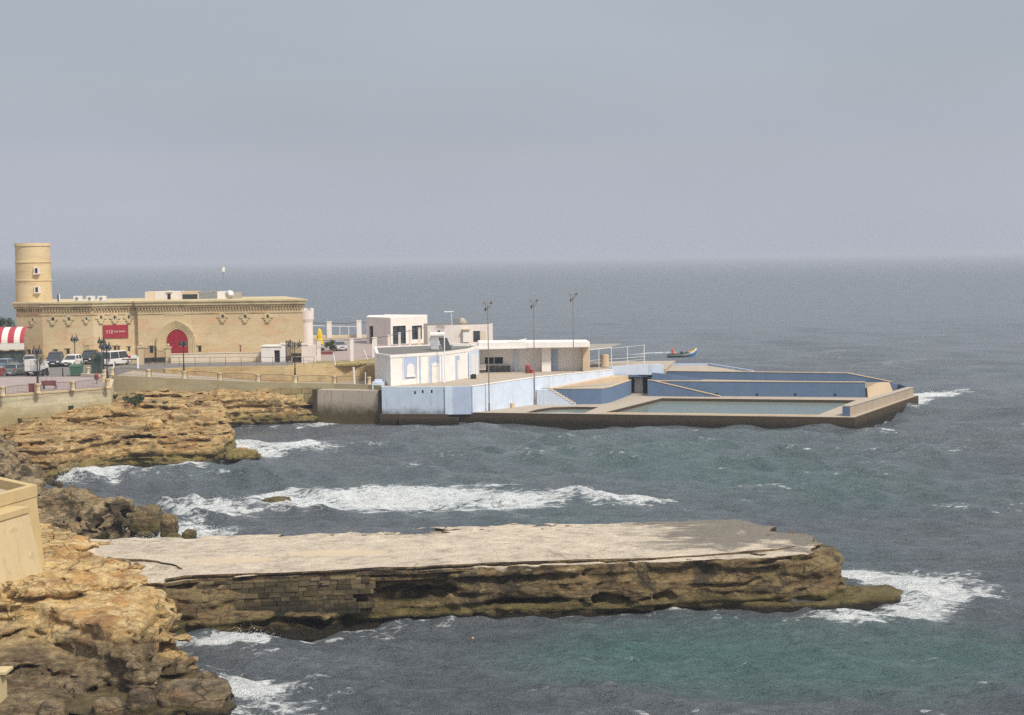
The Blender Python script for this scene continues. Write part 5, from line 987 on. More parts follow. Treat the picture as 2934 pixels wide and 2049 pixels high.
# props on the terrace
def pt(q, z=4.56): return P(*q, z)
p = pt(ZR(200, 955)); mb = MB(); mb.cbox((0, 0, 0), .75, .5, .48); mb.cbox((.05, 0, .482), .5, .4, .1); o = mb.build('black_box', M['trimblack']); o.location = p; tag(o, 'small black box at the foot of the club doors', 'box')
f = Fr((-4.2, 212.4), (10, 212.8)); r = f.rect(ZR(470, 690), ZR(995, 830)); ct = thing('counter', 'grey outdoor counter under the serving hatch', 'counter', f.pt((r[0] + r[1]) / 2, 4.6)); mb = MB(); f.box(mb, r[0], r[1], 5.42, 5.5, -.5, .06); mb.build('worktop', M['grey_metal'], ct); mb = MB()
for x in np.linspace(r[0] + .15, r[1] - .15, 5): f.box(mb, x - .25, x + .25, 4.6, 5.418, -.4, 0)
mb.build('cabinet', M['tarp'], ct)
ch = thing('folded_chairs', 'stack of pinkish folded chairs left of the grey counter', 'chairs', pt(ZR(400, 830))); mb = MB()
for k in range(3): mb.cbox((-.3 + k * .3, .4, .45), .34, .05, .7, .1 * k); mb.cbox((-.3 + k * .3, .15, .4), .34, .4, .05)
mb.build('seats', M['pinkwhite'], ch, world=False); mb = MB()
for k in range(3): mb.tube([(-.42 + k * .3, .0, 0), (-.42 + k * .3, .3, .45)], .02, 4); mb.tube([(-.2 + k * .3, .0, 0), (-.2 + k * .3, .3, .45)], .02, 4)
mb.build('legs', M['grey_metal'], ch, world=False)
p = pt(ZR(1397, 838)); bn = thing('barrel_bin', 'dark red barrel bin with a bright red lid on the porch', 'bin', p); mb = MB(); mb.lathe([(.30, 0), (.34, .3), (.34, .75), (.31, .9)], (0, 0, 0), 16); mb.build('drum', M['maroon'], bn, world=False); mb = MB(); mb.lathe([(.34, .902), (.33, 1.0), (.2, 1.12), (.02, 1.15)], (0, 0, 0), 16); mb.build('lid', M['red'], bn, world=False)
p = pt(ZR(1480, 838)); mb = MB(); mb.lathe([(.2, 0), (.27, .42), (.29, .44), (.27, .46), (.22, .42)], (0, 0, 0), 14); o = mb.build('red_tub', M['red']); o.location = p; tag(o, 'small bright red tub beside the barrel bin', 'tub')
# pergola
pg = thing('pergola', 'thin white pole pergola with a reed shade at the right end of the porch', 'pergola', (12, 216, 4.7)); PPs = [(10.2, 214.0), (12.0, 216.6), (13.9, 219.2), (16.4, 222.6), (19.1, 226.4)]
for x, y in PPs: mb = MB(); mb.tube([(x, y, 4.6), (x, y, 7.3)], .05, 6); mb.build('post', M['white_metal'], pg)
mb = MB(); mb.tube([(x, y, 7.32) for x, y in PPs[:3]], .05, 5); mb.tube([(x, y, 7.2) for x, y in PPs[2:]], .02, 4); mb.build('rail', M['white_metal'], pg)
mb = MB(); mb.prism([(10.1, 214), (13.9, 219.2), (16, 227), (9, 227), (6.5, 217), (9.0, 213.9)], 7.36, 7.42); mb.build('shade', M['mesh_screen'], pg)
mb = MB(); mb.tube([(10.5, 216, 5.75), (14, 221.5, 5.55), (19.5, 229, 5.4)], .03, 5); mb.tube([(10.5, 216, 5.2), (19.5, 229, 5.0)], .02, 5); mb.build('guard_rail', M['white_metal'], pg)
p = pt(ZS(545, 715), 4.68); mb = MB(); mb.lathe([(.62, 0), (.64, .1), (.6, .16), (.6, 1.5), (.64, 1.55), (.62, 1.62), (.3, 1.72), (.02, 1.74)], (0, 0, 0), 18); o = mb.build('water_tank', M['sandy']); o.location = (p[0] + .2, p[1] + 2.2, 4.66); tag(o, 'tan round water tank standing by the pergola', 'tank')
mb = MB(); f = Fr((13.0, 212.25), (14, 212.2)); r = f.rect(ZS(650, 690), ZS(715, 860)); f.box(mb, r[0], r[1], r[2], r[3], -.3, .15); tag(mb.build('wall_end', M['lav_paint_shade']), 'narrow lavender end post beside the bulky bridge parapet', 'post')
# side walls left of the clubhouse
p0 = PY(*ZF(122, 1150), 195.5); p1 = PY(*ZF(240, 1150), 195.5); mb = MB(); mb.box(p0[0], p1[0], 195.5, 196.4, 3.6, float(PY(*ZF(180, 940), 195.5)[2])); tag(mb.build('side_wall', M['pinkwhite']), 'pinkish low wall just left of the clubhouse', 'wall')
p0 = PY(*ZF(170, 880), 199.0); p1 = PY(*ZF(242, 880), 199.0); mb = MB(); mb.box(p0[0], p1[0] + .6, 199, 201, 4.4, float(PY(*ZF(200, 782), 199)[2])); tag(mb.build('side_block', M['pinkwhite']), 'grey-white block rising behind the pinkish low wall', 'wall')
p0 = PY(*ZN(1945, 700), 192.6); p1 = PY(*ZN(2200, 700), 192.6); mb = MB(); zt = float(PY(*ZN(2000, 550), 192.6)[2]); mb.box(p0[0], p1[0], 192.6, 194.2, 3.7, zt); mb.box(p0[0] + .25, p1[0] - .3, 193.0, 193.8, zt, zt + .28); tag(mb.build('blue_block', M['sky_paint']), 'small pale blue block at the end of the promenade railing', 'wall')
# solar heater
p = P(*ZF(800, 735), ZT_ + .05); sh = thing('solar_heater', 'solar water heater with a white tank on the clubhouse roof', 'water heater', p); mb = MB(); k = p[1] / F / 4.0075
X = lambda x: (x - 800) * k; Zz = lambda y: (735 - y) * k
mb.tube([(X(692), .9, Zz(565)), (X(858), .9, Zz(563))], .36, 14); mb.build('tank', M['ac_white'], sh, world=False, smooth=False)
mb = MB(); mb.add([(X(706), -.3, .12), (X(798), -.3, .08), (X(775), .8, Zz(605)), (X(672), .8, Zz(602)), (X(706), -.22, .05), (X(798), -.22, .02), (X(775), .88, Zz(612)), (X(672), .88, Zz(610))], [(0, 1, 2, 3), (7, 6, 5, 4), (0, 4, 5, 1), (1, 5, 6, 2), (2, 6, 7, 3), (3, 7, 4, 0)]); mb.build('collector', M['grey_metal'], sh, world=False)
mb = MB(); mb.add([(X(838), -.1, .12), (X(938), -.1, .14), (X(885), .9, Zz(598)), (X(782), .9, Zz(600)), (X(838), -.02, .05), (X(938), -.02, .07), (X(885), .98, Zz(606)), (X(782), .98, Zz(608))], [(0, 1, 2, 3), (7, 6, 5, 4), (0, 4, 5, 1), (1, 5, 6, 2), (2, 6, 7, 3), (3, 7, 4, 0)]); mb.build('collector', M['panel'], sh, world=False)
for x in (700, 800, 850): mb = MB(); mb.tube([(X(x), 1.0, 0), (X(x), .95, Zz(575))], .05, 5); mb.build('stand', M['ac_white'], sh, world=False)
p = P(*ZF(860, 1112), 4.5); q = PY(*ZF(845, 548), p[1]); mb = MB(); mb.tube([(p[0], p[1], 4.5), (p[0] + .02, p[1], q[2])], .065, 8); mb.lathe([(.14, 0), (.14, .1), (.05, .12)], (p[0], p[1], 4.5), 10); tag(mb.build('flagpole', M['white_metal']), 'plain white pole standing in front of the clubhouse', 'pole')
# rear building
bb = thing('rear_building', 'flat cream building behind the clubhouse roof', 'building', (-8, 226, 5)); f = Fr(tuple(PY(1225, 950, 223)[:2]), tuple(PY(1394.5, 950, 224.5)[:2])); zt = f.px(*ZF(1000, 445))[1]; hol = [list(f.rect(ZF(1185, 515), ZF(1265, 640)))]
mb = MB(); f.holed(mb, 0, f.L, 4.4, zt, hol, .3); e = f.pt(f.L, 0); e2 = tuple(PY(1412, 950, 228.5)[:2]); mb.quad((e[0], e[1], 4.4), (*e2, 4.4), (*e2, zt), (e[0], e[1], zt)); o0 = f.pt(0, 0); mb.quad((o0[0], o0[1], 4.4), (o0[0], o0[1], zt), (o0[0] - 1, o0[1] + 8, zt), (o0[0] - 1, o0[1] + 8, 4.4)); mb.build('wall', M['pinkwhite'], bb)
mb = MB(); mb.prism([(o0[0] + .02, o0[1] + .02), (e[0], e[1] + .02), e2, (e2[0] - 4, 233), (o0[0] - 1, 231)], zt - .3, zt - .06); mb.build('roof', M['roof_felt'], bb); mb = MB(); f.box(mb, *hol[0], -.35, -.2); mb.build('window', M['glass'], bb)
mb = MB(); f.boxpx(mb, ZF(1062, 500), ZF(1142, 640), -.05, .5); o = mb.build('door_surround', M['clubwhite'], bb); mb = MB(); f.boxpx(mb, ZF(1055, 492), ZF(1142, 500), -.05, .75); mb.build('hood', M['sandy'], bb); mb = MB(); f.boxpx(mb, ZF(775, 508), ZF(808, 535), -.05, .03); mb.build('vent', M['rail_iron'], bb)
mb = MB(); f.boxpx(mb, ZF(1272, 515), ZF(1328, 640), -.05, .04); mb.build('panel', M['cream'], bb)
yc = 226; p = PY(*ZF(1055, 442), yc); mb = MB(); w = 50 / 4.0075 * yc / F; mb.lathe([(w * 1.05, 0), (w * 1.05, .12), (w, .4), (w * .75, .72), (w * .3, .86), (.02, .88)], (0, 0, 0), 20); o = mb.build('dome_tank', M['concrete'], smooth=True); o.location = (p[0], yc + 2, zt - .06); tag(o, 'round grey-white dome tank on the rear building roof', 'tank')
mb = MB(); mb.cbox((0, 0, 0), 1.1, .9, .75); mb.cbox((0, 0, .752), .9, .7, .08); o = mb.build('plant_box', M['grey_metal']); o.location = (PY(*ZF(990, 440), yc)[0], yc + 2, zt - .06); tag(o, 'dark grey plant box beside the dome tank', 'box')
p = PY(*ZF(938, 450), 222.0); lp = thing('thin_lamp', 'thin white lamp post with a small flat head behind the clubhouse', 'lamp post', (p[0], 222, 4.5)); q = PY(*ZF(937, 285), 222); h = PY(*ZF(865, 292), 222); mb = MB(); mb.tube([(p[0], 222, 4.5), (q[0], 222, q[2])], .05, 6); mb.tube([(q[0], 222, q[2]), (h[0] + .9, 222, h[2] + .02)], .03, 5); mb.build('pole', M['white_metal'], lp); mb = MB(); mb.cbox((h[0] + .5, 222, h[2] - .08), 1.3, .35, .13); mb.build('lamp_head', M['white_metal'], lp)
# roof terrace clutter behind the solar heater
mb = MB(); a = PY(*ZF(950, 700), 212); b = PY(*ZF(1160, 700), 212); mb.box(a[0], b[0], 212, 212.4, ZT_, float(PY(*ZF(1000, 660), 212)[2])); mb.box(b[0], PY(*ZF(1240, 700), 212)[0], 211.6, 212.4, ZT_, float(PY(*ZF(1200, 668), 212)[2])); tag(mb.build('roof_wall', M['clubwhite']), 'low white wall on the roof between solar heater and porch', 'wall')
# ---------------------------------------------------------------- small white building, posts and fences
kb = thing('white_building', 'small flat-roofed white building at the car park', 'building', (-20, 260, 6)); c0 = tuple(PY(1050, 950, 262)[:2]); c1 = tuple(PY(1119.5, 950, 257)[:2]); c2 = tuple(PY(1225, 950, 263)[:2]); f1 = Fr(c0, c1); f2 = Fr(c1, c2); zt = f2.px(*ZE(1300, 238))[1]
h1 = [list(f1.rect(ZE(902, 340), ZE(962, 572)))]; h2 = [list(f2.rect(ZE(1215, 342), ZE(1390, 572))), list(f2.rect(ZE(1466, 338), ZE(1600, 512)))]
mb = MB(); f1.holed(mb, 0, f1.L, 5.9, zt, h1, .3); mb.build('side_wall', M['pinkwhite'], kb); mb = MB(); f2.holed(mb, 0, f2.L, 5.9, zt, h2, .3); mb.build('wall', M['white'], kb)  # side wall faces away from the sun; its shade is in the duller render
mb = MB(); mb.prism([c0, c1, c2, (c2[0] - 4, 270), (c0[0] - .2, 269)], zt + .002, zt + .18); mb.build('roof', M['clubwhite'], kb); mb = MB(); g = f2; a0 = f2.px(*ZE(1190, 300))[0]; p0 = PY(*ZE(1070, 220), 261); p1 = PY(*ZE(1672, 220), 262.5); mb.add([(p0[0], 262.5, zt + .182), (p1[0] - .25, 264, zt + .182), (p1[0] - .25, 268.5, zt + .182), (p0[0], 268, zt + .182)] + [(p0[0], 262.5, float(PY(*ZE(1100, 205), 261.5)[2])), (p1[0] - .25, 264, float(PY(*ZE(1600, 208), 263)[2])), (p1[0] - .25, 268.5, float(PY(*ZE(1600, 208), 263)[2])), (p0[0], 268, float(PY(*ZE(1100, 205), 261.5)[2]))], [(0, 1, 5, 4), (1, 2, 6, 5), (2, 3, 7, 6), (3, 0, 4, 7), (4, 5, 6, 7)]); mb.build('roof_block', M['pinkwhite'], kb)
mb = MB(); f1.box(mb, *h1[0], -.6, -.3); mb.build('doorway', M['darkhole'], kb)
for h in h2:
    mb = MB(); f2.box(mb, *h, -.35, -.25); w = mb.build('window', M['glass'], kb); m2 = MB(); a, b, c, d = h; f2.box(m2, a, b, d - .08, d, -.24, -.1); f2.box(m2, a, a + .08, c, d - .08, -.24, -.1); f2.box(m2, b - .08, b, c, d - .08, -.24, -.1); f2.box(m2, (a + b) / 2 - .05, (a + b) / 2 + .05, c, d - .08, -.24, -.1); f2.box(m2, a + .08, b - .08, c + .9, c + .98, -.24, -.12); sub(m2, 'frame', M['trimblack'], w)
GW = 'tall white posts with a cable along the car park'; wl = ['tall white post next to the squat white block', 'tall white post left of the small building', 'wide white post in front of the small building door', 'white post between door and big window of the small building', 'white post crossing the big window', 'white post right of the big window', 'white post crossing the second window', 'farthest white post, near the clubhouse roof']
bs = [(180, 830, 530, 50), (682, 803, 508, 48), (980, 752, 488, 68), (1170, 712, 458, 40), (1307, 696, 424, 34), (1442, 672, 390, 30), (1568, 645, 362, 34), (1694, 612, 340, 30)]; tops = []
for k, (x, yb, yt, w) in enumerate(bs):
    if k == 0: continue
    p = P(*ZE(x, yb), 5.95); D = p[1]; ww = w / 4.58 / F * D * .9; zt2 = float(PY(*ZE(x, yt), D)[2]); mb = MB(); mb.box(-ww / 2, ww / 2, -ww / 2, ww / 2, -.2, zt2 - 5.95 - .1); mb.box(-ww / 2 - .03, ww / 2 + .03, -ww / 2 - .03, ww / 2 + .03, zt2 - 5.95 - .098, zt2 - 5.95); o = mb.build('fence_post', M['white']); o.location = p; tag(o, wl[k], 'post', GW); tops.append((p[0], p[1], zt2 - .12))
mb = MB(); mb.tube([PY(*ZE(185, 535), 218)] + tops, .045, 5); tag(mb.build('cable', M['rail_iron']), 'dark cable strung along the tops of the tall white posts', 'cable')
bk = []
for k, x in enumerate((385, 776)):
    p = P(*ZE(x, 492), 6); D = p[1]; ww = 58 / 4.58 / F * D; z2 = float(PY(*ZE(x, 280 if k == 0 else 264), D)[2]); mb = MB(); mb.box(-ww / 2, ww / 2, -ww / 2, ww / 2, -.1, z2 - 6.12); mb.box(-ww / 2 - .05, ww / 2 + .05, -ww / 2 - .05, ww / 2 + .05, z2 - 6.118, z2 - 6); o = mb.build('sea_fence_post', M['white']); o.location = p; tag(o, ('square white pillar of the sea fence behind the yellow parasol', 'square white pillar of the sea fence nearest the small building')[k], 'pillar', 'white pillars of the sea fence'); bk.append((p, z2))
sf = thing('sea_fence', 'open cable fence along the sea behind the car park', 'fence', bk[0][0]); L = PY(*ZE(140, 300), bk[0][0][1]); R = PY(*ZE(868, 300), bk[1][0][1]); y0 = bk[0][0][1]
mb = MB(); mb.tube([PY(*ZE(140, 302), y0), PY(*ZE(385, 300), y0), PY(*ZE(600, 306), y0), PY(*ZE(776, 292), y0), PY(*ZE(870, 296), y0)], .06, 5); mb.build('cable', M['rail_iron'], sf); mb = MB(); mb.tube([PY(*ZE(150, 335), y0), PY(*ZE(385, 340), y0), PY(*ZE(776, 350), y0)], .06, 5); mb.build('rail', M['white_metal'], sf)
for x in (150, 520, 636): a = PY(*ZE(x, 342), y0); mb = MB(); mb.tube([(a[0], y0, 5.9), a], .06, 5); mb.build('post', M['white_metal'], sf)
mb = MB(); mb.sweep([PY(*ZE(130, 480), y0)[:2], PY(*ZE(880, 480), y0)[:2]], .2, 5.9, 6.45); mb.build('kerb', M['cream'], sf)
GS = 'leaning white stakes by the upper wall'
for k, (a, b, l) in enumerate(((ZE(435, 682), ZE(462, 858), 'leaning white stake left of the tall white posts'), (ZE(838, 656), ZE(902, 826), 'leaning white stake between the tall white posts'))):
    q = P(*b, 6.1); p = PY(*a, q[1]); mb = MB(); mb.tube([q, p], .07, 6); tag(mb.build('stake', M['white_metal']), l, 'stake', GS)
GL = 'white rods at the lower end of the promenade'
for (a, b, l, r) in ((ZN(1540, 240), ZN(1560, 600), 'thick pale post beside the promenade railing', .14), (ZN(1790, 350), ZN(1790, 605), 'thin white rod right of the thick pale post', .05), (ZN(1998, 270), ZN(2000, 560), 'thin white rod beside the pale blue block', .05)):
    q = P(*b, 4.6); p = PY(*a, q[1]); mb = MB(); mb.tube([q + np.array([0, .6, 0]), p + np.array([0, .6, 0])], r, 7); tag(mb.build('rod', M['white_metal' if r < .1 else 'pinkwhite']), l, 'post', GL)
# grass bank below the posts
mb = MB(); gp = [P(*ZE(x, y), 5.98) for x, y in ((210, 800), (420, 800), (680, 812), (900, 780), (1110, 740), (1230, 690), (1690, 600))]; gq = [P(*ZE(x, y), 5.98) for x, y in ((1690, 640), (1230, 730), (1090, 815), (900, 826), (640, 845), (210, 850))]
mb.prism([tuple(p[:2]) for p in gp + gq], 5.8, 6.02); tag(mb.build('grass_bank', M['dry_grass']), kind='stuff', label='dry grass along the top of the upper wall')
# ---------------------------------------------------------------- floodlight poles
GFL = 'floodlight poles beside the pools'
def flood(p, h, label, sc=1.0, tilt=0.0):
    t = thing('floodlight_pole', label, 'floodlight', p, 0, GFL); mb = MB(); mb.tube([(0, 0, 0), (0, 0, 1.0), (0, 0, 1.02), (tilt, 0, h - .9)], [.13, .12, .075, .045], 8); mb.build('pole', M['pole'], t, world=False)
    mb = MB(); mb.tube([(tilt - .28, 0, h - .9), (tilt + .32, 0, h - .9)], .035, 5); mb.tube([(tilt, 0, h - 1.4), (tilt - .1, -.1, h - .5)], .035, 5); mb.tube([(tilt - .28, 0, h - .9), (tilt - .3, 0, h - .2)], .03, 5); mb.tube([(tilt + .3, 0, h - .9), (tilt + .32, 0, h - .2)], .03, 5); mb.tube([(tilt - .3, 0, h - .35), (tilt + .32, 0, h - .35)], .03, 5); mb.build('bracket', M['pole'], t, world=False)
    for k, (dx, dz, a) in enumerate(((-.36, -.18, .5), (.40, -.14, -.5), (.02, -.62, .2), (-.22, -.98, .9))):
        mb = MB(); ca, sa = math.cos(a), math.sin(a); rings = []
        for w, hh, d in ((.10, .12, 0), (.24, .30, .16), (.27, .34, .30)): rings.append([(tilt + dx + x * w * ca - d * .35 * sa, -d * .8 + x * w * sa, h + dz + z * hh - d * .3) for x, z in ((-.5, -.5), (.5, -.5), (.5, .5), (-.5, .5))])
        mb.loft(rings); mb.build('lamp_head', M['pole'] if k < 3 else M['iron'], t, world=False)
    return t
p = P(*ZF(1370, 1436), 1.4); flood(p, float(PY(*ZF(1356, 168), p[1])[2]) - 1.4, 'left floodlight pole, at the lavender front corner', tilt=-.02)
p = P(*ZG(735, 1302), 1.4); flood(p, float(PY(*ZG(740, 136), p[1])[2]) - 1.4, 'middle floodlight pole, at the joint of the pale blue wall'); 
p = P(*ZG(1163, 1077), 3.35); flood(p, float(PY(*ZG(1160, 66), p[1])[2]) - 3.35, 'right floodlight pole, standing on the ramp')
# ---------------------------------------------------------------- street lamps
GLm = 'black twin-lantern street lamps'
def make_lamp(label, h=4.0, spread=.29, grp=GLm):
    t = thing('street_lamp', label, 'street lamp', (0, 0, 0), 0, grp); mb = MB(); mb.lathe([(.17, 0), (.17, .12), (.11, .2), (.10, .75), (.13, .8), (.07, .86), (.055, h - .9), (.085, h - .86), (.05, h - .8), (.04, h - .35), (.07, h - .3), (.01, h - .12)], (0, 0, 0), 10); mb.build('post', M['iron'], t, world=False)
    mb = MB()
    for s in (-1, 1): mb.tube([(0, 0, h - .75), (s * spread * .5, 0, h - .92), (s * spread * .95, 0, h - .78)], .03, 5); mb.tube([(0, 0, h - 1.1), (s * spread * .45, 0, h - 1.0), (s * spread * .8, 0, h - .84)], .02, 4)
    mb.build('bracket', M['iron'], t, world=False)
    for s in (-1, 1):
        c = (s * spread, 0, h - .78); mb = MB(); mb.lathe([(.12, 0), (.29, .05), (.30, .1), (.22, .34), (.12, .56), (.06, .62), (.03, .9), (.008, .98)], c, 8); lt = mb.build('lantern', M['iron'], t, world=False)
        mb = MB(); mb.lathe([(.05, -.16), (.10, -.12), (.115, -.02)], c, 8); g = mb.build('lamp_glass', M['white_metal'], None); g.parent = lt
    return t
lspec = [(ZQ(405, 745), 'twin-lantern lamp standing by the white car in front of the fort', 0.1, 6.0), (ZQ(1097, 820), 'farthest twin-lantern lamp of the cluster below the red sign', .3, 6.0), (ZQ(1140, 985), 'middle twin-lantern lamp of the cluster below the red sign', .2, 6.05), (ZQ(1225, 1110), 'twin-lantern lamp on the pillar at the terrace corner', .2, 7.12), (ZM(965, 1245), 'twin-lantern lamp on the pillar behind the maroon bench', .0, 7.12), (ZD(868, 552), 'twin-lantern lamp on the promenade in front of the red door', .2, 6.4)]
proto = None
for q, l, rz, z in lspec:
    o = make_lamp(l) if proto is None else copy_tree(proto); proto = proto or o; o['label'] = l; o.location = P(*q, z); o.rotation_euler.z = rz
q = PR[6]; o = make_lamp('ornate lamp with two wide-hung lanterns on the promenade by the white gate', 4.3, .62, None); o.location = (q[0], q[1], q[2] + 1.05)
mb = MB()
for k in range(10):
    a = math.pi * k / 5; mb.tube([(0, 0, 3.4), (.28 * math.cos(a), .1 * math.sin(a), 3.75), (.42 * math.cos(a), .1 * math.sin(a), 4.15)], .015, 4)
mb.build('scrollwork', M['iron'], o, world=False)
# ---------------------------------------------------------------- vehicles
def car(label, p, heading, L, W, H, kind, paint, group='vehicles parked by the fort', name='parked_car', cat='car'):
    """heading: direction the bonnet points, in radians from +X"""
    t = thing(name, label, cat, p, heading, group); gc = .2; hw = W / 2
    if kind == 'hatch': low = [(-.5, .34, .62), (-.47, .24, .95), (-.2, .2, .98), (.15, .2, .95), (.40, .22, .80), (.49, .26, .68), (.5, .36, .56)]; cab = [(-.46, .95), (-.38, 1.0), (.02, 1.0), (.22, .94)]; rf = (-.40, .02, .84, .80)
    elif kind == 'suv': low = [(-.5, .42, .8), (-.48, .3, 1.12), (0, .28, 1.12), (.2, .28, 1.1), (.42, .3, 1.02), (.5, .34, .85), (.505, .5, .7)]; cab = [(-.46, 1.12), (-.42, 1.12), (.02, 1.1), (.2, 1.08)]; rf = (-.42, .04, .85, .8)
    else: low = [(-.5, .34, .7), (-.48, .25, .98), (0, .22, 1.0), (.3, .22, 1.0), (.46, .26, .9), (.5, .3, .75), (.505, .42, .6)]; cab = [(-.47, 1.0), (-.4, 1.0), (.2, 1.0), (.40, .95)]; rf = (-.44, .26, .88, .84)
    mb = MB(); rings = []
    for x, z0, z1 in low:
        w = hw * (.88 if abs(x) > .49 else .97 if abs(x) > .4 else 1); rings.append([(x * L, -w, z0 + .08), (x * L, -w * .9, z0), (x * L, w * .9, z0), (x * L, w, z0 + .08), (x * L, w, z1 - .14), (x * L, w * .9, z1), (x * L, -w * .9, z1), (x * L, -w, z1 - .14)])
    mb.loft(rings); mb.build('body', M[paint], t, world=False, smooth=False)
    zb = cab[0][1] - .02; x0, x1 = cab[0][0] * L, cab[-1][0] * L; r0, r1 = rf[0] * L, rf[1] * L; wt_, wb = hw * rf[2] * .9, hw * .93; zt = H - .07
    mb = MB(); mb.loft([[(x0, -wb, zb), (x1, -wb, zb), (x1, wb, zb), (x0, wb, zb)], [(r0, -wt_, zt), (r1, -wt_, zt), (r1, wt_, zt), (r0, wt_, zt)]]); mb.build('windows', M['glass'], t, world=False)
    mb = MB(); mb.loft([[(r0 - .08, -wt_ - .03, zt - .03), (r1 + .10, -wt_ - .03, zt - .03), (r1 + .10, wt_ + .03, zt - .03), (r0 - .08, wt_ + .03, zt - .03)], [(r0 + .02, -wt_ * .9, H), (r1 - .1, -wt_ * .9, H), (r1 - .1, wt_ * .9, H), (r0 + .02, wt_ * .9, H)]])
    for s in (-1, 1):
        for (xa, xb) in ((x0, r0), (x1, r1), ((x0 + x1) / 2 - .1, (r0 + r1) / 2)): mb.tube([(xa, s * (wb + .005), zb), (xb, s * (wt_ + .01), zt)], .045, 4)
    mb.build('roof', M[paint], t, world=False)
    R = .31 if kind != 'suv' else .36
    for sx in (-.31, .31):
        for s in (-1, 1):
            mb = MB(); n = 14; c = (sx * L, s * (hw - .1), R); ring = lambda y, r: [(c[0] + r * math.cos(2 * math.pi * k / n), c[1] + y, c[2] + r * math.sin(2 * math.pi * k / n)) for k in range(n)]
            mb.loft([ring(-.11, R * .94), ring(-.09, R), ring(.09, R), ring(.11, R * .94)]); w = mb.build('wheel', M['tyre'], t, world=False); m2 = MB(); m2.loft([ring(s * .105, R * .6), ring(s * .118, R * .55)]); h = m2.build('rim', M['grey_metal']); h.parent = w
    xf = low[-2][0] * L + .012; xr = -.5 * L - .012; zf = (low[-2][1] + low[-2][2]) / 2 + .1
    mb = MB(); mb.box(.49 * L, .5 * L + .07, -hw * .9, hw * .9, low[-1][1] - .1, low[-1][1] + .12); mb.build('bumper', M['trimblack' if kind == 'suv' or paint == 'c_white' else paint], t, world=False); mb = MB(); mb.box(-.5 * L - .08, -.49 * L, -hw * .9, hw * .9, low[0][1] - .06, low[0][1] + .16); mb.build('bumper', M[paint], t, world=False)
    for s in (-1, 1):
        mb = MB(); mb.box(.475 * L, .5 * L + .025, s * hw * .66 - .17, s * hw * .66 + .17, zf - .03, zf + .14); mb.build('headlight', M['lamp_lens'], t, world=False); mb = MB(); mb.box(-.5 * L - .02, -.47 * L, s * hw * .76 - .1, s * hw * .76 + .1, .68, .88 if kind == 'hatch' else 1.0); mb.build('tail_light', M['tail_lens'], t, world=False)
        mb = MB(); mb.cbox((x1 - .2, s * (hw + .1), zb + .0), .12, .2, .15); mb.build('mirror', M[paint], t, world=False)
    mb = MB(); mb.box(.5 * L + .072, .5 * L + .085, -.26, .26, low[-1][1] - .04, low[-1][1] + .07); mb.build('number_plate', M['ac_white'], t, world=False); mb = MB(); mb.box(-.5 * L - .095, -.5 * L - .082, -.26, .26, low[0][1] + .0, low[0][1] + .11); mb.build('number_plate', M['ac_white'], t, world=False)
    mb = MB(); mb.box(.497 * L, .5 * L + .02, -hw * .35, hw * .35, zf - .1, zf + .06); mb.build('grille', M['trimblack'], t, world=False)
    return t
D2 = math.radians
def at(x, y, z=6.01, zf=ZM, dy=0): p = P(*zf(x, y), z); return (p[0], p[1] + dy, p[2])
car('silver hatchback seen from behind, parked behind the white box truck', at(690, 800, dy=2), D2(98), 3.9, 1.75, 1.48, 'hatch', 'c_silver')
car('tall dark blue off-roader facing the viewer between small tree and white car', at(1290, 825, dy=2.2), D2(-82), 4.5, 1.9, 1.95, 'suv', 'c_dark')
car('white hatchback facing the viewer by the twin-lantern lamp', at(1730, 815, dy=2), D2(-97), 3.8, 1.72, 1.55, 'hatch', 'c_white')
car('dark green car partly hidden by the dark sheeted cabinet', at(640, 760, zf=ZQ, dy=2.6), D2(-88), 4.2, 1.8, 1.85, 'suv', 'c_green')
car('grey-green estate car seen from behind at the terrace edge', at(320, 1045, 6.02, dy=2.2), D2(80), 4.3, 1.78, 1.45, 'hatch', 'c_grey')
car('steel blue car cut off by the left edge of the photo', at(10, 905, 6.01, dy=3), D2(85), 4.1, 1.75, 1.45, 'hatch', 'c_blue')
car('white van with rear doors towards the viewer, behind the twin lamps', at(1330, 800, zf=ZQ, dy=2.4), D2(65), 4.6, 1.85, 2.0, 'van', 'c_white', cat='van', name='parked_van')
car('silver-white car parked beside the dark bush near the yellow parasol', at(1450, 345, 6.01, ZT, 1.2), D2(-70), 4.0, 1.75, 1.45, 'hatch', 'c_silver', None)
# white box truck
p = at(830, 1050, 6.02, dy=1.6); t = thing('box_truck', 'small white box truck seen from behind beside the slim tree', 'truck', p, D2(84), 'vehicles parked by the fort'); bl = MB(); bl.box(-1.6, .7, -.82, .82, .62, 2.02); bl.build('cargo_box', M['c_white'], t, world=False)
mb = MB(); mb.loft([[(.8, -.75, .5), (2.1, -.75, .5), (2.1, .75, .5), (.8, .75, .5)], [(.8, -.75, 1.1), (2.15, -.75, 1.05), (2.15, .75, 1.05), (.8, .75, 1.1)], [(.85, -.68, 1.75), (1.55, -.66, 1.75), (1.55, .66, 1.75), (.85, .68, 1.75)]]); mb.build('cab', M['c_white'], t, world=False)
mb = MB(); mb.box(-1.61, -1.602, -.02, .02, .7, 1.98); mb.box(-1.61, -1.602, -.8, .8, 1.2, 1.22); mb.build('door_seam', M['grey_metal'], t, world=False)
mb = MB(); mb.box(-1.55, 2.0, -.6, .6, .36, .6); mb.box(-1.68, -1.56, -.8, .8, .36, .52); mb.build('chassis', M['trimblack'], t, world=False); mb = MB(); mb.box(-1.695, -1.682, -.25, .25, .39, .5); mb.build('number_plate', M['ac_white'], t, world=False)
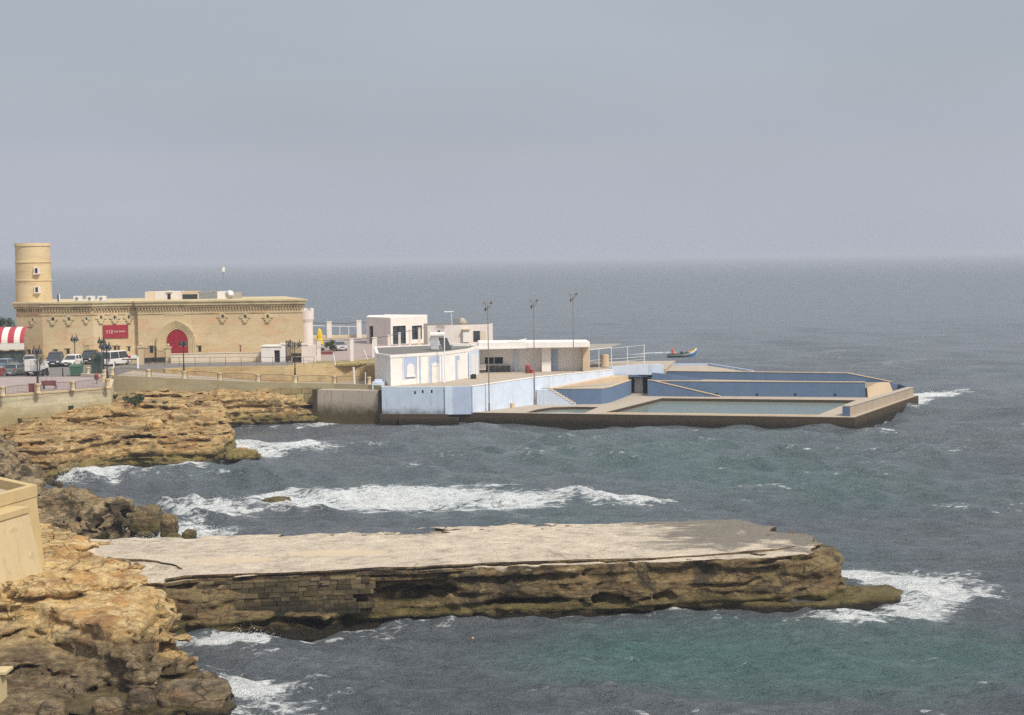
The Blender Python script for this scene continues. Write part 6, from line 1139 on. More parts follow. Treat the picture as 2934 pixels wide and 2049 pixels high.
for sx in (-.9, 1.4):
    for s in (-1, 1):
        mb = MB(); c = (sx, s * .68, .3); ring = lambda y, r: [(c[0] + r * math.cos(2 * math.pi * k / 12), c[1] + y, c[2] + r * math.sin(2 * math.pi * k / 12)) for k in range(12)]; mb.loft([ring(-.1, .3), ring(.1, .3)]); mb.build('wheel', M['tyre'], t, world=False)
for s in (-1, 1): mb = MB(); mb.box(-1.69, -1.6, s * .7 - .08, s * .7 + .08, .53, .62); mb.build('tail_light', M['tail_lens'], t, world=False)
# scooter
p = at(1135, 1050, 6.02, dy=.4); t = thing('scooter', 'dark motor scooter parked right of the white box truck', 'scooter', p, D2(75)); mb = MB(); mb.loft([[(-.7, -.12, .35), (-.7, .12, .35), (-.7, .12, .6), (-.7, -.12, .6)], [(-.3, -.18, .3), (-.3, .18, .3), (-.3, .18, .78), (-.3, -.18, .78)], [(0, -.16, .28), (0, .16, .28), (0, .16, .36), (0, -.16, .36)], [(.35, -.18, .28), (.35, .18, .28), (.4, .18, .4), (.4, -.18, .4)]]); mb.loft([[(.4, -.2, .35), (.46, -.2, .35), (.46, .2, .35), (.4, .2, .35)], [(.3, -.18, .95), (.38, -.18, .95), (.38, .18, .95), (.3, .18, .95)]]); mb.build('body', M['c_dark'], t, world=False)
mb = MB(); mb.tube([(.32, -.34, 1.0), (.33, 0, .97), (.32, .34, 1.0)], .025, 5); mb.build('handlebar', M['trimblack'], t, world=False); mb = MB(); mb.cbox((-.4, 0, .78), .6, .28, .1); mb.build('saddle', M['trimblack'], t, world=False)
for sx in (-.62, .52): mb = MB(); mb.lathe([(.14, -.06), (.26, -.05), (.26, .05), (.14, .06)], (0, 0, 0), 12); w = mb.build('wheel', M['tyre'], t, world=False); w.location = (sx, 0, .26); w.rotation_euler = (math.pi / 2, 0, 0)
# bicycle stand
p = at(1180, 1215, 6.12); t = thing('bicycle_rack', 'hooped metal bicycle rack behind the maroon bench', 'bicycle rack', p, .2); mb = MB()
for k in range(4): mb.tube([(-.9 + k * .6 + .25 * math.cos(a), 0, .05 + .72 * math.sin(a)) for a in np.linspace(0, math.pi, 9)], .025, 5)
mb.build('hoops', M['grey_metal'], t, world=False)
# ---------------------------------------------------------------- terrace furniture
p = at(1210, 1395, 6.12); t = thing('bench', 'long maroon slatted bench with its back to the terrace railing', 'bench', (p[0], p[1] + .9, 6.10)); W_ = 370 / 8.904 / F * p[1]
mb = MB(); 
for k in range(4): mb.box(-W_ / 2, W_ / 2, -.32 - .02 * k, -.27 - .02 * k, .48 + k * .13, .60 + k * .13)
mb.build('backrest', M['maroon'], t, world=False); mb = MB()
for k in range(3): mb.box(-W_ / 2, W_ / 2, -.22 + k * .17, -.08 + k * .17, .42, .46)
mb.build('seat', M['maroon'], t, world=False)
for x in (-W_ / 2 + .15, W_ / 2 - .15):
    mb = MB(); mb.box(x - .04, x + .04, -.3, .28, .36, .42); mb.box(x - .04, x + .04, -.3, -.22, 0, .36); mb.box(x - .04, x + .04, .2, .28, 0, .36); mb.box(x - .03, x + .03, -.34, -.26, .36, .9); mb.build('leg', M['iron'], t, world=False)
p = at(775, 1478, 6.12); t = thing('notice_box', 'maroon upright notice box behind the terrace railing', 'box', (p[0], p[1] + .5, 6.1)); mb = MB(); mb.box(-.3, .3, -.15, .15, .12, .95); mb.build('case', M['maroon'], t, world=False); mb = MB(); mb.box(-.33, .33, -.18, .18, .952, 1.0); mb.build('lid', M['rail_iron'], t, world=False); mb = MB(); mb.box(-.25, .25, -.1, .1, 0, .118); mb.build('foot', M['iron'], t, world=False)
p = P(*ZQ(955, 1245), 6.1); t = thing('litter_bin', 'maroon litter bin on a thin post at the terrace corner', 'litter bin', p); mb = MB(); mb.lathe([(.03, 0), (.03, .55)], (0, 0, 0), 6); mb.build('post', M['iron'], t, world=False); mb = MB(); mb.lathe([(.20, .5), (.27, .56), (.29, 1.0), (.2, 1.1), (.12, 1.28), (.02, 1.32)], (0, 0, 0), 14); mb.build('bin', M['maroon'], t, world=False)
p = at(8, 1035, 6.1); t = thing('litter_bin', 'maroon litter bin at the left edge of the photo beside the blue car', 'litter bin', (p[0], p[1] + .3, 6.1)); mb = MB(); mb.lathe([(.28, 0), (.32, .1), (.32, .85), (.25, .95), (.1, 1.02)], (0, 0, 0), 14); mb.build('bin', M['maroon'], t, world=False); mb = MB(); mb.lathe([(.34, .80), (.34, .86)], (0, 0, 0), 14); mb.build('rim', M['iron'], t, world=False)
p = P(*ZQ(90, 1055), 6.1); mb = MB(); mb.lathe([(.14, 0), (.13, .1), (.085, .16), (.075, .8), (.1, .86), (.06, .92), (.07, 1.0), (.01, 1.08)], (0, 0, 0), 10); o = mb.build('bollard', M['iron']); o.location = p; tag(o, 'black iron bollard left of the green bin', 'bollard')
p = P(*ZQ(400, 1045), 6.02); t = thing('green_bin', 'big green wheeled rubbish container at the terrace kerb', 'bin', (p[0], p[1] + .7, 6.02), .05); W_ = 300 / 8.904 / F * p[1]; H_ = 290 / 8.904 / F * p[1]
mb = MB(); mb.loft([[(-W_ * .44, -.55, .14), (W_ * .44, -.55, .14), (W_ * .44, .5, .14), (-W_ * .44, .5, .14)], [(-W_ * .5, -.65, H_ - .25), (W_ * .5, -.65, H_ - .25), (W_ * .5, .6, H_ - .25), (-W_ * .5, .6, H_ - .25)]]); mb.build('tub', M['green_bin'], t, world=False); mb = MB(); mb.loft([[(-W_ * .52, -.7, H_ - .248), (W_ * .52, -.7, H_ - .248), (W_ * .52, .65, H_ - .248), (-W_ * .52, .65, H_ - .248)], [(-W_ * .5, -.5, H_), (W_ * .5, -.5, H_), (W_ * .5, .5, H_), (-W_ * .5, .5, H_)]]); mb.build('lid', M['green_bin'], t, world=False)
for sx in (-1, 1):
    for sy in (-.42, .38): mb = MB(); mb.lathe([(.02, -.04), (.1, -.04), (.1, .04), (.02, .04)], (0, 0, 0), 10); w = mb.build('wheel', M['tyre'], t, world=False); w.location = (sx * W_ * .36, sy, .1); w.rotation_euler = (0, math.pi / 2, 0)
p = P(*ZQ(920, 985), 6.02); t = thing('dark_cabinet', 'dark green sheeted cabinet with a pale notice behind the kerb wall', 'cabinet', (p[0], p[1] + 1.2, 6.0)); W_ = 250 / 8.904 / F * p[1]; H_ = 540 / 8.904 / F * p[1]
mb = MB(); n = 10; prof = [(-W_ / 2, 0), (W_ / 2, 0), (W_ / 2, H_ * .88)] + [(W_ / 2 - W_ * k / n, H_ * (.88 + .12 * math.sin(math.pi * k / n))) for k in range(1, n)] + [(-W_ / 2, H_ * .88)]; mb.add([(x, -.8, z) for x, z in prof] + [(x, .8, z) for x, z in prof], [tuple(range(len(prof))), tuple(range(2 * len(prof) - 1, len(prof) - 1, -1))] + [(i, len(prof) + i, len(prof) + (i + 1) % len(prof), (i + 1) % len(prof)) for i in range(len(prof))]); mb.build('sheet', M['tarp'], t, world=False)
mb = MB(); mb.box(-W_ * .38, -W_ * .02, -.83, -.802, H_ * .68, H_ * .92); mb.build('notice', M['leaf_grey'], t, world=False)
# barrier boom with red and white sign, white posts
p = P(*ZQ(2010, 855), 6.02); t = thing('road_barrier', 'white barrier post holding a small red and white sign on a rail', 'barrier', p); D = p[1]; s = D / F / 8.904; mb = MB(); mb.box(-.11, .11, -.09, .09, 0, (855 - 550) * s); mb.build('post', M['white_metal'], t, world=False)
mb = MB(); mb.box((1600 - 2010) * s, -.112, -.04, .04, (855 - 632) * s, (855 - 600) * s); mb.build('boom', M['rail_iron'], t, world=False); mb = MB(); mb.box((1770 - 2010) * s, (1985 - 2010) * s, -.08, -.042, (855 - 595) * s, (855 - 505) * s); sgn = mb.build('sign_panel', M['ac_white'], t, world=False); mb = MB(); mb.box((1768 - 2010) * s, (1835 - 2010) * s, -.092, -.081, (855 - 580) * s, (855 - 520) * s); r = mb.build('red_mark', M['red']); r.parent = sgn
p = P(*ZQ(1388, 830), 6.02); mb = MB(); mb.box(-.07, .07, -.07, .07, 0, (830 - 600) * p[1] / F / 8.904); mb.box(-.09, .09, -.09, .09, 1.15, 1.2); o = mb.build('white_post', M['white_metal']); o.location = p; tag(o, 'slim white post in front of the white van', 'post')
# striped awning stall at the left edge
y0 = 219.0; xr = PY(*ZC(300, 300), y0)[0]; xl = PY(-90, 950, y0)[0]; zt = float(PY(*ZC(150, 262), y0)[2]); zb = float(PY(*ZC(150, 460), y0)[2]); t = thing('striped_stall', 'stall with a red and white striped canopy left of the fort', 'stall', (xr, y0, 6))
k = 0; x = xr; ws = [55, 75, 80, 78, 78, 78, 78, 78, 78, 78]
for w in ws:
    wm = w / 4.4525 / F * y0; mb = MB(); rings = []
    for j in range(9):
        q = j / 8 * math.pi / 2; rings.append([(x - wm, y0 + 2.2 * (1 - math.sin(q)), zb + (zt - zb) * math.cos(q)), (x, y0 + 2.2 * (1 - math.sin(q)), zb + (zt - zb) * math.cos(q))])
    rings = [[(a[0], 2 * y0 + 2.2 - a[1] - 2.2 + 0, a[2]) for a in r] for r in rings]
    rings = [[(a[0], y0 + (2.2 - 2.2 * math.sin(j / 8 * math.pi / 2)), a[2]) for a in r] for j, r in enumerate(rings)]
    vs = [q for r in rings for q in r]; mb.add(vs, [(2 * i, 2 * i + 1, 2 * i + 3, 2 * i + 2) for i in range(8)]); mb.add([(x - wm, y0 + 2.2, zt), (x, y0 + 2.2, zt), (x, y0 + 5, zt - .3), (x - wm, y0 + 5, zt - .3)], [(0, 1, 2, 3)]); mb.build('canopy_stripe', M['awn_red' if k % 2 == 0 else 'awn_white'], t); x -= wm; k += 1
mb = MB(); mb.box(x, xr, y0 + .02, y0 + .06, zb - .9, zb - .002); mb.build('valance', M['awn_white'], t)
for xx in (xr - .05, xr - 1.6, xr - 3.1): mb = MB(); mb.tube([(xx, y0 + .1, 6), (xx, y0 + .1, zb)], .05, 6); mb.build('post', M['iron'], t)
mb = MB(); mb.box(x, xr, y0 + .4, y0 + .5, 6, zb - 1.1); mb.build('back_screen', M['tarp'], t)
gate_pillar(33.5, 48, ZC(0, 530)[1], ZC(182, 712), 'yellow stone pier in front of the striped stall', 'bollard_stone', True)
p = P(*ZC(130, 700), 6.0); mb = MB(); mb.lathe([(.5, 0), (.42, .1), (.38, 2.0), (.52, 2.1), (.66, 2.35), (.7, 2.4)], (0, 0, 0), 12); o = mb.build('grey_urn', M['concrete']); o.location = (p[0], p[1] + 1, 6); tag(o, 'grey flared column beside the yellow stone pier', 'column')
# yellow parasol
p = P(*ZE(258, 640), 6); t = thing('parasol', 'closed bright yellow parasol at the car park', 'parasol', p); h = float(PY(*ZE(258, 368), p[1])[2]) - 6; mb = MB(); mb.lathe([(.04, 0), (.04, h)], (0, 0, 0), 8); mb.build('pole', M['grey_metal'], t, world=False); mb = MB(); n = 16; rings = []
for rr, z in ((.30, .55), (.52, .75), (.50, 1.2), (.36, 1.7), (.40, 2.1), (.28, h - .5), (.05, h)): rings.append([(rr * (1 + .2 * (k % 2)) * math.cos(2 * math.pi * k / n), rr * (1 + .2 * (k % 2)) * math.sin(2 * math.pi * k / n), z) for k in range(n)])
mb.loft(rings); mb.build('canopy', M['yellow'], t, world=False)
p = P(*ZT(1040, 420), 6.05); t = thing('flower_trough', 'long trough of reddish plants below the yellow parasol', 'planter', p); mb = MB(); mb.box(-.9, 2.2, -.25, .25, 0, .4); mb.build('trough', M['maroon'], t, world=False)
# ---------------------------------------------------------------- plants
def leaves(mb, c, r, n, size, rnd, flat=1.0, clumps=7):
    cl = [(rnd.gauss(0, .5), rnd.gauss(0, .5), rnd.gauss(0, .45)) for _ in range(clumps)]
    for _ in range(n):
        k = rnd.choice(cl); v = [k[i] + rnd.gauss(0, .26) for i in range(3)]; l = math.sqrt(sum(x * x for x in v))
        if l > 1.15: continue
        p = np.array([c[0] + v[0] * r[0], c[1] + v[1] * r[1], c[2] + v[2] * r[2]]); a = np.array([rnd.gauss(0, 1) for _ in range(3)]); a /= np.linalg.norm(a) + 1e-9; b = np.cross(a, [rnd.gauss(0, 1) for _ in range(3)]); b /= np.linalg.norm(b) + 1e-9; s = size * rnd.uniform(.6, 1.4)
        mb.add([p - a * s, p + b * s * .45, p + a * s, p - b * s * .45], [(0, 1, 2, 3)])
def shrub(name, u0, v0, u1, v1, z, label, cat='shrub', m='leaf', n=900, grp=None, seed=1, off=.8):
    p = P((u0 + u1) / 2, v1, z); D = p[1]; w = (u1 - u0) / F * D / 2; h = (v1 - v0) / F * D; t = thing(name, label, cat, (p[0], p[1] + off, z), 0, grp); r = random.Random(seed); mb = MB(); leaves(mb, (0, 0, h * .52), (w, w * .8, h * .52), n, max(.07, w * .09), r); mb.build('foliage', M[m], t, world=False)
    mb = MB()
    for k in range(4): mb.tube([(0, 0, -.15), (r.uniform(-.3, .3) * w, r.uniform(-.2, .2) * w, h * .35), (r.uniform(-.6, .6) * w, r.uniform(-.5, .5) * w, h * .75)], [.05 + .02 * w, .03, .012], 5)
    mb.build('stem', M['bark'], t, world=False); return t
GSh = 'green shrubs on the promontory rocks'
shrub('shrub', *ZD(190, 795), *ZD(405, 905), 4.25, 'biggest green shrub on the rocks right of the terrace wall', n=1600, grp=GSh, seed=3); shrub('shrub', *ZD(275, 850), *ZD(385, 940), 4.1, 'green shrub hanging just below the biggest one', n=700, grp=GSh, seed=4, off=.2)
shrub('shrub', *ZD(70, 808), *ZD(128, 868), 4.2, 'green shrub tucked against the end of the terrace wall', n=500, grp=GSh, seed=5); shrub('shrub', *ZD(480, 880), *ZD(562, 918), 4.15, 'small flat shrub right of the biggest one', n=350, grp=GSh, seed=6); shrub('shrub', *ZD(618, 885), *ZD(690, 918), 4.15, 'smallest shrub, farthest right on the promontory rocks', n=260, grp=GSh, seed=7)
shrub('bush', *ZT(1130, 95), *ZT(1390, 350), 6.0, 'dark green rounded bush beside the silver-white car', 'bush', n=2600, seed=8); shrub('bush', *ZT(965, 270), *ZT(1150, 355), 6.0, 'low dark hedge clump below the yellow parasol', 'bush', n=1100, seed=18)
shrub('verge_bush', *ZN(2060, 30), *ZN(2190, 160), 6.1, 'dark scrubby bush where the upper wall meets the clubhouse', 'bush', 'leaf_grey', 700, None, 9)
def tree(label, u0, u1, vt, vb, base, z, m, seed, trunk_frac=.45, grp=None, n=2200, name='tree'):
    p = P(*base, z); D = p[1]; h = float(PY(base[0], vt, D)[2]) - z; w = (u1 - u0) / F * D / 2; cx = ((u0 + u1) / 2 - base[0]) / F * D; zc0 = float(PY(base[0], vb, D)[2]) - z; t = thing(name, label, 'tree', p, 0, grp); r = random.Random(seed); mb = MB(); mb.tube([(0, 0, -.1), (.03, 0, zc0 * .6), (cx * .6, 0, zc0 + (h - zc0) * .25), (cx, 0, h * .92)], [.09 + w * .03, .07 + w * .02, .05, .015], 7)
    for k in range(7): a = r.uniform(0, 6.28); zz = zc0 + (h - zc0) * r.uniform(-.1, .5); mb.tube([(cx * .5, 0, zz), (cx + w * .5 * math.cos(a), w * .4 * math.sin(a), zz + (h - zc0) * .22), (cx + w * .85 * math.cos(a), w * .7 * math.sin(a), zz + (h - zc0) * .35)], [.04, .025, .008], 5)
    mb.build('trunk', M['bark'], t, world=False); mb = MB(); leaves(mb, (cx, 0, (zc0 + h) / 2), (w, w * .85, (h - zc0) / 2), n, max(.06, w * .075), r, clumps=10); mb.build('crown', M[m], t, world=False); return t
tree('slim olive-leaved tree in front of the dark off-roader', *[ZM(x, 0)[0] for x in (880, 1200)], ZM(0, 430)[1], ZM(0, 800)[1], ZM(1010, 1060), 6.02, 'leaf_grey', 11, n=900, name='olive_tree')
GT = 'green trees beyond the striped stall'
for k, (u0, u1, vt, vb, l) in enumerate(((-60, -6, 908, 950, 'tree beyond the stall, cut off by the left edge'), (-20, 22, 906, 950, 'broad green tree beyond the stall at the left edge'), (14, 50, 912, 950, 'green tree beyond the stall touching the fort corner'))):
    tree(l, u0, u1, vt, vb, ((u0 + u1) / 2, 1012), 6.0, 'leaf', 20 + k, grp=GT, n=2200)
# ---------------------------------------------------------------- fishing boat and rower
p = P(*ZS(2130, 470), 0); bo = thing('fishing_boat', 'small fishing boat with a high white and blue bow', 'boat', (p[0] + .9, p[1], .05), math.radians(4)); k = p[1] / F
st = [(-2.7, .78, .42, -.1), (-2.2, .9, .42, -.25), (-1, 1.0, .44, -.3), (.4, 1.0, .55, -.3), (1.6, .85, .85, -.25), (2.5, .5, 1.3, -.1), (3.0, .12, 1.75, .25), (3.15, .03, 1.85, .6)]
def hull(z0f, z1f, mt, nm, grow=0.0, xr=(-9, 9)):
    mb = MB(); rings = []
    for x, w, zt, zk in st:
        if not xr[0] <= x <= xr[1]: continue
        pr = []; 
        for s, zz in ((-1, z1f), (-1, (z0f + z1f) / 2), (-1, z0f), (1, z0f), (1, (z0f + z1f) / 2), (1, z1f)): ww = w * (.55 + .45 * min(1, zz * 1.3)) + grow; pr.append((x, s * ww, zk + (zt - zk) * zz))
        rings.append(pr)
    mb.loft(rings, closed=False); 
    if xr[0] < -3: mb.add(rings[0], [(0, 1, 2, 3, 4, 5)])
    return mb.build(nm, mt, bo, world=False)
hull(0, .62, M['boat_green'], 'hull', xr=(-9, .5)); hull(0, .62, M['boat_blue'], 'bow', xr=(.4, 9)); hull(.62, .82, M['boat_white'], 'upper_strake', .02, xr=(-9, 1.7)); hull(.55, .86, M['boat_white'], 'bow_cheek', .025, xr=(1.6, 9)); hull(.82, 1.0, M['boat_green'], 'gunwale', .03, xr=(-9, 1.7)); hull(.86, 1.0, M['boat_yellow'], 'bow_rail', .03, xr=(1.6, 3.0))
mb = MB(); mb.prism([(-2.6, -.7), (-1, -.9), (.5, -.9), (1.6, -.75), (1.6, .75), (.5, .9), (-1, .9), (-2.6, .7)], .12, .2); mb.build('floor', M['wood'], bo, world=False); mb = MB(); mb.box(-.6, -.3, -.85, .85, .33, .38); mb.build('thwart', M['wood'], bo, world=False); mb = MB(); mb.box(-.15, .45, -.3, .3, .2, .62); mb.box(-.1, .3, -.22, .22, .622, .92); mb.build('engine_box', M['trimblack'], bo, world=False)
def figure(label, loc, rz, limbs, jacket, name='person'):
    """continuous body grown from blended capsules: (a, b, ra, rb)"""
    def field(caps, X, Y, Zz, kk=.035):
        acc = None
        for a, b, ra, rb in caps:
            a, b = np.array(a), np.array(b); d = b - a; L = d @ d + 1e-9; t = np.clip(((X - a[0]) * d[0] + (Y - a[1]) * d[1] + (Zz - a[2]) * d[2]) / L, 0, 1)
            q = np.sqrt((X - a[0] - t * d[0]) ** 2 + (Y - a[1] - t * d[1]) ** 2 + (Zz - a[2] - t * d[2]) ** 2) - (ra + (rb - ra) * t)
            if acc is None: acc = q
            else: hh = np.clip(.5 + .5 * (acc - q) / kk, 0, 1); acc = acc * (1 - hh) + q * hh - kk * hh * (1 - hh)
        return acc
    t = thing(name, label, 'person', loc, rz); h = .022
    def grow(caps, nm, mt):
        pts = np.array([c for cp in caps for c in cp[:2]]); lo = pts.min(0) - .25; hi = pts.max(0) + .25; X, Y, Zz = np.meshgrid(*[np.arange(lo[i], hi[i], h) for i in range(3)], indexing='ij'); V_, Q_ = surface_nets(field(caps, X, Y, Zz), lo, h); o = bpy.data.objects.new(nm, np_mesh(nm, V_, Q_, M[mt])); COL.objects.link(o); o.parent = t
    for caps, nm, mt in limbs: grow(caps, nm, mt)
    return t
hd = [((.02, 0, .92), (.04, 0, 1.0), .095, .10), ((.05, 0, .86), (.06, 0, .92), .07, .075), ((.125, 0, .93), (.14, 0, .915), .018, .022), ((0, 0, .72), (.02, 0, .86), .06, .055)]
arms = [((0, s * .21, .62), (.1, s * .26, .38), .055, .045) for s in (-1, 1)] + [((.1, s * .26, .38), (.32, s * .17, .34), .045, .035) for s in (-1, 1)]
hands = []
for s in (-1, 1):
    hands.append(((.32, s * .17, .34), (.40, s * .16, .34), .036, .034))
    for k in range(4): hands.append(((.40, s * .16 + (k - 1.5) * .018, .345), (.445, s * .16 + (k - 1.5) * .019, .315 - .004 * k), .0105, .009))
    hands.append(((.35, s * .16 - s * .03, .35), (.40, s * .16 - s * .055, .345), .012, .010))
legs = [((0, s * .10, .08), (.42, s * .13, .12), .085, .065) for s in (-1, 1)] + [((.42, s * .13, .12), (.50, s * .13, -.26), .06, .042) for s in (-1, 1)] + [((.50, s * .13, -.28), (.64, s * .14, -.31), .045, .035) for s in (-1, 1)]
torso = [((0, 0, .08), (0, 0, .34), .15, .145), ((0, -.10, .55), (0, .10, .55), .13, .13), ((0, 0, .3), (0, 0, .6), .14, .14)]
body = torso + hd + arms + hands + legs
jk = [((0, 0, .04), (0, 0, .34), .185, .175), ((0, -.12, .55), (0, .12, .55), .15, .15), ((0, 0, .3), (0, 0, .62), .17, .15)] + [(a, b, ra + .025, rb + .02) for a, b, ra, rb in arms] 
hood = [((-.03, 0, .95), (.0, 0, 1.02), .115, .115), ((-.05, 0, .80), (-.03, 0, .9), .10, .11)]
tr = [(a, b, ra + .018, rb + .015) for a, b, ra, rb in legs]
sx, sy = math.cos(math.radians(4)), math.sin(math.radians(4)); lp = (bo.location[0] - 1.75 * sx, bo.location[1] - 1.75 * sy, .62)
figure('person in an orange hooded jacket sitting at the stern of the fishing boat', lp, math.radians(4), [(body, 'body', 'skin'), (jk, 'jacket', 'orange'), (hood, 'hood', 'orange'), (tr, 'trousers', 'orange')], 1)
# ---------------------------------------------------------------- buoy, near house
p = P(*ZK(1993, 735), 0); t = thing('buoy', 'tiny orange float drifting off the pier', 'buoy', (p[0], p[1], .05)); mb = MB(); mb.lathe([(.02, -.05), (.05, -.02), (.065, .02), (.05, .06), (.02, .08)], (0, 0, 0), 12); mb.build('float', M['boat_yellow'], t, world=False, smooth=True); mb = MB(); mb.lathe([(.015, .08), (.015, .11)], (0, 0, 0), 6); mb.build('ring', M['trimblack'], t, world=False)
C0 = P(*ZJ(233, 112), 8.3)[:2]; L0 = P(*ZJ(-150, 215), 8.3)[:2]; K0 = P(*ZJ(-40, 52), 8.3)[:2]; hs = thing('stone_house', 'cream stone house with a flat parapet roof at the left edge', 'house', (C0[0], C0[1], 4)); f = Fr(L0, C0); zt = 8.3
back = np.array(C0) + (np.array(K0) - np.array(C0)) * 2.2; bl_ = back + (np.array(L0) - np.array(C0)); foot_h = [tuple(L0), tuple(C0), tuple(back), tuple(bl_)]; low = offset_poly(foot_h, .34)
mb = MB(); lo4 = [(*q, 3.2) for q in low]; hi4 = [(*q, zt - .55) for q in foot_h]; mb.add(lo4 + hi4, [(0, 1, 5, 4), (1, 2, 6, 5), (2, 3, 7, 6), (3, 0, 4, 7), (4, 5, 6, 7)]); mb.build('wall', M['house'], hs)
mb = MB(); inn = offset_poly(foot_h, -.42); pr_ = offset_poly(foot_h, .05)
for i in range(4):
    j = (i + 1) % 4; mb.box8([(*pr_[i], zt - .60), (*pr_[j], zt - .60), (*inn[j], zt - .60), (*inn[i], zt - .60), (*pr_[i], zt), (*pr_[j], zt), (*inn[j], zt), (*inn[i], zt)])
mb.build('parapet', M['house'], hs); mb = MB(); mb.prism(offset_poly(foot_h, -.3), zt - .56, zt - .5); mb.build('roof', M['concrete'], hs)
aR, bT = f.px(*ZJ(182, 262)); aL = -2.0; zc = f.px(*ZJ(120, 270))[1]
f = Fr(f.pt(0, 0, 1.12), f.pt(f.L, 0, 1.12)); aR, bT = f.px(*ZJ(182, 262)); zc = f.px(*ZJ(120, 270))[1]
bt = thing('house_annex', 'lower flat-topped annex with patched stone face against the cream house', 'annex', f.pt(aR - 1, 4, 1)); mb = MB(); v = [f.pt(aL, 3.0, .75), f.pt(aR + .62, 3.0, .62), f.pt(aR + .62, 3.0, -1.4), f.pt(aL, 3.0, -1.4), f.pt(aL, zc - .3, .0), f.pt(aR, zc - .3, .0), f.pt(aR, zc - .3, -1.2), f.pt(aL, zc - .3, -1.2)]; mb.box8(v); mb.build('wall', M['house_patch'], bt)
mb = MB(); f.box(mb, aL, aR + .06, zc - .298, zc, -1.2, .08); mb.build('coping', M['house'], bt)
bmp = random.Random(2); mb = MB()
for k in range(5):
    a = aR - .3 - bmp.uniform(0, 2.3); b = bmp.uniform(4.1, zc - .9); w = bmp.uniform(.2, .5); h_ = bmp.uniform(.25, .75); c = .66 - (b - 3.0) / (zc - 3.3) * .66; f.poly(mb, [(a + w * (1 + bmp.uniform(-.25, .25)) * math.cos(q), b + h_ * .7 * (1 + bmp.uniform(-.25, .25)) * math.sin(q)) for q in np.linspace(0, 6.28, 13)[:-1]], c - .3, c + bmp.uniform(-.03, .02))
mb.build('stone_patches', M['house_patch'], bt)
g1_, g2_ = P(*ZJ(262, 545), 3.75), P(*ZJ(605, 495), 3.55); mb = MB(); mb.sweep([g1_[:2], g2_[:2]], .16, 2.4, [3.8, 3.5]); tag(mb.build('garden_wall', M['cream']), 'low pale wall running from the cream house to the pier', 'wall')
g1_, g2_ = P(*ZJ(262, 488), 3.9), P(*ZJ(545, 492), 3.6); mb = MB(); mb.sweep([g1_[:2], g2_[:2]], .2, 2.4, [3.85, 3.45]); tag(mb.build('step_wall', M['house_patch']), 'low stone step behind the pale wall beside the cream house', 'wall')
stp = thing('rock_steps', 'rough stone steps going down beyond the cream house', 'steps', P(*ZJ(450, 430), 3.6)); b0 = np.array(P(*ZJ(270, 450), 3.7)); b1_ = np.array(P(*ZJ(690, 500), 3.0)); mb = MB()
for k in range(9):
    c = b0 + (b1_ - b0) * k / 8; mb.cbox((c[0] + bmp.uniform(-.15, .15), c[1] + .7, 1.6), 1.0 + bmp.uniform(-.15, .25), 1.3 - .05 * k + bmp.uniform(-.2, .2), 2.45 - k * .15 + bmp.uniform(-.1, .08), .2 + bmp.uniform(-.15, .2))
mb.build('steps', M['rock_near'], stp)
q = P(-14, 1895, 2.9); gp_ = thing('gate_post', 'yellow rendered wall end at the bottom left corner', 'wall', (q[0], q[1], 1)); mb = MB(); mb.box(q[0] - 3, q[0], q[1], q[1] + .6, -.8, 2.9); mb.build('wall', M['house'], gp_); mb = MB(); mb.box(q[0] - 3, q[0] + .18, q[1] + .05, q[1] + .9, -.8, 2.3); mb.box(q[0] - 3, q[0] + .45, q[1] + .0, q[1] + 1.0, 2.302, 2.42); mb.build('ledge', M['house_patch'], gp_)
# ---------------------------------------------------------------- light, air, sky
SUN_EL, SUN_AZ = math.radians(50), math.radians(136)      # azimuth clockwise from +Y: high, to the right and slightly behind the viewer
sl = bpy.data.lights.new('sun', 'SUN'); sl.energy = 2.4; sl.angle = math.radians(9); sl.color = (1, .93, .82)
so = bpy.data.objects.new('sun', sl); COL.objects.link(so)
sd = Vector((math.sin(SUN_AZ) * math.cos(SUN_EL), math.cos(SUN_AZ) * math.cos(SUN_EL), math.sin(SUN_EL))); so.rotation_euler = sd.to_track_quat('Z', 'Y').to_euler(); so.location = (60, 40, 80)
W = bpy.data.worlds.new('World'); SC.world = W; W.use_nodes = True; wt = W.node_tree; wt.nodes.clear()
wo = wt.nodes.new('ShaderNodeOutputWorld'); sky = wt.nodes.new('ShaderNodeTexSky'); sky.sky_type = 'NISHITA'; sky.sun_disc = False; sky.sun_elevation = SUN_EL; sky.sun_rotation = SUN_AZ
sky.dust_density = 6; sky.air_density = 1.2
b1 = wt.nodes.new('ShaderNodeBackground'); b1.inputs[1].default_value = .07; wt.links.new(sky.outputs[0], b1.inputs[0])
tc = wt.nodes.new('ShaderNodeTexCoord'); sx = wt.nodes.new('ShaderNodeSeparateXYZ'); wt.links.new(tc.outputs['Generated'], sx.inputs[0])
cr = wt.nodes.new('ShaderNodeValToRGB'); wt.links.new(sx.outputs[2], cr.inputs[0]); E = cr.color_ramp
for p, c in ((0.0, (.352, .365, .425)), (.03, (.348, .365, .425)), (.08, (.312, .336, .386)), (.16, (.293, .330, .372)), (.45, (.43, .45, .48)), (1.0, (.56, .58, .60))):
    e = E.elements[0] if p == 0 else (E.elements[len(E.elements) - 1] if p == 1 else E.elements.new(p)); e.color = (*c, 1)
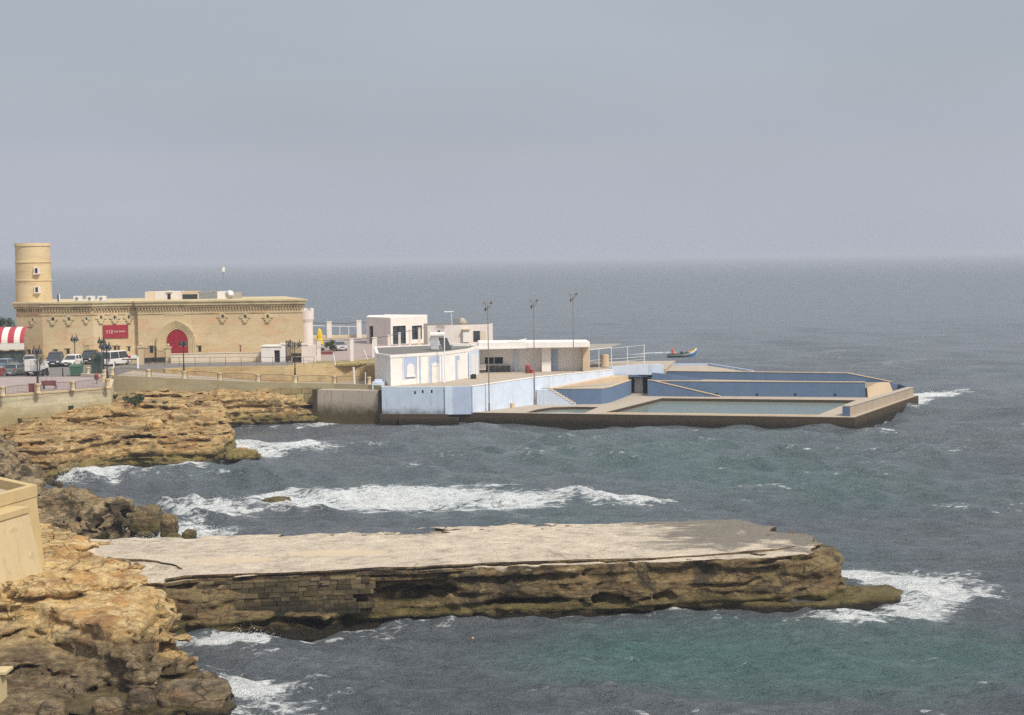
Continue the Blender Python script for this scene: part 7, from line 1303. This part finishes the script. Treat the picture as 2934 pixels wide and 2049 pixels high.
nz = wt.nodes.new('ShaderNodeTexNoise'); mp = wt.nodes.new('ShaderNodeMapping'); mp.inputs['Scale'].default_value = (1, 1, 3.0); wt.links.new(tc.outputs['Generated'], mp.inputs[0]); wt.links.new(mp.outputs[0], nz.inputs['Vector']); nz.inputs['Scale'].default_value = 3.2; nz.inputs['Detail'].default_value = 4
mr = wt.nodes.new('ShaderNodeMapRange'); wt.links.new(nz.outputs['Fac'], mr.inputs[0]); mr.inputs[1].default_value = .3; mr.inputs[2].default_value = .7; mr.inputs[3].default_value = .955; mr.inputs[4].default_value = 1.045
b2 = wt.nodes.new('ShaderNodeBackground'); wt.links.new(mr.outputs[0], b2.inputs[1]); wt.links.new(cr.outputs[0], b2.inputs[0])
mx = wt.nodes.new('ShaderNodeMixShader'); mx.inputs[0].default_value = .82; wt.links.new(b1.outputs[0], mx.inputs[1]); wt.links.new(b2.outputs[0], mx.inputs[2]); wt.links.new(mx.outputs[0], wo.inputs[0])
def haze():
    mb = MB(); mb.box(-24000, 24000, -40, 30500, -2.5, 26.5); m = bpy.data.materials.new('sea_haze'); m.use_nodes = True; t = m.node_tree; t.nodes.clear()
    o = t.nodes.new('ShaderNodeOutputMaterial'); v = t.nodes.new('ShaderNodeVolumePrincipled'); v.inputs['Color'].default_value = (.735, .785, .90, 1); v.inputs['Density'].default_value = HAZE; v.inputs['Anisotropy'].default_value = 0
    t.links.new(v.outputs[0], o.inputs['Volume']); h = mb.build('haze', m); tag(h, kind='stuff', label='pale sea haze filling the air')
HAZE = .00028
haze()
SC.view_settings.view_transform = 'Standard'; SC.view_settings.look = 'None'; SC.view_settings.gamma = 1; SC.view_settings.exposure = .62; SC.view_settings.use_curve_mapping = False
SC.cycles.use_denoising = False; SC.cycles.max_bounces = 6; SC.cycles.volume_bounces = 0; SC.cycles.transparent_max_bounces = 8
SC.cycles.use_adaptive_sampling = True; SC.cycles.adaptive_threshold = .01; SC.cycles.sample_clamp_direct = 1.3; SC.cycles.sample_clamp_indirect = 1.0
